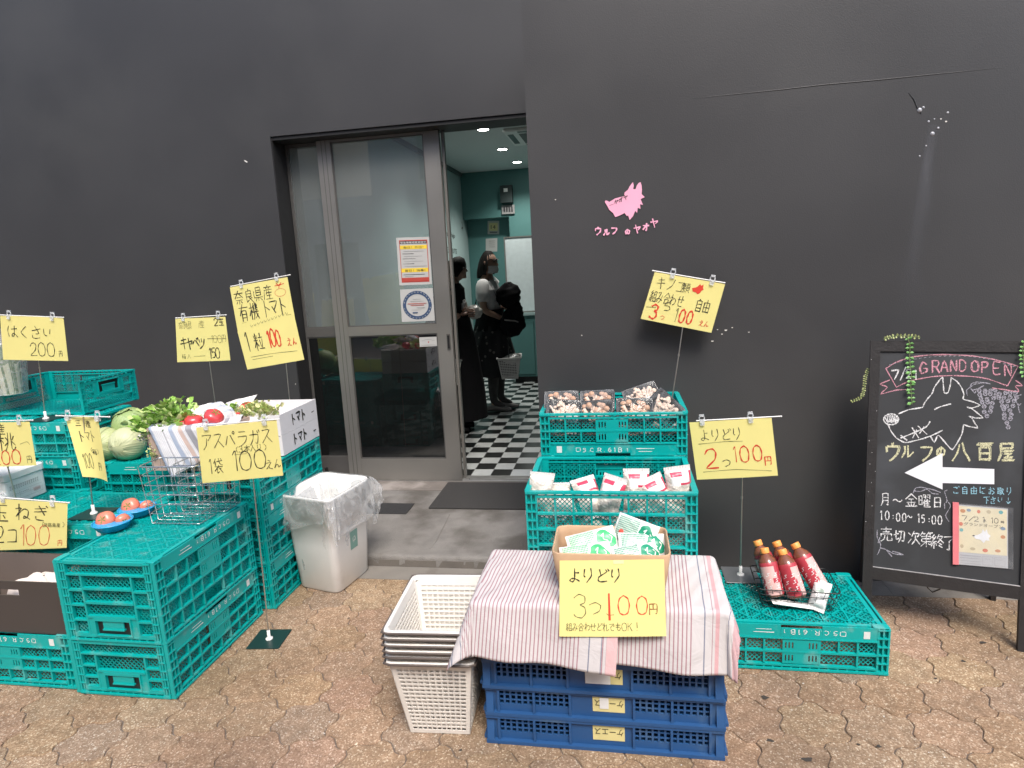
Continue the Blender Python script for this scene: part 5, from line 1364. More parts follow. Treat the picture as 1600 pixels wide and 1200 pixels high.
for u, v in ((.003, 1.15), (.03, .93), (.006, .80), (.012, .70), (.02, .62), (.010, .58), (.025, .52), (.004, .45), (.018, .75), (.033, .67)): bbx(mb, u, u+.0022, v, v+.0022, .0061, .0066)
mb.build('chalk_specks', mat('chalk_fleck', (.6, .6, .6), rough=.9), cb)
class PxPlane:
    """photo pixels carried onto the board's own plane (y written upwards, so v = -y)"""
    w = 1.; h = 1.
    def __init__(s, P, N): s.P = P; s.N = N
    def __call__(s, u, v, off=0.): return onplane(u, -v, s.P, s.N) + s.N*off
CBp = PxPlane(bp(0, 0, -.0015), N)
def chalk_mat(name, c):
    m = mat(name, c, rough=.95, var=.35, vscale=240)
    t = m.node_tree; n = t.nodes; p = n['Principled BSDF']; nz = n.new('ShaderNodeTexNoise'); nz.inputs['Scale'].default_value = 320; tc = n.new('ShaderNodeTexCoord'); t.links.new(tc.outputs['Object'], nz.inputs['Vector'])
    mr = n.new('ShaderNodeMapRange'); mr.inputs['From Min'].default_value = .30; mr.inputs['From Max'].default_value = .52; t.links.new(nz.outputs['Fac'], mr.inputs['Value'])
    t.links.new(mr.outputs['Result'], p.inputs['Alpha']); return m
cW, cP, cY, cB, cGr = chalk_mat('white_chalk', (.75, .75, .75)), chalk_mat('pink_chalk', (.62, .30, .36)), chalk_mat('pale_yellow_chalk', (.62, .60, .38)), chalk_mat('blue_chalk', (.30, .55, .66)), chalk_mat('grey_chalk', (.36, .35, .40))
def Z7(x, y): return (1320+x/4.286, -(500+y/4.286))
def Z8(x, y): return (1320+x/3.75, -(720+y/3.75))
def chalk(mb, pts, wd, f=Z7, m=0, n=3): stroke(mb, CBp, [f(*p) for p in pts], wd*1.25, m, .0006, n)
mb = MB()     # ribbon
for pts in ([(275,325),(340,285),(440,250),(560,235),(700,232),(850,240),(980,260),(1080,285),(1160,310)], [(275,325),(345,450)], [(345,450),(430,410),(520,390),(600,378),(720,372),(850,378),(960,395),(1085,440)], [(1160,310),(1090,440)], [(300,402),(235,430),(285,450),(240,495),(340,470),(410,465)], [(1145,405),(1190,440),(1140,440),(1165,480),(1060,465),(990,455)]): chalk(mb, pts, 1.5)
mb.build('ribbon_drawing', cP, cb)
mb = MB()
for k in range(26):
    x = 300+k*33; y = 312-70*math.sin(math.pi*(k+1)/27)**.8+ (12 if k > 20 else 0); chalk(mb, [(x, y), (x+15, y-3)], .8)
mb.build('stitch_dashes', cGr, cb)
def ztext(mb, txt, x, y, size, wd, f=Z7, sc=4.286, asp=1., adv=1.05, slope=0., m=0):
    px, py = f(x, y); write(mb, CBp, txt, px, py, size/sc, wd*1.2, m, adv=adv, asp=asp, slope=slope)
mb = MB()
for i, (ch, x, y, s) in enumerate(zip('GRANDOPEN', (495, 575, 635, 700, 758, 842, 905, 985, 1060), (360, 352, 346, 342, 340, 345, 352, 362, 376), (78, 78, 76, 76, 74, 74, 74, 76, 80))):
    ztext(mb, ch, x, y, s, 1.9, asp=.80)
    ztext(mb, ch, x+5, y-2, s*.97, 1.0, asp=.80)
mb.build('opening_lettering', cP, cb)
mb = MB(); ztext(mb, '7', 305, 395, 66, 2.0); ztext(mb, '/', 370, 405, 90, 1.6, asp=.5); ztext(mb, '21', 400, 395, 62, 1.6, asp=.8); ztext(mb, '7', 312, 392, 62, 1.0)
mb.build('date_lettering', cW, cb)
mb = MB()     # the animal head
for pts in ([(360,628),(430,600),(520,585),(530,560),(560,520),(585,490),(600,450),(640,395),(655,385)], [(655,385),(660,440),(665,487),(690,487),(705,440),(712,388)], [(712,388),(750,410),(780,450),(798,500),(792,530),(850,545),(905,570),(850,590),(815,582)], [(845,590),(885,620),(925,655),(870,655),(830,645)], [(850,655),(870,690),(890,722),(830,712),(795,700)], [(795,700),(785,760),(760,810),(720,868),(680,830),(625,770),(600,820),(575,780)], [(600,600),(640,580),(710,562)], [(290,700),(310,745),(345,790),(400,820),(440,815),(520,795),(590,770),(655,738)], [(375,790),(450,760),(530,725),(555,705),(570,680)], [(450,720),(495,790)], [(490,710),(550,765)], [(480,735),(455,790)], [(530,715),(500,760)], [(375,772),(415,805)]):
    chalk(mb, pts, 1.7)
mb.build('wolf_drawing', cW, cb)
mb = MB()
chalk(mb, [(310+50*math.cos(t), 665+36*math.sin(t)) for t in [6.283*k/18 for k in range(19)]], 1.8)
for k in range(6): chalk(mb, [(270+k*13, 655+6*(k % 2)), (290+k*13, 690-5*(k % 2)), (283+k*12, 640)], 1.6)
mb.build('nose_drawing', cW, cb)
mb = MB()
for txt, x, y, s in (('ウ', 258, 940, 120), ('ル', 375, 925, 85), ('フ', 495, 945, 100), ('の', 610, 915, 70), ('八', 715, 945, 125), ('百', 880, 938, 112), ('屋', 1020, 942, 118)):
    ztext(mb, txt, x, y, s, 2.6, asp=.98); ztext(mb, txt, x+7, y-1, s, 1.4, asp=.95)
mb.build('shop_name_lettering', cY, cb)
mb = MB()     # grapes and leaves
r5 = random.Random(5)
for cx_, cy_, n_ in ((955, 470, 7), (1090, 490, 9)):
    for row in range(n_):
        kk = max(1, round(3.4*(1-row/n_)+.6))
        for q in range(kk):
            x = cx_+(q-(kk-1)/2)*38+r5.uniform(-6, 6); y = cy_+row*28+r5.uniform(-5, 5)
            chalk(mb, [(x+13*math.cos(t), y+12*math.sin(t)) for t in [6.283*k/8 for k in range(9)]], 1.3); chalk(mb, [(x-8, y+3), (x+2, y-6), (x+7, y+5)], 1.2)
mb.build('grape_drawing', cGr, cb)
mb = MB()
for pts in ([(820,505),(815,470),(840,450),(870,430),(930,420),(975,428)], [(840,450),(850,425),(890,415),(930,420)], [(855,470),(890,460),(930,440)], [(845,460),(870,490),(880,470)], [(1180,500),(1140,520),(1160,570),(1180,560)], [(1130,500),(1150,540)], [(1160,560),(1165,600),(1172,620)]): chalk(mb, pts, 1.3)
mb.build('leaf_drawing', cGr, cb)
mb = MB()
for pts in ([(400,190),(415,160),(450,155),(520,170),(560,185)], [(405,175),(440,180),(480,165)], [(480,160),(510,190),(550,195)], [(585,180),(600,170)], [(585,185),(600,235),(585,250),(585,280)], [(600,235),(620,265),(590,320),(610,355)], [(190,405),(190,450),(210,490),(205,520),(190,550)], [(210,510),(240,520),(275,560)], [(240,520),(290,545),(345,550),(300,535),(280,530)], [(205,450),(195,480)]): chalk(mb, pts, 1.3, Z8)
mb.build('vine_drawing', cGr, cb)
mb = MB()
for txt, x, y, s, a in (('月', 205, 262, 70, .85), ('~', 278, 262, 60, 1), ('金', 355, 268, 75, .95), ('曜', 432, 272, 75, .95), ('日', 515, 272, 55, .95)): ztext(mb, txt, x, y, s, 1.5, Z8, 3.75, a)
mb.build('weekday_lettering', cW, cb)
mb = MB()
for ch, x, y in zip('10:00~15:00', (200, 232, 268, 298, 332, 362, 418, 442, 478, 505, 540), (345, 347, 350, 354, 356, 352, 362, 364, 368, 370, 372)): ztext(mb, ch, x, y, 50, 1.5, Z8, 3.75, .62)
mb.build('opening_hours_lettering', cW, cb)
mb = MB()
for txt, x, y, s in (('売', 202, 470, 78), ('切', 282, 478, 72), ('次', 365, 490, 82), ('第', 438, 505, 88), ('終', 505, 512, 84), ('了', 570, 525, 88)): ztext(mb, txt, x, y, s, 1.6, Z8, 3.75, .92)
mb.build('closing_note_lettering', cW, cb)
mb = MB()
for k, ch in enumerate('ご自由にお取り'): ztext(mb, ch, 630+k*52, 193+k*1.0, 44, 1.2, Z8, 3.75, .95)
for ch, x in (('下', 812), ('さ', 850), ('い', 892), ('↓', 940)): ztext(mb, ch, x, 252, 42, 1.2, Z8, 3.75, .9)
mb.build('take_one_lettering', cB, cb)
arr = [Z8(x, y) for x, y in ((350, 70), (572, -45), (572, 37), (875, 48), (875, 137), (572, 130), (572, 168))]
mb = MB(); mb.prism([CBp(a, b, .001) for a, b in arr], N*.0012); o = mb.build('arrow', mat('white_card', (.74, .74, .78), rough=.6), cb)
# leaflet in a clear sleeve with a pink spine
lf = thing('leaflet_holder', 'clear sleeve with a pink spine and a cream leaflet on the chalkboard', 'leaflet', CBp(*Z8(800, 620), .003))
def LS(x0, y0, x1, y1, off): return Surf(CBp(*Z8(x0, y0), off), CBp(*Z8(x1, y0+ (x1-x0)*.085), off), CBp(*Z8(x1, y1+(x1-x0)*.085), off), CBp(*Z8(x0, y1), off))
S = LS(662, 255, 955, 605, .003)
mb = MB(); sheet(mb, S, 0, 3, 3); patch(mb, S, .02, .98, .21, .98, 1, .0005)
r6 = random.Random(6)
for x, y, m_ in ((.10, .90, 2), (.22, .92, 3), (.42, .91, 4), (.62, .92, 5), (.86, .93, 6), (.06, .68, 4), (.9, .66, 3), (.9, .52, 2), (.07, .58, 6), (.3, .28, 5), (.55, .27, 4), (.8, .28, 2), (.08, .31, 5)):
    rx, ry = r6.uniform(.035, .06), r6.uniform(.022, .035)
    mb.grid(lambda u, v: S(x+rx*v*math.cos(6.283*u), y+ry*v*math.sin(6.283*u), .0009), 10, 1, m_)
write(mb, S, '7/21', .06, .74, .085, .0022, 7, asp=1.1, adv=1.1); printed(mb, S, '水', .50, .75, .055, 7); write(mb, S, '10', .64, .74, .085, .0022, 7, asp=.9); printed(mb, S, '時', .86, .75, .05, 7)
printed(mb, S, 'グランドオープン', .12, .665, .06, 7, width=.78)
mb.poly([S(a/100, b/100, .0012) for a, b in ((30, 50), (40, 52), (48, 56), (50, 63), (54, 58), (58, 63), (60, 56), (66, 52), (62, 48), (64, 44), (56, 44), (52, 39), (46, 44), (36, 45))], 8)
stroke(mb, S, [(.30*S.w, .50*S.h), (.33*S.w, .505*S.h)], .004, 7, .002)
for y in (.16, .12, .07, .03): stroke(mb, S, [(.05*S.w, y*S.h), (.46*S.w, y*S.h)], .0016, 9, .001)
for x in (.5, .74): 
    for st_ in ([(x, .03), (x, .17), (x+.2, .17), (x+.2, .03), (x, .03)], [(x+.04, .13), (x+.15, .13)]): stroke(mb, S, [(a*S.w, b*S.h) for a, b in st_], .001, 9, .001, 1)
mb.build('leaflet', [paperW, mat('cream_print', (.72, .64, .42), rough=.6), mat('orange_print', (.55, .25, .10), rough=.6), mat('blue_grey_print', (.2, .28, .36), rough=.6), mat('red_orange_print', (.60, .16, .08), rough=.6), mat('beige_print', (.5, .42, .26), rough=.6), mat('teal_print', (.12, .38, .36), rough=.6), prn_black, prn_white, prn_grey], lf)
mb = MB(); S2 = LS(630, 240, 665, 603, .0035)
mb.prism([S2(0, 0), S2(1, 0), S2(1, 1), S2(0, 1)], N*.006); mb.build('spine', mat('pink_plastic_spine', (.70, .20, .22), rough=.35), lf)
mb = MB(); S3 = LS(650, 245, 985, 605, .0062); mb.grid(lambda u, v: S3(u, v, 0), 3, 3); mb.build('sleeve', mat_film('clear_sleeve', (.96, .97, 1), .04, .22, rough=.1, scale=6), lf)
# artificial ivy hung over the corner
leafA = mat('artificial_leaf', (.16, .38, .10), rough=.5, var=.3, vscale=60); leafB = mat('pale_artificial_leaf', (.38, .42, .17), rough=.5, var=.25, vscale=60); stemM = mat('thin_green_stem', (.16, .22, .07), rough=.6)
def vine(label, pts, size, m, side=.9, seed=0, off=.012):
    t = thing('vine', label, 'artificial vine', pts[0]); rr = random.Random(seed)
    mb = MB(); mb.tube(pts, .0013, 5); mb.build('stem', stemM, t)
    mb = MB(); L = 0
    for i in range(len(pts)-1):
        a, b = Vector(pts[i]), Vector(pts[i+1]); n_ = max(1, int((b-a).length/(size*.95)))
        for k in range(n_):
            p = a.lerp(b, (k+.5)/n_); d = (b-a).normalized()
            for s in (-1, 1):
                sd_ = d.cross(N).normalized()*s; up = (sd_+d*rr.uniform(-.2, .5)+N*rr.uniform(-.1, .5)).normalized(); w_ = up.cross(N+Vector((rr.uniform(-.4, .4), 0, rr.uniform(-.4, .4)))).normalized(); sz = size*rr.uniform(.75, 1.2)
                nn = up.cross(w_)*.18*sz
                mb.add([p, p+up*sz*.5+w_*sz*.38+nn, p+up*sz+nn*0, p+up*sz*.5-w_*sz*.38+nn], [(0, 1, 2), (0, 2, 3)])
    mb.build('leaves', m, t)
def cpx(x, y, n): return onplane(x, y, bp(0, 0, n), N)
vine('green artificial vine hanging down the left front of the chalkboard', [cpx(*q, .012) for q in ((1418, 526), (1422, 540), (1421, 562), (1424, 585), (1423, 605), (1425, 632))], .018, leafA, seed=1)
vine('pale artificial sprig lying along the top left of the chalkboard', [cpx(*q, .010) for q in ((1380, 530), (1398, 525), (1416, 525), (1438, 527))], .011, leafB, seed=2)
vine('pale artificial sprig sticking out left of the chalkboard leg', [cpx(*q, -.01) for q in ((1357, 575), (1352, 590), (1350, 608), (1347, 620), (1330, 628))], .009, leafB, seed=3)
vine('green artificial leaves at the right top of the chalkboard', [cpx(*q, .012) for q in ((1602, 530), (1598, 545), (1599, 565), (1601, 590))], .016, leafA, seed=4)

# ------------------------------------------------------------------ drinks on the single crate
wireB = mat('black_wire', (.015, .015, .015), rough=.4)
def wire_basket(name, label, cat, x0, x1, y0, y1, z0, z1, fl, nx_, ny_, nz_, m, r_=.0016, group=None, loops_=False, rz=0.):
    t = thing(name, label, cat, ((x0+x1)/2, (y0+y1)/2, z0), rz, group); t.rotation_euler = (0, 0, rz)
    a, b = (x1-x0)/2, (y1-y0)/2; h = z1-z0
    def rect(k, z, e=0): s = 1-fl*(1-k); return [(-a*s-e, -b*s-e, z), (a*s+e, -b*s-e, z), (a*s+e, b*s+e, z), (-a*s-e, b*s+e, z)]
    mb = MB()
    def rl(ps, r2): mb.tube([(*q, ps[0][2]) for q in roundpoly([p[:2] for p in ps], .02, 3)], r2, 6, 0, True)
    for k in range(nz_): rl(rect(k/nz_, .003+h*k/nz_), r_)
    for k in range(nx_+1):
        f = -1+2*k/nx_; s0 = 1-fl
        mb.tube([(f*a, -b, h), (f*a*s0, -b*s0, .003), (f*a*s0, b*s0, .003), (f*a, b, h)], r_*.6, 5, 0, False)
    for k in range(ny_+1):
        f = -1+2*k/ny_; s0 = 1-fl
        mb.tube([(-a, f*b, h), (-a*s0, f*b*s0, .003), (a*s0, f*b*s0, .003), (a, f*b, h)], r_*.85, 5, 0, False)
    mb.build('wire_mesh', m, t, local=True)
    mb = MB(); rl(rect(1, h), r_*1.5)
    if loops_:
        for x in (-.02, .045): mb.tube([(x+.016*math.cos(q), -b-.002, h-.001+.013*math.sin(q)) for q in [math.pi*k/8 for k in range(9)]], r_, 5)
    mb.build('rim', m, t, local=True)
    return t
wire_basket('wire_basket', 'black wire basket holding the drink bottles on the single teal crate', 'wire basket', .535, .845, 2.455, 2.665, K_TOP+.001, K_TOP+.085, .16, 11, 8, 3, wireB, .0015, None, True, R(-3))
drink = mat('amber_drink', (.19, .065, .035), rough=.1, var=.1, spec=.7); capM = mat('orange_bottle_cap', (.85, .33, .08), rough=.4)
labRed = mat('red_label_print', (.40, .045, .06), rough=.3, var=.15, vscale=40); labPink = mat('pink_label_print', (.64, .40, .37), rough=.3, var=.2, vscale=35)
def bottle():
    t = thing('drink_bottle', 'x', 'bottle', (0, 0, 0))
    mb = MB(); mb.lathe([(.024, 0), (.0305, .004), (.0315, .02), (.0315, .145), (.028, .163), (.016, .183), (.0125, .188), (.0125, .196)], 22, 0); mb.build('body', drink, t, local=True)
    mb = MB(); mb.lathe([(.0150, .190), (.0155, .192), (.0155, .212), (.0145, .2145), (0, .2147)], 22, 0, True, (0, 0, 0), lambda a, z: 1+.018*math.sin(a*11)); mb.build('cap', capM, t, local=True)
    mb = MB()
    def lab(u, v):
        a = 2*math.pi*u; return ((.0320-.003*max(0, v-.93)/.07)*math.cos(a), (.0320-.003*max(0, v-.93)/.07)*math.sin(a), .010+.145*v)
    mb.grid(lab, 36, 14, 0, True, lambda u, v: 0 if (abs(math.sin(u*math.pi*2+v*.6)) > .72 or v > .86 or (.35 < v < .5 and u % .25 < .1)) else 1, True); o = mb.build('label', [labRed, labPink], t, local=True)
    mb = MB(); r7 = random.Random(9)
    class CS:
        w, h = .2, .125
        def __call__(s, u, v, off=0): a = 2*math.pi*u; r_ = .0323+off; return (r_*math.cos(a), r_*math.sin(a), .012+.125*v)
    S = CS()
    for k in range(4): write(mb, S, ['ウーオ', 'コーラ', 'ル', 'アスラ'][k], .05+.25*k, .55, .22, .002, 0, asp=.8) if False else None
    for k in range(8):
        u = k/8+.02
        for q in range(3): stroke(mb, S, [((u+.00)*.2, (.2+.22*q)*.125), ((u+.05)*.2, (.23+.22*q)*.125), ((u+.03)*.2, (.30+.22*q)*.125), ((u+.07)*.2, (.31+.22*q)*.125)], .0022, 0, .0004)
    mb.build('label_print', M['print_white'], t, local=True)
    return t
def aim(base, top, spin=0.):
    d = Vector(top)-Vector(base); q = d.to_track_quat('Z', 'Y'); return (q @ Euler((0, 0, spin)).to_quaternion()).to_euler()
kz = K_TOP+.008
bt = bottle(); bt['group'] = 'drink bottles with orange caps'
bspec = [((.605, 2.490, kz+.034), (.575, 2.560, kz+.20), 'drink bottle leaning in the front left corner of the black wire basket', 1.2),
         ((.690, 2.488, kz+.034), (.645, 2.560, kz+.195), 'drink bottle second from the left at the front of the wire basket', 2.3),
         ((.622, 2.575, kz+.036), (.562, 2.640, kz+.205), 'drink bottle at the back left of the wire basket, tallest cap on the left', .4),
         ((.706, 2.575, kz+.036), (.640, 2.645, kz+.200), 'drink bottle behind the front two, in the middle of the wire basket', 3.3),
         ((.790, 2.545, kz+.050), (.715, 2.620, kz+.190), 'drink bottle leaning far left over the pouch at the right of the basket', 2.0)]
for i, (b_, t_, lab_, sp) in enumerate(bspec):
    if i == 0: q = bt; q['label'] = lab_
    else: q = dup(bt, lab_)
    q.location = b_; q.rotation_euler = aim(b_, t_, sp); q.scale = (1.16, 1.16, .90)
def pouch(name, label, cat, loc, rot, a, b, th, mats, fm=None, group=None, seed=0, crimp=True):
    t = thing(name, label, cat, loc, 0, group); t.rotation_euler = rot; rr = random.Random(seed); ph = [rr.uniform(0, 6) for _ in range(5)]
    def P(u, v, s):
        x, y = (u-.5)*a*(1-.06*math.sin(v*3.14)), (v-.5)*b
        e = (max(0, 1-abs(2*u-1)**3)*max(0, 1-abs(2*v-1)**4))**.7
        h = th*e + .10*th*math.sin(u*13+ph[0]+v*5)*e + .07*th*math.sin(v*19+ph[1]-u*7)*e
        return Vector((x, y, s*h))
    mb = MB(); mb.grid(lambda u, v: P(u, v, 1), 18, 18, 0, True, fm); mb.grid(lambda u, v: P(u, v, -1), 18, 18, 0, True, fm)
    mb.build('film', mats, t, local=True)
    if crimp:
        mb = MB()
        for s in (0, 1): mb.grid(lambda u, v: Vector(((u-.5)*a, (s-.5)*b+(2*s-1)*v*.014, .0015*math.sin(u*70))), 20, 1, 0, False)
        mb.build('crimped_seal', mats[-1] if isinstance(mats, list) else mats, t, local=True)
    return t
whitepk = mat('white_pouch_film', (.68, .68, .66), rough=.25, var=.12, vscale=30, bump=.5, bscale=35)
prntB = mat('grey_green_print', (.34, .42, .36), rough=.35)
pouch('drink_pouch', 'white pouch lying at the right front of the black wire basket', 'pouch', (.772, 2.487, kz+.045), (R(50), R(8), R(-28)), .065, .095, .020, [whitepk, prntB, whitepk], lambda u, v: 1 if (.25 < u < .75 and .6 < v < .8) else 0, None, 3)
pouch('drink_pouch', 'small pale pouch lying flat along the front of the wire basket', 'pouch', (.675, 2.452+.02, kz+.012), (R(8), 0, R(92)),   .04, .15, .008, [whitepk, whitepk], None, None, 4)

# ------------------------------------------------------------------ mushrooms
trayM = mat('black_foam_tray', (.012, .012, .013), rough=.35, spec=.6); mushM = mat('buff_mushroom', (.66, .50, .40), rough=.7, var=.25, vscale=40); mushC = mat('tan_mushroom_cap', (.46, .28, .19), rough=.6, var=.3, vscale=50); mushW = mat('white_mushroom', (.62, .51, .43), rough=.7, var=.12, vscale=40)
filmT = mat_film('clear_wrap', (.99, .99, .99), .0, .16, rough=.06, scale=14)
def mushroom_tray(seed, capm, stemm, dens):
    t = thing('mushroom_tray', 'x', 'mushroom tray', (0, 0, 0), 0, 'black trays of wrapped mushrooms'); rr = random.Random(seed)
    a, b, h = .075, .055, .030
    def rg(e, z): return [(x, y, z) for x, y in roundpoly([(-a-e, -b-e), (a+e, -b-e), (a+e, b+e), (-a-e, b+e)], .018, 3)]
    mb = MB(); loops(mb, [rg(-.012, 0), rg(-.004, .012), rg(0, h), rg(.006, h+.001), rg(.006, h-.003), rg(-.006, h), rg(-.014, .004)], 0, True, True); mb.build('tray', trayM, t, local=True)
    mb = MB()
    for k in range(dens):
        x0, y0 = rr.uniform(-.02, .02), -b*.75+rr.uniform(-.006, .012)
        x1, y1 = x0+rr.uniform(-.050, .050), b*rr.uniform(-.1, .82); z1 = h*rr.uniform(.75, 1.15)
        mb.tube([(x0, y0, .012+rr.uniform(0, .01)), ((x0+x1)/2+rr.uniform(-.004, .004), (y0+y1)/2, .02+rr.uniform(0, .008)), (x1, y1, z1)], [.0085, .0065, .005], 6)
    mb.build('stems', stemm, t, local=True)
    mb = MB(); rr = random.Random(seed)
    for k in range(dens):
        x0, y0 = rr.uniform(-.02, .02), -b*.75+rr.uniform(-.006, .012); x1, y1 = x0+rr.uniform(-.050, .050), b*rr.uniform(-.1, .82); z1 = h*rr.uniform(.75, 1.15)
        [rr.uniform(0, 1) for _ in range(3)]
        c = rr.uniform(.009, .015); mb.X = Matrix.Translation((x1, y1, z1)) @ Euler((rr.uniform(-.8, .2), rr.uniform(-.5, .5), 0)).to_matrix().to_4x4()
        mb.lathe([(0, .55*c), (.5*c, .45*c), (.9*c, .15*c), (c, -.1*c), (.6*c, -.15*c), (0, -.1*c)], 9)
    mb.build('caps', capm, t, local=True)
    mb = MB(); mb.grid(lambda u, v: ((u-.5)*2*(a+.003), (v-.5)*2*(b+.003), h+.002+.010*math.sin(math.pi*u)*math.sin(math.pi*v)+.001*math.sin(u*21)*math.sin(v*17)), 12, 10); mb.build('wrap', filmT, t, local=True)
    mb = MB(); mb.grid(lambda u, v: (.012+.05*u, -.046+.032*v, h+.004+.010*math.sin(math.pi*(.58+.3*u))*math.sin(math.pi*(.08+.28*v))), 4, 4); mb.build('label', mat('white_price_label', (.7, .68, .66), rough=.5), t, local=True)
    return t
tr_ = [mushroom_tray(1, mushC, mushM, 22), mushroom_tray(2, mushM, mushW, 20)]
mz = MT+.012
mspec = [(0, (-.250, 2.752, mz+.158), (62, 4, 4), 'black tray of pale mushrooms leaning at the left front of the upper crate', 1),
         (1, (-.105, 2.752, mz+.152), (60, -6, -8), 'black tray of mushrooms second from the left at the front of the upper crate', 0),
         (2, (.060, 2.752, mz+.160), (62, 2, 3), 'black tray of tan mushrooms third from the left at the front of the upper crate', 0),
         (3, (.195, 2.765, mz+.168), (56, 34, -40), 'black tray turned on its corner at the right end of the upper crate', 1),
         (4, (-.265, 2.84, mz+.180), (50, 0, 3), 'black tray lying behind the left front mushroom tray', 0),
         (5, (-.10, 2.845, mz+.180), (52, -3, -6), 'black tray lying behind the second mushroom tray', 0),
         (6, (.10, 2.865, mz+.195), (52, -16, 12), 'highest black tray tilted up at the back of the upper crate', 1)]
usedm = set()
for i, loc, ro, lab_, k in mspec:
    q = tr_[k] if k not in usedm else dup(tr_[k], lab_)
    usedm.add(k); q['label'] = lab_; q.location = loc; q.rotation_euler = tuple(R(x) for x in ro)
n_ = 0
for x in (-.255, -.095, .065, .205):
    for y, nm in ((2.755, 'front'), (2.885, 'middle')):
        for zk in (0, 1, 2):
            if zk and nm != 'front' or zk > (1 if abs(x+.095) > .2 else 2): pass
            if zk == 2 or (zk == 1 and nm == 'back'): continue
            n_ += 1
            dup(tr_[n_ % 2], 'mushroom tray lying flat low in the upper crate, %s %s, %s' % (nm, {-.255: 'left', -.095: 'middle left', .065: 'middle right', .205: 'right'}[x], 'bottom layer' if zk == 0 else 'second layer'), (x, y, mz+zk*.042), (0, 0, rnd.choice((0, math.pi))+rnd.uniform(-.05, .05)))
# bags of white mushrooms in the deep crate
bagM = mat('bagged_white_mushroom', (.66, .60, .53), rough=.25, var=.16, vscale=60, bump=.7, bscale=70); bagR = mat('red_bag_print', (.60, .05, .10), rough=.3); bagWh = mat('white_bag_print', (.74, .73, .72), rough=.25, var=.05); bagC = mat('clear_bag_edge', (.62, .60, .58), rough=.2)
def bagf(u, v):
    if v < .60 or v > .95: return 0
    if u < .16: return 0
    return 1 if (v > .86 and u < .62) or (v < .68 and u > .5) or u > .90 else 2
bagc = pouch('mushroom_bag', 'x', 'mushroom bag', (0, 0, 0), (0, 0, 0), .115, .165, .030, [bagM, bagR, bagWh, bagC], bagf, 'bags of white mushrooms', 8)
bz = MD+.018+.008
RZ = MD+.018+.335
bags = [((-.315, 2.325, RZ-.020), (82, 12, 22), 'white mushroom bag standing at the left end of the deep crate'), ((-.235, 2.35, RZ-.050), (30, 5, 20), 'white mushroom bag lying low beside the left end of the deep crate'),
        ((-.125, 2.345, RZ-.040), (50, -8, 25), 'mushroom bag with a red band in the left middle of the deep crate'), ((-.045, 2.32, RZ-.030), (68, 8, -28), 'mushroom bag with red print leaning left in the middle of the deep crate'),
        ((.055, 2.335, RZ-.008), (76, 3, 10), 'tallest red printed mushroom bag right of the middle of the deep crate'), ((.135, 2.325, RZ-.030), (70, -18, 24), 'red printed mushroom bag leaning right, second from the right end'),
        ((.215, 2.345, RZ+.000), (80, -4, 12), 'upright red printed mushroom bag at the right end of the deep crate'), ((.150, 2.355, RZ-.050), (25, 0, 10), 'white mushroom bag lying at the right front of the deep crate')]
bagpl = pouch('mushroom_bag', 'x', 'mushroom bag', (0, 0, 0), (0, 0, 0), .115, .165, .032, [bagM, bagC], None, 'bags of white mushrooms', 15)
for i, (loc, ro, lab_) in enumerate(bags):
    q = bagpl if i == 0 else dup(bagpl, lab_) if i in (1, 7) else bagc if i == 2 else dup(bagc, lab_)
    q['label'] = lab_; q.location = Vector(loc)+Vector((0, 0, -.022)); q.rotation_euler = tuple(R(x) for x in ro); q.scale = (.88, .88, 1)
for k, x in enumerate((-.27, -.14, -.01, .12, .235)):
    for l_, z in enumerate((.035, .095, .155, .215)):
        if l_ == 3 and k in (1, 2): continue
        dup(bagpl, 'mushroom bag low in the deep crate, %s, layer %s from the bottom' % (['left end', 'middle left', 'middle', 'middle right', 'right end'][k], ['one', 'two', 'three', 'four'][l_]), (x*.86-.008+rnd.uniform(-.01, .01), 2.358+rnd.uniform(-.005, .015), bz+z), (R(rnd.uniform(-12, 12)), R(rnd.uniform(-8, 8)), rnd.uniform(-.3, .3)+(math.pi if (k+l_) % 2 else 0)))

# ------------------------------------------------------------------ cartons, vegetables, bowls and wire baskets on the left
cartonM = mat('white_carton', (.70, .69, .70), rough=.7, var=.04, bump=.05, bscale=40); cartonIn = mat('carton_inside', (.60, .54, .53), rough=.8, var=.06)
def carton(label, x0, x1, y0, y1, z0, z1, open_top):
    t = thing('carton', label, 'carton', ((x0+x1)/2, (y0+y1)/2, z0), 0, 'white tomato cartons')
    th = .006; mb = MB()
    mb.box(x0, x0+th, y0, y1, z0, z1); mb.box(x1-th, x1, y0, y1, z0, z1); mb.box(x0+th, x1-th, y0, y0+th, z0, z1-.002); mb.box(x0+th, x1-th, y1-th, y1, z0, z1-.002); mb.box(x0+th, x1-th, y0+th, y1-th, z0+.0005, z0+th, 1)
    if not open_top: mb.box(x0+th, x1-th, y0+th, y1-th, z1-th-.001, z1-.003, 0)
    mb.build('box', [cartonM, cartonIn], t)
    S = Surf((x1+.0008, y0, z1), (x1+.0008, y1, z1), (x1+.0008, y1, z0), (x1+.0008, y0, z0))
    mb = MB(); write(mb, S, 'トマト', .26, .26, .54, .0105, 0, asp=.95, adv=.95); stroke(mb, S, [(.84*S.w, .42*S.h), (.91*S.w, .44*S.h)], .006)
    mb.build('lettering', M['ink_black'], t)
    return t
TY0, TY1, TX0, TX1 = 2.872, 3.268, -2.125, -1.702
carton('lower white tomato carton on the teal crates beside the bin', TX0, TX1, TY0, TY1, B_TOP+.002, B_TOP+.106, False)
carton('upper open white tomato carton with tomato packs inside', TX0, TX1, TY0, TY1, B_TOP+.107, B_TOP+.216, True)
CT = B_TOP+.216
tomM = mat('pink_red_tomato', (.58, .055, .06), rough=.22, var=.2, vscale=14, spec=.6); calyx = mat('green_calyx', (.10, .26, .05), rough=.6)
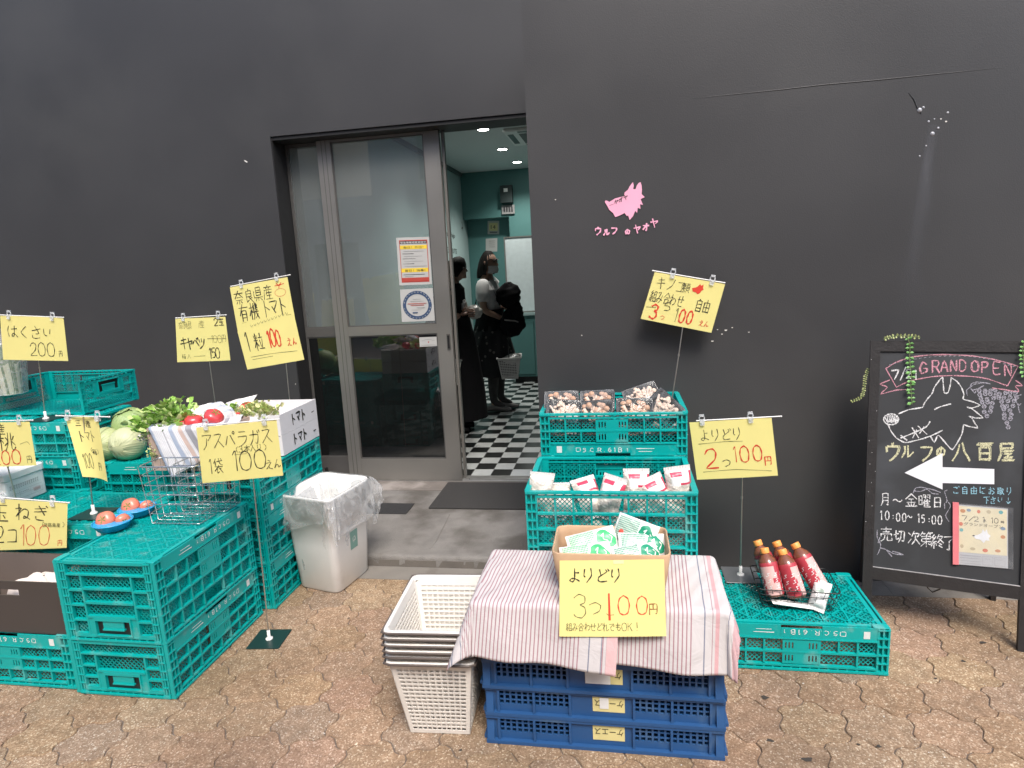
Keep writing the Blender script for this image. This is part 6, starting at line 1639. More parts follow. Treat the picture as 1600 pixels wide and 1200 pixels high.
salmon = mat('salmon_tomato', (.66, .20, .13), rough=.3, var=.15, vscale=14)
def tomato(name, r_, tomM):
    t = thing(name, 'x', 'tomato', (0, 0, 0))
    mb = MB(); mb.lathe([(0, -.82*r_), (.45*r_, -.8*r_), (.85*r_, -.45*r_), (r_, 0), (.9*r_, .45*r_), (.55*r_, .76*r_), (.2*r_, .78*r_), (0, .70*r_)], 20, 0, True, (0, 0, 0), lambda a, z: 1+.035*math.sin(5*a)*(1 if z > 0 else .3)); mb.build('flesh', tomM, t, local=True)
    mb = MB()
    for k in range(5):
        a = 6.283*k/5; p = Vector((0, 0, .74*r_)); q = Vector((.5*r_*math.cos(a), .5*r_*math.sin(a), .80*r_)); s = Vector((-math.sin(a), math.cos(a), 0))*.07*r_
        mb.add([p, p.lerp(q, .5)+s+Vector((0, 0, .06*r_)), q, p.lerp(q, .5)-s+Vector((0, 0, .06*r_))], [(0, 1, 2, 3)])
    mb.build('calyx', calyx, t, local=True); return t
tproto = {}
def put_tomato(label, loc, rot=(0, 0, 0), sc=1., group=None):
    if group not in tproto: q = tproto[group] = tomato('tomato', .036, salmon if group else tomM)
    else: q = dup(tproto[group], label)
    q['label'] = label; q.location = loc; q.rotation_euler = rot; q.scale = (sc, sc, sc*.9)
    if group: q['group'] = group
def at_z(px, py, Y): p = W(px, py, Y); return p
# brown box lined with a striped cloth, greens on top
BOX = (-2.262, -1.86, 2.63, 2.862, B_TOP+.003, B_TOP+.215)
bx0, bx1, by0, by1, bz0, bz1 = BOX
cardM = mat('pinkish_cardboard', (.46, .34, .29), rough=.85, var=.1, vscale=12)
cbx = thing('cardboard_box', 'pinkish cardboard box with a striped cloth, greens and tomatoes', 'box', ((bx0+bx1)/2, (by0+by1)/2, bz0))
mb = MB(); th = .005
mb.box(bx0, bx0+th, by0, by1, bz0, bz1); mb.box(bx1-th, bx1, by0, by1, bz0, bz1); mb.box(bx0+th, bx1-th, by0, by0+th, bz0, bz1-.001); mb.box(bx0+th, bx1-th, by1-th, by1, bz0, bz1-.001); mb.box(bx0+th, bx1-th, by0+th, by1-th, bz0+.0005, bz0+th); mb.box(bx0+th, bx1-th, by0+th, by1-th, bz1-.06, bz1-.055)
mb.build('box', cardM, cbx)
bl = (.33, .38, .48); gr = (.30, .30, .33); wh = (.66, .66, .68)
lin2 = [(-.30, -.272, gr), (-.25, -.243, bl), (-.222, -.20, bl), (-.15, -.146, gr), (-.12, -.10, bl), (-.075, -.055, (.52, .40, .36)), (-.04, -.01, gr), (.03, .036, bl), (.06, .10, bl), (.13, .15, gr), (.2, .23, bl)]
clothB = cloth_mat('blue_grey_striped_cloth', lin2, wh, (.009, .22, (.50, .50, .55)))
o = drape('box_cloth', bx0-.002, bx1+.002, by0-.001, by1, bz1+.004, -.215, .20, -.30, .08, R(26), clothB, ns=60, nt=50, seed=9, flare=.10)
props(o, 'white cloth with blue grey stripes hanging over the cardboard box', 'cloth')
# leafy greens: many small curled leaves on short stalks
gA = mat('fresh_green_leaf', (.30, .52, .10), rough=.5, var=.35, vscale=45); gB = mat('pale_green_leaf', (.52, .64, .25), rough=.5, var=.3, vscale=45); gC = mat('frilly_pale_leaf', (.66, .66, .32), rough=.55, var=.3, vscale=60); gW = mat('pale_stalk', (.55, .55, .42), rough=.55)
def greens(name, label, cat, c, ext, n, size, mats, seed, up=.6):
    t = thing(name, label, cat, c); rr = random.Random(seed); c = Vector(c); mb = MB(); st_ = MB()
    for k in range(n):
        e = Vector((rr.gauss(0, .5), rr.gauss(0, .5), abs(rr.gauss(0, .55)))); e = Vector((max(-1, min(1, e.x)), max(-1, min(1, e.y)), min(1.1, e.z)))
        p = c + Vector((e.x*ext[0], e.y*ext[1], e.z*ext[2]*(1-.5*abs(e.x))))
        d = Vector((rr.uniform(-1, 1)+e.x*.6, rr.uniform(-1, .4)+e.y*.6-.2, rr.uniform(-.1, 1)*up+.2)).normalized()
        w_ = d.cross(Vector((rr.uniform(-1, 1), rr.uniform(-1, 1), 1))).normalized(); nn = w_.cross(d)
        s = size*rr.uniform(.6, 1.35)
        cu = rr.uniform(.1, .5)*s
        mb.add([p, p+d*s*.35+w_*s*.34+nn*cu*.3, p+d*s*.75+w_*s*.40+nn*cu, p+d*s*1.05+nn*cu*.6, p+d*s*.75-w_*s*.40+nn*cu, p+d*s*.35-w_*s*.34+nn*cu*.3, p+d*s*.6], [(0, 1, 6), (1, 2, 6), (2, 3, 6), (3, 4, 6), (4, 5, 6), (5, 0, 6)], rr.choice((0, 0, 0, 1, 1)), True)
        if k % 6 == 0: st_.tube([p, p-d*s*1.2-Vector((0, 0, .01))], .0016, 5)
    mb.build('leaves', mats, t); st_.build('stalks', gW, t); return t
greens('leafy_greens', 'bunch of bright green leafy salad at the left of the cardboard box', 'leafy greens', W(266, 672, 2.74)+Vector((0, 0, .0)), (.15, .10, .125), 900, .032, [gA, gB], 11)
greens('leafy_greens', 'dark mixed leaves between the salad greens and the tomatoes', 'leafy greens', W(292, 668, 2.76), (.06, .06, .05), 130, .022, [mat('dark_leaf', (.05, .11, .04), rough=.5, var=.3), gB], 12)
greens('herb_flowers', 'white flecked herb sprigs drooping over the corner of the cardboard box', 'herbs', W(232, 688, 2.66), (.05, .03, .035), 150, .015, [mat('whitish_leaf', (.55, .52, .48), rough=.6, var=.2), gB], 13)
greens('herb_sprig', 'thin yellow green stems hanging down the front of the cardboard box', 'herbs', W(238, 715, 2.622), (.02, .005, .06), 60, .010, [gC, gB], 14)
greens('frilly_lettuce', 'pale frilly lettuce around the tomatoes at the right of the carton', 'lettuce', W(402, 650, 2.95), (.10, .08, .06), 560, .022, [gC, gB], 15)
greens('frilly_lettuce', 'green lettuce leaves behind the striped package', 'lettuce', W(358, 646, 3.02), (.055, .05, .035), 140, .024, [gA, gB], 16)
for px, py, Y, lab_, s in ((303, 659, 2.70, 'glossy red tomato nearest the salad greens in the cardboard box', 1.25), (334, 652, 2.72, 'large pink red tomato in front of the striped package', 1.3), (287, 664, 2.71, 'small red tomato half hidden left of the glossy one', .85), (372, 655, 2.93, 'tomato in front of the frilly lettuce, left of the carton', 1.15), (386, 637, 3.02, 'red tomato behind the frilly lettuce', 1.1), (411, 641, 3.0, 'red tomato in the frilly lettuce nearest the carton wall', .9)):
    put_tomato(lab_, W(px, py, Y), (R(rnd.uniform(-50, 20)), R(rnd.uniform(-30, 30)), rnd.uniform(0, 6)), s)
stripeP = mat('grey_blue_package_stripe', (.42, .46, .54), rough=.3)
pkW = mat('white_wrapped_package', (.72, .70, .70), rough=.25, var=.05, bump=.2, bscale=40)
pouch('wrapped_package', 'white wrapped package with grey bands lying behind the tomatoes', 'package', W(345, 643, 2.80), (R(-8), R(28), R(-14)), .15, .10, .035, [pkW, stripeP, pkW], lambda u, v: 1 if int(u*7) % 2 == 1 else 0, None, 21)
pouch('wrapped_package', 'crumpled clear bag between the greens and the striped package', 'package', W(307, 645, 2.80), (R(30), R(-10), R(10)), .12, .08, .022, [pkW, pkW], None, None, 22)
pouch('wrapped_package', 'crumpled clear bag beside the frilly lettuce in the carton', 'package', W(397, 655, 2.88), (R(30), R(-20), R(30)), .08, .05, .014, [pkW, pkW], None, None, 23)
pouch('wrapped_package', 'white paper bag at the back left of the open carton', 'package', W(372, 632, 3.12), (R(20), R(-12), R(6)), .19, .10, .02, [pkW, pkW], None, None, 24)
# cabbages
def cabbage(label, c, r_, col, seed, tilt, veins):
    t = thing('cabbage', label, 'cabbage', (c[0], c[1], c[2]-r_*.9), 0, 'cabbages on the teal crate'); rr = random.Random(seed); c = Vector(c)
    rot = Euler(tilt).to_matrix()
    def leaf(a0, a1, p0, p1, lift, m, mb, fr=.0):
        def P(u, v):
            th_ = a0+(a1-a0)*u; ph_ = p0+(p1-p0)*v
            edge = (abs(u-.5)*2)**3
            q = r_*(1+lift+.03*edge+.018*math.sin(u*9+seed)*math.sin(v*6)+fr*(v**6)*(.5+.3*math.sin(u*17)))
            vein = .010*r_*sum(math.exp(-((u-.5-k*.11*(.2+v))/.02)**2) for k in (-4, -3, -2, -1, 0, 1, 2, 3, 4))
            q += vein*1.6
            return c + rot @ Vector((q*math.sin(ph_)*math.cos(th_), q*math.sin(ph_)*math.sin(th_), q*.9*math.cos(ph_)))
        mb.grid(P, 44, 22, m)
    mb = MB(); mb.lathe([(.97*r_*math.sin(a), -.88*r_*math.cos(a)) for a in [math.pi*k/14 for k in range(15)]], 28, 0, True, c); mb.build('head', col, t)
    for k in range(5):
        mb = MB(); a = 6.283*k/5+rr.uniform(-.3, .3); leaf(a-.85, a+.85, 3.0, rr.uniform(.15, .5), .02+.012*(k % 3), 0, mb, .05); mb.build('outer_leaf', col, t)
    return t
cabP = mat('pale_green_cabbage', (.40, .44, .22), rough=.45, var=.16, vscale=12, bump=.08, bscale=50); cabG = mat('green_cabbage', (.28, .38, .15), rough=.45, var=.14, vscale=10, bump=.06, bscale=60); cabW = mat('whitish_cabbage', (.48, .50, .30), rough=.45, var=.14, vscale=12, bump=.08, bscale=50)
cabbage('pale cabbage partly behind the narrow tomato sign', (W(168, 702, 2.99).x, 2.99, C_TOP+.084), .088, cabP, 1, (R(80), R(20), 0), 1)
cabbage('whitish cabbage with a thick white rib beside the cardboard box', (W(207, 702, 2.99).x-.02, 2.985, C_TOP+.084), .090, cabW, 2, (R(95), R(-40), 0), 1)
cabbage('green cabbage resting on top behind the other two', (W(206, 668, 3.12).x, 3.12, C_TOP+.16), .098, cabG, 3, (R(30), R(10), 0), 1)
# napa cabbage in clear film at the picture edge
t = thing('napa_cabbage', 'wrapped napa cabbage standing in the open crate at the picture edge', 'napa cabbage', W(8, 590, 3.1)+Vector((0, 0, -.15)))
c = W(10, 570, 3.1)
mb = MB()
for k in range(9):
    a = 6.283*k/9; 
    def P(u, v): return c + Vector(((.055+.03*v)*math.cos(a+(u-.5)*1.1)*(1-.3*v*v), (.05+.03*v)*math.sin(a+(u-.5)*1.1), -.17+.30*v+.012*math.sin(u*9+k)*v))
    mb.grid(P, 8, 10, 0, True, lambda u, v: 0 if v > .55 or abs(u-.5) > .22 else 1)
mb.build('leaves', [mat('dark_napa_leaf', (.10, .17, .07), rough=.5, var=.3), gW], t)
mb = MB(); mb.lathe([(.075, -.17), (.095, 0), (.10, .10), (.06, .16), (.02, .175), (.05, .21)], 24, 0, True, c, lambda a, z: 1+.06*math.sin(7*a+z*20)); mb.build('film', mat_film('clear_vegetable_film', (.97, .97, .97), .08, .42, rough=.08, scale=30), t)
# white foam box far left, on its own crates
GX = DX-CL-.015
crate('teal crate on the ground at the left picture edge, below the foam box', GX, DY+.445, .004, 'tall', True)
crate('shallow teal crate under the white foam box at the left picture edge', GX, DY+.445, .004+H['tall'], 'shallow', True)
GT = .004+H['tall']+CH['shallow'][0]
fb = thing('foam_box', 'white foam box with grey print at the left picture edge', 'foam box', (-3.05, 2.68, GT))
fx1 = W(2, 735, 2.575).x
mb = MB(); mb.bbox(fx1-.36, fx1, 2.575, 2.80, GT+.001, GT+.13, .012); mb.build('body', mat('white_foam', (.74, .74, .74), rough=.8, bump=.1, bscale=300), fb)
mb = MB(); mb.bbox(fx1-.365, fx1+.005, 2.57, 2.805, GT+.131, GT+.172, .014); mb.build('lid', bpy.data.materials['white_foam'], fb)
S = Surf((fx1+.0015, 2.585, GT+.125), (fx1+.0015, 2.785, GT+.125), (fx1+.0015, 2.785, GT+.01), (fx1+.0015, 2.585, GT+.01))
mb = MB()
for k in range(14): 
    x = .05+.06*k; stroke(mb, S, [(x*S.w, .78*S.h), ((x+.035)*S.w, .80*S.h), ((x+.01)*S.w, .66*S.h), ((x+.035)*S.w, .64*S.h)], .004)
for y in (.5, .32, .14): stroke(mb, S, [(.05*S.w, y*S.h), (.95*S.w, y*S.h)], .0012)
for x in (.05, .3, .6, .95): stroke(mb, S, [(x*S.w, .5*S.h), (x*S.w, .14*S.h)], .0012)
for k in range(10): stroke(mb, S, [((.08+.05*k)*S.w, .42*S.h), ((.11+.05*k)*S.w, .38*S.h)], .003)
mb.build('print', mat('grey_box_print', (.42, .42, .42), rough=.7), fb)
mb = MB()
for k in range(6): stroke(mb, S, [((.68+.035*k)*S.w, .40*S.h), ((.70+.035*k)*S.w, .22*S.h), ((.715+.035*k)*S.w, .38*S.h)], .002)
mb.build('stamp', mat('pale_red_stamp', (.52, .26, .26), rough=.7), fb)
# dark brown plastic box with a white bag
db = thing('brown_box', 'dark brown corrugated plastic box holding a white cloth bag', 'box', (DX, 2.13, D_TOP))
dbM = mat('dark_brown_corrugated', (.055, .046, .042), rough=.55, var=.1, vscale=6); dbI = mat('brown_box_inside', (.15, .12, .105), rough=.6, var=.12, vscale=5)
ex0, ex1, ey0, ey1, ez0, ez1 = -2.80, -2.212, 1.985, 2.235, D_TOP+.001, D_TOP+.228
mb = MB(); th = .006
mb.box(ex1-th, ex1, ey0, ey1, ez0, ez1); mb.box(ex0, ex0+th, ey0, ey1, ez0, ez1); mb.box(ex0+th, ex1-th, ey1-th, ey1, ez0, ez1); mb.box(ex0+th, ex1-th, ey0+th, ey1-th, ez0+.0005, ez0+th, 1)
hx0, hx1, hz0, hz1 = W(3, 920, ey0).x-.02, W(28, 920, ey0).x, ez1-.062, ez1-.036      # hand hole
mb.box(ex0+th, hx0, ey0, ey0+th, ez0, ez1); mb.box(hx1, ex1-th, ey0, ey0+th, ez0, ez1); mb.box(hx0, hx1, ey0, ey0+th, ez0, hz0); mb.box(hx0, hx1, ey0, ey0+th, hz1, ez1)
mb.box(ex0+th, ex1-th, ey1-th-.0012, ey1-th-.0002, ez0+.007, ez1-.001, 1); mb.box(ex0+th+.0002, ex0+th+.0012, ey0+th, ey1-th-.002, ez0+.007, ez1-.001, 1); mb.box(ex1-th-.0012, ex1-th-.0002, ey0+th, ey1-th-.002, ez0+.007, ez1-.001, 1)
mb.build('box', [dbM, dbI], db)
bgW = mat('off_white_cloth', (.66, .58, .53), rough=.9, var=.06, bump=.15, bscale=40)
mb = MB()
def sack(u, v):
    a = 2*math.pi*u; r_ = math.sin(math.pi*min(.999, .02+v*.98)*.5)
    x = -2.415+.185*math.cos(a)*r_; y = 2.112+.110*math.sin(a)*r_; z = ez0+.008+.180*(math.cos(math.pi*v*.5))**.55+.010*math.sin(a*5+v*6)*r_+.008*math.sin(a*9-v*9)*r_
    return (x, y, max(ez0+.008, z))
mb.grid(sack, 60, 22, 0, True, None, True); o = mb.build('cloth_bag', bgW); props(o, 'off white cloth bag lying in the dark brown box', 'bag')
# blue colander bowls with tomatoes
blueB = mat('clear_blue_plastic', (.02, .33, .62), rough=.25, var=.05)
for k, (bx_, by_, lab_) in enumerate(((-2.190, 2.415, 'blue bowl of peach red tomatoes nearer the wire baskets'), (-2.178, 2.245+.012, 'blue bowl of peach red tomatoes nearer the front edge of the crate'))):
    t = thing('bowl', lab_, 'bowl', (bx_, by_, A_TOP+.001), 0, 'blue bowls on the big teal crate')
    mb = MB(); og = (bx_, by_, A_TOP+.001); mb.lathe([(.040, 0), (.058, .008), (.074, .034), (.077, .036), (.079, .035), (.076, .032), (.060, .005), (.040, -.0005)], 32, 0, True, og)
    mb.lathe([(.0, .0035), (.040, .0035), (.058, .011), (.0735, .0355)], 32, 0, True, og); mb.build('shell', blueB, t)
    mb = MB()
    mb.tube([(bx_+.0775*math.cos(a), by_+.0775*math.sin(a), A_TOP+.0365) for a in [6.283*q/36 for q in range(36)]], .0028, 6, 0, True); mb.build('rim', blueB, t)
    for q, (dx, dy, s, nm) in enumerate(((-.026, -.006, 1.12, 'larger'), (.036, .016, .85, 'smaller'))):
        put_tomato('%s pale red tomato in the blue bowl %s' % (nm, ('nearer the wire baskets', 'nearer the front edge')[k]), (bx_+dx, by_+dy, A_TOP+.005+.033*s), (R(60+30*q), R(20), q), s, 'tomatoes in the blue bowls')
wire_basket('wire_basket', 'chromed wire basket standing at the front on the big teal crate', 'wire basket', -2.055, -1.785, 2.305, 2.44, A_TOP+.002, A_TOP+.265, .14, 7, 3, 6, M['chrome'], .0019, 'chromed wire baskets')
wire_basket('wire_basket', 'chromed wire basket behind the other, below the asparagus sign', 'wire basket', -2.01, -1.76, 2.45, 2.58, A_TOP+.002, A_TOP+.225, .12, 7, 3, 5, M['chrome'], .0019, 'chromed wire baskets')

# ------------------------------------------------------------------ people in the shop
FZ = STEP_Z+.021
def skin(nodes, edges, sub=2):
    """a continuous tapered surface grown on a skeleton; returns (verts, faces)"""
    names = list(nodes); me = bpy.data.meshes.new('skeleton')
    me.from_pydata([nodes[n][0] for n in names], [(names.index(a), names.index(b)) for a, b in edges], [])
    o = bpy.data.objects.new('skeleton', me); COL.objects.link(o)
    sk = o.modifiers.new('s', 'SKIN'); sk.use_smooth_shade = True
    sv = me.skin_vertices[0].data
    for i, n in enumerate(names):
        r_ = nodes[n][1]; sv[i].radius = r_ if isinstance(r_, tuple) else (r_, r_); sv[i].use_root = (i == 0)
    ss = o.modifiers.new('u', 'SUBSURF'); ss.levels = sub; ss.render_levels = sub
    dg = bpy.context.evaluated_depsgraph_get(); dg.update()
    m2 = bpy.data.meshes.new_from_object(o.evaluated_get(dg))
    r = ([tuple(v.co) for v in m2.vertices], [tuple(p.vertices) for p in m2.polygons])
    bpy.data.objects.remove(o); bpy.data.meshes.remove(me); bpy.data.meshes.remove(m2)
    return r
def body_mb(*parts):
    mb = MB()
    for v, f in parts: mb.add(v, f, 0, True)
    return mb
skinM = mat('skin', (.40, .245, .18), rough=.55, var=.08, sss=.1); hairM = mat('dark_hair', (.010, .008, .007), rough=.65, spec=.25, var=.3, vscale=60, bump=.3, bscale=90)
blackC = mat('black_fabric', (.008, .008, .0095), rough=.9, spec=.2, var=.25, vscale=40, bump=.25, bscale=60); whiteC = mat('white_blouse', (.78, .78, .78), rough=.85, bump=.2, bscale=40); greyC = mat('dark_grey_stockings', (.045, .044, .044), rough=.8); shoeM = mat('grey_clogs', (.16, .155, .15), rough=.5); maskM = mat('white_mask', (.70, .70, .70), rough=.8)
def floral():
    m = mat('dark_floral_skirt', (.012, .012, .014), rough=.85)
    t = m.node_tree; n = t.nodes; L = t.links; p = n['Principled BSDF']; tc = n.new('ShaderNodeTexCoord'); vo = n.new('ShaderNodeTexVoronoi'); vo.inputs['Scale'].default_value = 16; L.new(tc.outputs['Object'], vo.inputs['Vector'])
    lt = n.new('ShaderNodeMath'); lt.operation = 'LESS_THAN'; lt.inputs[1].default_value = .22; L.new(vo.outputs['Distance'], lt.inputs[0])
    mx = n.new('ShaderNodeMix'); mx.data_type = 'RGBA'; mx.inputs['A'].default_value = (.012, .012, .014, 1); mx.inputs['B'].default_value = (.14, .13, .12, 1); L.new(lt.outputs[0], mx.inputs['Factor']); L.new(mx.outputs['Result'], p.inputs['Base Color']); return m
skirtM = floral()
def hand(wrist, d, side, curl=.5, s=1.):
    """palm plus five separate curled fingers; d: direction of the hand, side: towards the thumb"""
    d = Vector(d).normalized(); side = (Vector(side)-d*Vector(side).dot(d)).normalized(); n = d.cross(side); w_ = Vector(wrist); out = []
    out.append(skin({'a': (w_, .022*s), 'b': (w_+d*.035*s, (.036*s, .018*s)), 'c': (w_+d*.08*s, (.040*s, .015*s))}, [('a', 'b'), ('b', 'c')]))
    for k, (off, ln) in enumerate(((.030, .068), (.010, .078), (-.010, .072), (-.029, .056))):
        p = w_+d*.065*s+side*off*s; q1 = w_+d*.092*s+side*off*1.05*s; c1 = (d*math.cos(curl)+n*math.sin(curl)); c2 = (d*math.cos(curl*2)+n*math.sin(curl*2))
        q2 = q1+c1*ln*.5*s; q3 = q2+c2*ln*.5*s
        out.append(skin({'a': (p, .009*s), 'b': (q1, .009*s), 'c': (q2, .0082*s), 'd': (q3, .0066*s)}, [('a', 'b'), ('b', 'c'), ('c', 'd')], 1))
    p = w_+d*.022*s+side*.022*s; q1 = p+(side*.7+d*.6+n*.2).normalized()*.034*s; q2 = q1+(side*.25+d*.9+n*.4).normalized()*.030*s
    out.append(skin({'a': (p, .0105*s), 'b': (q1, .0095*s), 'c': (q2, .0072*s)}, [('a', 'b'), ('b', 'c')], 1))
    return out
def head_mb(c, fwd, up, s=1.):
    """a head looking along fwd: skull, jaw, nose, lips, ears"""
    f = Vector(fwd).normalized(); up = (Vector(up)-f*Vector(up).dot(f)).normalized(); r_ = f.cross(up); c = Vector(c); mb = MB()
    def P(u, v):
        a = 2*math.pi*u; p_ = math.pi*v; x, y, z = math.sin(p_)*math.cos(a), math.sin(p_)*math.sin(a), math.cos(p_)     # x forward
        rx, ry, rz = .094, .074, .112
        if z < 0: ry *= 1-.30*(-z)**1.5; rx *= (1-.10*(-z)) if x > 0 else (1-.35*(-z))
        q = Vector((x*rx, y*ry, z*rz))
        if x > 0:
            q.x += .026*math.exp(-((y*.074)/.013)**2-((q.z+.012)/.017)**2)                 # nose
            q.x += .010*math.exp(-((y*.074)/.010)**2-((q.z-.014)/.022)**2)
            q.x -= .010*(math.exp(-((q.y-.030)/.014)**2-((q.z-.022)/.012)**2)+math.exp(-((q.y+.030)/.014)**2-((q.z-.022)/.012)**2))
            q.x += .006*math.exp(-(q.y/.02)**2-((q.z+.050)/.007)**2)+.006*math.exp(-(q.y/.018)**2-((q.z+.063)/.007)**2)+.010*math.exp(-(q.y/.02)**2-((q.z+.092)/.014)**2)
        return c + (f*q.x + r_*q.y + up*q.z)*s
    mb.grid(P, 44, 34, 0, True, None, True)
    for sg in (-1, 1):
        e = c + (r_*sg*.074 - f*.004 - up*.006)*s
        mb.grid(lambda u, v: e + (f*.018*math.cos(6.283*u)*math.sin(3.1416*v) + up*.030*math.cos(3.1416*v) + r_*sg*(.010*math.sin(6.283*u)*math.sin(3.1416*v)))*s, 12, 8, 0, True, None, True)
    return mb, f, up, r_
# --- the woman in black over a white blouse, side on, looking right
wx, wy = -1.345, 6.60
wo = thing('person', 'woman in black pinafore and white blouse, mask below her nose, carrying a white basket', 'person', (wx, wy, FZ))
def wp(x, y, z): return Vector((wx+x, wy+y, FZ+z))
hc = wp(.020, -.01, 1.575); f0 = Vector((.93, -.34, -.10))
hm, hf, hu, hr = head_mb(hc, f0, (0, 0, 1))
nodes = {'pelvis': (wp(0, 0, .92), (.13, .105)), 'waist': (wp(.0, 0, 1.08), (.105, .085)), 'chest': (wp(-.005, 0, 1.25), (.13, .095)), 'collar': (wp(-.015, 0, 1.385), (.075, .06)), 'neck': (wp(.005, -.005, 1.46), .047), 'skull': (wp(.012, -.01, 1.52), .05)}
edges = [('pelvis', 'waist'), ('waist', 'chest'), ('chest', 'collar'), ('collar', 'neck'), ('neck', 'skull')]
for s, nm in ((-1, 'n'), (1, 'f')):
    nodes.update({'sh'+nm: (wp(-.03, s*.165, 1.36), .052), 'el'+nm: (wp(-.02 if s < 0 else .06, s*.21, 1.10), .040), 'wr'+nm: (wp(.15 if s < 0 else .22, s*.10, 1.00 if s < 0 else 1.10), .026),
                  'hip'+nm: (wp(0, s*.085, .86), .088), 'kn'+nm: (wp(.02 if s < 0 else .05, s*.085, .48), .057), 'an'+nm: (wp(-.0 if s < 0 else .05, s*.08, .085), .036), 'ba'+nm: (wp(.13 if s < 0 else .18, s*.085, .035), .032)})
    edges += [('collar', 'sh'+nm), ('sh'+nm, 'el'+nm), ('el'+nm, 'wr'+nm), ('pelvis', 'hip'+nm), ('hip'+nm, 'kn'+nm), ('kn'+nm, 'an'+nm), ('an'+nm, 'ba'+nm)]
nodes = {k: ((tuple(v[0])), v[1]) for k, v in nodes.items()}
parts = [skin(nodes, edges)] + hand(nodes['wrn'][0], (.75, .15, -.65), (.3, -.9, 0), .75, .95) + hand(nodes['wrf'][0], (.8, -.5, -.3), (0, 0, 1), .8, .95)
bm_ = body_mb(*parts); bm_.add(hm.v, hm.f, 0, True)
bm_.build('body', skinM, wo)
def hairp(u, v, k=1.0):
    a = 2*math.pi*u; z1 = .128-.245*v
    front = max(0, math.cos(a)); back = max(0, -math.cos(a))
    rr_ = (math.sin(math.pi*min(1, .04+v*.9)*.62))**.55
    rx = (.108 if math.cos(a) > 0 else .122)*rr_; ry = .092*rr_
    low = z1 if front < .35 else max(z1, .040+.01*math.sin(a*9))
    wv = .004*math.sin(a*19+v*3)
    return hc + hf*((rx+wv)*math.cos(a)-.006) + hr*((ry+wv)*math.sin(a)) + hu*(low-.05*back*v)
mb = MB(); mb.grid(hairp, 56, 26, 0, True, None, True); hb = mb.build('hair', hairM, wo)
mb = MB()
for s in (-1, 1):
    e = hc + hf*.0830 + hr*s*.030 + hu*.022
    mb.grid(lambda u, v: e + hf*.006*math.sin(3.1416*v)*math.cos(6.283*u) + hr*.013*math.sin(3.1416*v)*math.sin(6.283*u) + hu*.0055*math.cos(3.1416*v), 12, 8, 0, True, None, True)
mb.build('eyes', M['black'], wo)
mb = MB()
def maskp(u, v):
    a = (-1.15+2.3*u); return hc + hf*(.104*math.cos(a)+.014*math.sin(math.pi*v)*math.cos(a)-.004) + hr*(.082*math.sin(a)) + hu*(-.030-.068*v+.012*(1-v)*math.cos(a))
mb.grid(maskp, 18, 10); mb.build('face_mask', maskM, wo)
def shell(secs, n=28, m=None, fold=.0, seed=0):
    """garment tube through elliptical sections (centre, rx, ry)"""
    mb = MB()
    K = len(secs)-1
    def P(u, v):
        t = v*K; i = min(int(t), K-1); q = t-i; (c0, a0, b0), (c1, a1, b1) = secs[i], secs[i+1]
        q = q*q*(3-2*q)*.5+q*.5
        c_ = Vector(c0).lerp(Vector(c1), q); a_ = a0+(a1-a0)*q; b_ = b0+(b1-b0)*q; an = 6.283*u
        w_ = 1+fold*math.sin(an*7+seed+v*3)*v+fold*.6*math.sin(an*13+v*5)
        return c_ + Vector((a_*math.cos(an)*w_, b_*math.sin(an)*w_, 0))
    mb.grid(P, n*2, K*6, 0, True, None, True); return mb
shell([(wp(-.01, 0, 1.42), .055, .07), (wp(-.012, 0, 1.385), .10, .155), (wp(-.005, 0, 1.30), .128, .185), (wp(.0, 0, 1.18), .125, .165), (wp(.0, 0, 1.04), .122, .155)], 24, None, .02).build('blouse', whiteC, wo)
for s in (-1, 1):
    a, b = wp(-.03, s*.155, 1.365), wp(-.025 if s < 0 else .02, s*.205, 1.165)
    v_, f_ = skin({'z': (tuple(wp(-.015, s*.085, 1.375)), .062), 'a': (tuple(a), .078), 'b': (tuple(a.lerp(b, .5)), .078), 'c': (tuple(b), .073)}, [('z', 'a'), ('a', 'b'), ('b', 'c')]); mb = MB(); mb.add(v_, f_, 0, True); mb.build('sleeve', whiteC, wo)
mb = MB()
for s in (-1, 1):
    mb.grid(lambda u, v: wp(.045+.05*v, s*(.02+.055*u), 1.430-.085*v*(1-.4*u)) + Vector((.012, 0, .004)), 4, 4)
mb.build('collar', maskM, wo)
pin = shell([(wp(.005, 0, 1.10), .146, .180), (wp(.0, 0, 1.05), .146, .177), (wp(0, 0, 1.0), .150, .178), (wp(.0, 0, .88), .182, .205)], 26, None, .02); 
for s in (-1, 1):
    pin.grid(lambda u, v: wp(-.14+.28*v+.0*u, s*(.085+.055*u), 1.10+.305*math.sin(math.pi*v)) + Vector((0, 0, .012)), 4, 14)
pin.build('pinafore', blackC, wo)
shell([(wp(0, 0, .93), .16, .19), (wp(.0, 0, .80), .205, .225), (wp(.01, 0, .62), .235, .245), (wp(.02, 0, .40), .255, .255)], 26, None, .045, 2).build('skirt', skirtM, wo)
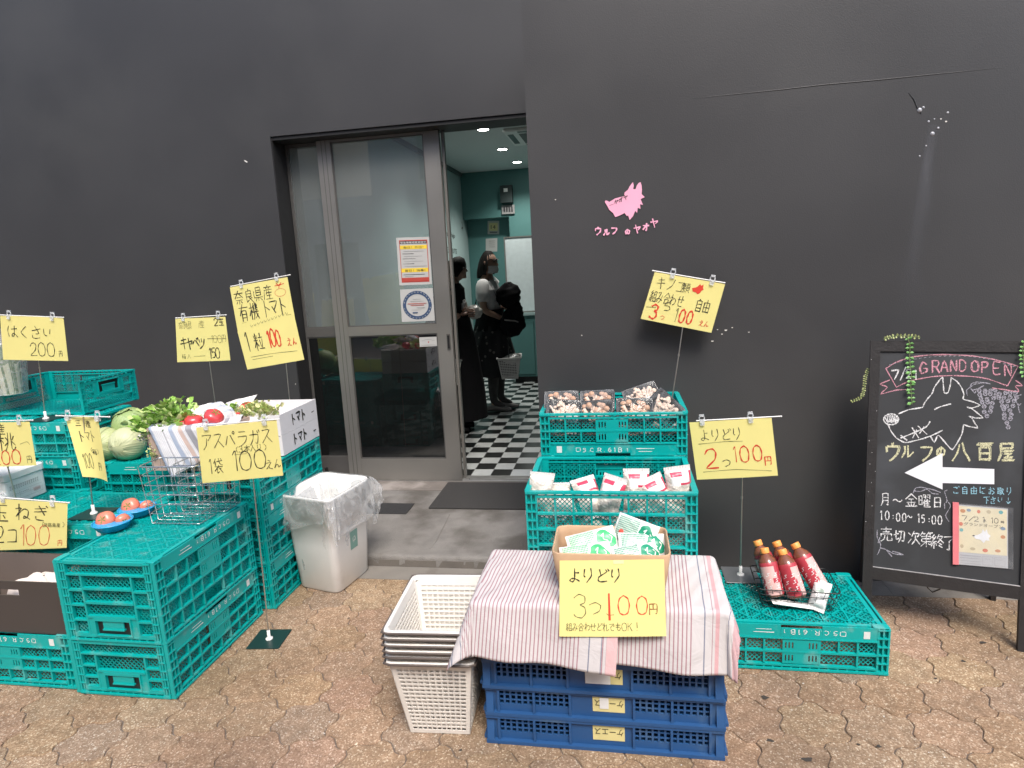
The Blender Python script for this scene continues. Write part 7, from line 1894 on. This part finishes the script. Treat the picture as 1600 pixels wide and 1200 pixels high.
for s, nm in ((-1, 'n'), (1, 'f')):
    v_, f_ = skin({'a': (tuple(Vector(nodes['kn'+nm][0])+Vector((0, 0, .06))), .066), 'b': (tuple(Vector(nodes['kn'+nm][0]).lerp(Vector(nodes['an'+nm][0]), .45)), .062), 'c': (tuple(Vector(nodes['an'+nm][0])+Vector((0, 0, .02))), .044), 'd': (tuple(Vector(nodes['ba'+nm][0])), .038)}, [('a', 'b'), ('b', 'c'), ('c', 'd')]); mb = MB(); mb.add(v_, f_, 0, True); mb.build('stocking', greyC, wo)
    an, ba = Vector(nodes['an'+nm][0]), Vector(nodes['ba'+nm][0])
    mb = MB()
    def SP(u, v):
        a = 6.283*u; x = -.075+.27*v; w_ = .050*(math.sin(math.pi*(.10+.86*v)))**.5*(1+.15*(v > .6)); hgt = (.085 if v < .3 else .085-.035*(v-.3)/.7)*(.35+.65*math.sin(math.pi*(.08+.84*v))**.5)
        return Vector((an.x+x, an.y+w_*math.cos(a), FZ+.002+max(0, hgt*(.5+.5*math.sin(a)))))
    mb.grid(SP, 18, 14, 0, True, None, True); mb.build('shoe', shoeM, wo)
jb = thing('handbag', 'black jacket and bag bundled over the woman\'s arm', 'bag', wp(.26, -.09, 1.0))
mb = MB(); rr = random.Random(4)
def blob(mb, c, rx, ry, rz, seed, m=0):
    def P(u, v):
        a = 6.283*u; p_ = math.pi*v; d = Vector((math.sin(p_)*math.cos(a), math.sin(p_)*math.sin(a), math.cos(p_))); q = 1+.10*math.sin(a*3+seed+p_*2)+.07*math.sin(a*5-seed)*math.sin(p_*4)+.04*math.sin(p_*11+a*2)
        return c + Vector((d.x*rx*q, d.y*ry*q, d.z*rz*q))
    mb.grid(P, 30, 20, m, True, None, True)
blob(mb, wp(.235, -.10, 1.235), .125, .10, .125, 1); blob(mb, wp(.29, -.10, 1.07), .085, .085, .11, 2); mb.build('jacket', blackC, jb)
mb = MB(); blob(mb, wp(.255, -.12, .955), .13, .08, .135, 5); mb.build('bag_body', blackC, jb)
mb = MB(); mb.tube([wp(.16, -.13, 1.0), wp(.20, -.205, .99), wp(.30, -.21, .98), wp(.35, -.14, .95)], .008, 8); mb.build('strap', mat('pale_strap', (.35, .33, .32), rough=.6), jb)
wl2, rm2 = basket_meshes(.17, .26, .24, .33, .225, 10, 11, .45)
cbk = thing('shopping_basket', 'white shopping basket hanging from the woman\'s hand', 'basket', wp(.21, -.14, .385), R(8))
wl2.build('body', mat('white_basket', (.62, .62, .60), rough=.5), cbk, local=True); rm2.build('rim', bpy.data.materials['white_basket'], cbk, local=True)
mb = MB(); mb.tube([(0, -.165, .222), (.0, -.12, .33), (0, 0, .545), (0, .12, .33), (0, .165, .222)], .005, 8); mb.build('handle', M['black'], cbk, local=True)
mb = MB(); blob(mb, Vector((.02, 0, .19)), .09, .12, .05, 7); o_ = mb.build('contents', mat('wrapped_goods', (.5, .5, .48), rough=.3, var=.3, vscale=30)); o_.location = cbk.location; o_.rotation_euler = cbk.rotation_euler; props(o_, 'pale wrapped goods lying in the woman\'s white basket', 'goods'); o_.name = 'wrapped_goods'
# --- the bent customer in black half hidden behind the door frame
mx_, my_ = -1.525, 5.75
mo = thing('person', 'dark haired customer in black bending over, half hidden by the door frame', 'person', (mx_, my_, FZ))
def mp(x, y, z): return Vector((mx_+x, my_+y, FZ+z))
hc2 = mp(.055, .02, 1.52); hm2, hf2, hu2, hr2 = head_mb(hc2, (.70, .45, -.55), (.3, .2, .9))
nd = {'pelvis': (mp(-.12, 0, .90), (.14, .12)), 'waist': (mp(-.10, 0, 1.06), (.125, .105)), 'chest': (mp(-.05, 0, 1.24), (.145, .11)), 'collar': (mp(0, .01, 1.36), (.08, .07)), 'neck': (mp(.025, .015, 1.43), .05), 'skull': (mp(.045, .02, 1.49), .055)}
ed = [('pelvis', 'waist'), ('waist', 'chest'), ('chest', 'collar'), ('collar', 'neck'), ('neck', 'skull')]
for s, nm in ((-1, 'n'), (1, 'f')):
    nd.update({'sh'+nm: (mp(-.01, s*.18, 1.33), .056), 'el'+nm: (mp(.03, s*.21, 1.08), .044), 'wr'+nm: (mp(.10, s*.12, 1.12), .028), 'hip'+nm: (mp(-.10, s*.09, .85), .095), 'kn'+nm: (mp(-.04, s*.095, .47), .062), 'an'+nm: (mp(-.08, s*.09, .08), .038), 'ba'+nm: (mp(.05, s*.09, .035), .034)})
    ed += [('collar', 'sh'+nm), ('sh'+nm, 'el'+nm), ('el'+nm, 'wr'+nm), ('pelvis', 'hip'+nm), ('hip'+nm, 'kn'+nm), ('kn'+nm, 'an'+nm), ('an'+nm, 'ba'+nm)]
nd = {k: (tuple(v[0]), v[1]) for k, v in nd.items()}
bm_ = body_mb(skin(nd, ed), *hand(nd['wrn'][0], (.9, .2, .1), (0, -.2, 1), .6), *hand(nd['wrf'][0], (.9, -.2, .1), (0, 0, 1), .6)); bm_.add(hm2.v, hm2.f, 0, True); bm_.build('body', skinM, mo)
mb = MB()
def hair2(u, v):
    a = 6.283*u; rr_ = math.sin(math.pi*min(1, .03+v*.6))**.6; fr_ = max(0, math.cos(a))
    return hc2 + hf2*(.108*rr_*math.cos(a)-.008) + hr2*(.088*rr_*math.sin(a)) + hu2*((.128-.20*v) if fr_ < .3 else max(.128-.2*v, .045)+.004*math.sin(a*17))
mb.grid(hair2, 48, 20, 0, True, None, True); mb.build('hair', hairM, mo)
shell([(mp(.01, .01, 1.40), .075, .09), (mp(-.005, 0, 1.35), .125, .19), (mp(-.04, 0, 1.22), .165, .215), (mp(-.10, 0, 1.04), .165, .20), (mp(-.12, 0, .84), .18, .21)], 26, None, .025, 1).build('shirt', blackC, mo)
shell([(mp(-.02, 0, 1.10), .17, .20), (mp(-.02, 0, .85), .22, .235), (mp(.0, 0, .45), .25, .25), (mp(.02, 0, .13), .25, .24)], 26, None, .03, 5).build('long_skirt', blackC, mo)
for s, nm in ((-1, 'n'), (1, 'f')):
    a, b, c_ = (Vector(nd[k+nm][0]) for k in ('sh', 'el', 'wr'))
    v_, f_ = skin({'a': (tuple(a), .076), 'b': (tuple(b), .060), 'c': (tuple(b.lerp(c_, .55)), .050)}, [('a', 'b'), ('b', 'c')]); mb = MB(); mb.add(v_, f_, 0, True); mb.build('sleeve', blackC, mo)
    h_, k_, a_ = (Vector(nd[k+nm][0]) for k in ('hip', 'kn', 'an'))
    v_, f_ = skin({'a': (tuple(h_), .115), 'b': (tuple(k_), .085), 'c': (tuple(a_+Vector((0, 0, .0))), .062)}, [('a', 'b'), ('b', 'c')]); mb = MB(); mb.add(v_, f_, 0, True); mb.build('trouser_leg', blackC, mo)
    mb = MB(); an = a_
    def SP2(u, v):
        a = 6.283*u; x = -.075+.27*v; w_ = .050*(math.sin(math.pi*(.10+.86*v)))**.5; hgt = .08*(.35+.65*math.sin(math.pi*(.08+.84*v))**.5)
        return Vector((an.x+x, an.y+w_*math.cos(a), FZ+.002+max(0, hgt*(.5+.5*math.sin(a)))))
    mb.grid(SP2, 18, 14, 0, True, None, True); mb.build('shoe', M['black'], mo)
pb_ = thing('plastic_bag', 'crumpled white plastic bag in the bent customer\'s hands', 'plastic bag', mp(.27, -.02, 1.12))
mb = MB(); blob(mb, mp(.215, -.03, 1.13), .070, .07, .06, 3); blob(mb, mp(.13, -.05, 1.185), .03, .04, .06, 8); mb.build('bag', mat('white_bag', (.62, .60, .56), rough=.35, var=.1, bump=.5, bscale=30), pb_)
cb2 = thing('shopping_basket', 'white basket on the bent customer\'s arm, cut off by the door frame', 'basket', mp(-.06, -.36, .50), R(80)); cb2.rotation_euler = (R(-8), R(10), R(70))
o2 = bpy.data.objects.new('body', [c_ for c_ in cbk.children if c_.name.startswith('body')][0].data); COL.objects.link(o2); o2.parent = cb2
o2 = bpy.data.objects.new('rim', [c_ for c_ in cbk.children if c_.name.startswith('rim')][0].data); COL.objects.link(o2); o2.parent = cb2
o2 = bpy.data.objects.new('handle', [c_ for c_ in cbk.children if c_.name.startswith('handle')][0].data); COL.objects.link(o2); o2.parent = cb2

ch = thing('chair', 'black chair standing inside behind the lower door glass', 'chair', (-1.86, 5.2, FZ))
mb = MB(); mb.slab([(-2.08, 4.98), (-1.64, 4.98), (-1.64, 5.42), (-2.08, 5.42)], FZ+.42, FZ+.48, .04); mb.build('seat', blackC, ch)
mb = MB(); mb.grid(lambda u, v: (-2.06+.40*u, 5.44+.05*v-.03*math.sin(math.pi*u), FZ+.56+.40*v), 10, 10); mb.grid(lambda u, v: (-2.06+.40*u, 5.47+.05*v-.03*math.sin(math.pi*u), FZ+.56+.40*v), 10, 10); mb.build('backrest', blackC, ch)
for x, y in ((-2.05, 5.01), (-1.67, 5.01), (-2.05, 5.39), (-1.67, 5.39)):
    mb = MB(); mb.tube([(x, y, FZ), (x*.98-.037, y*.99+.052, FZ+.42)], .011, 8); mb.build('leg', M['chrome'], ch)
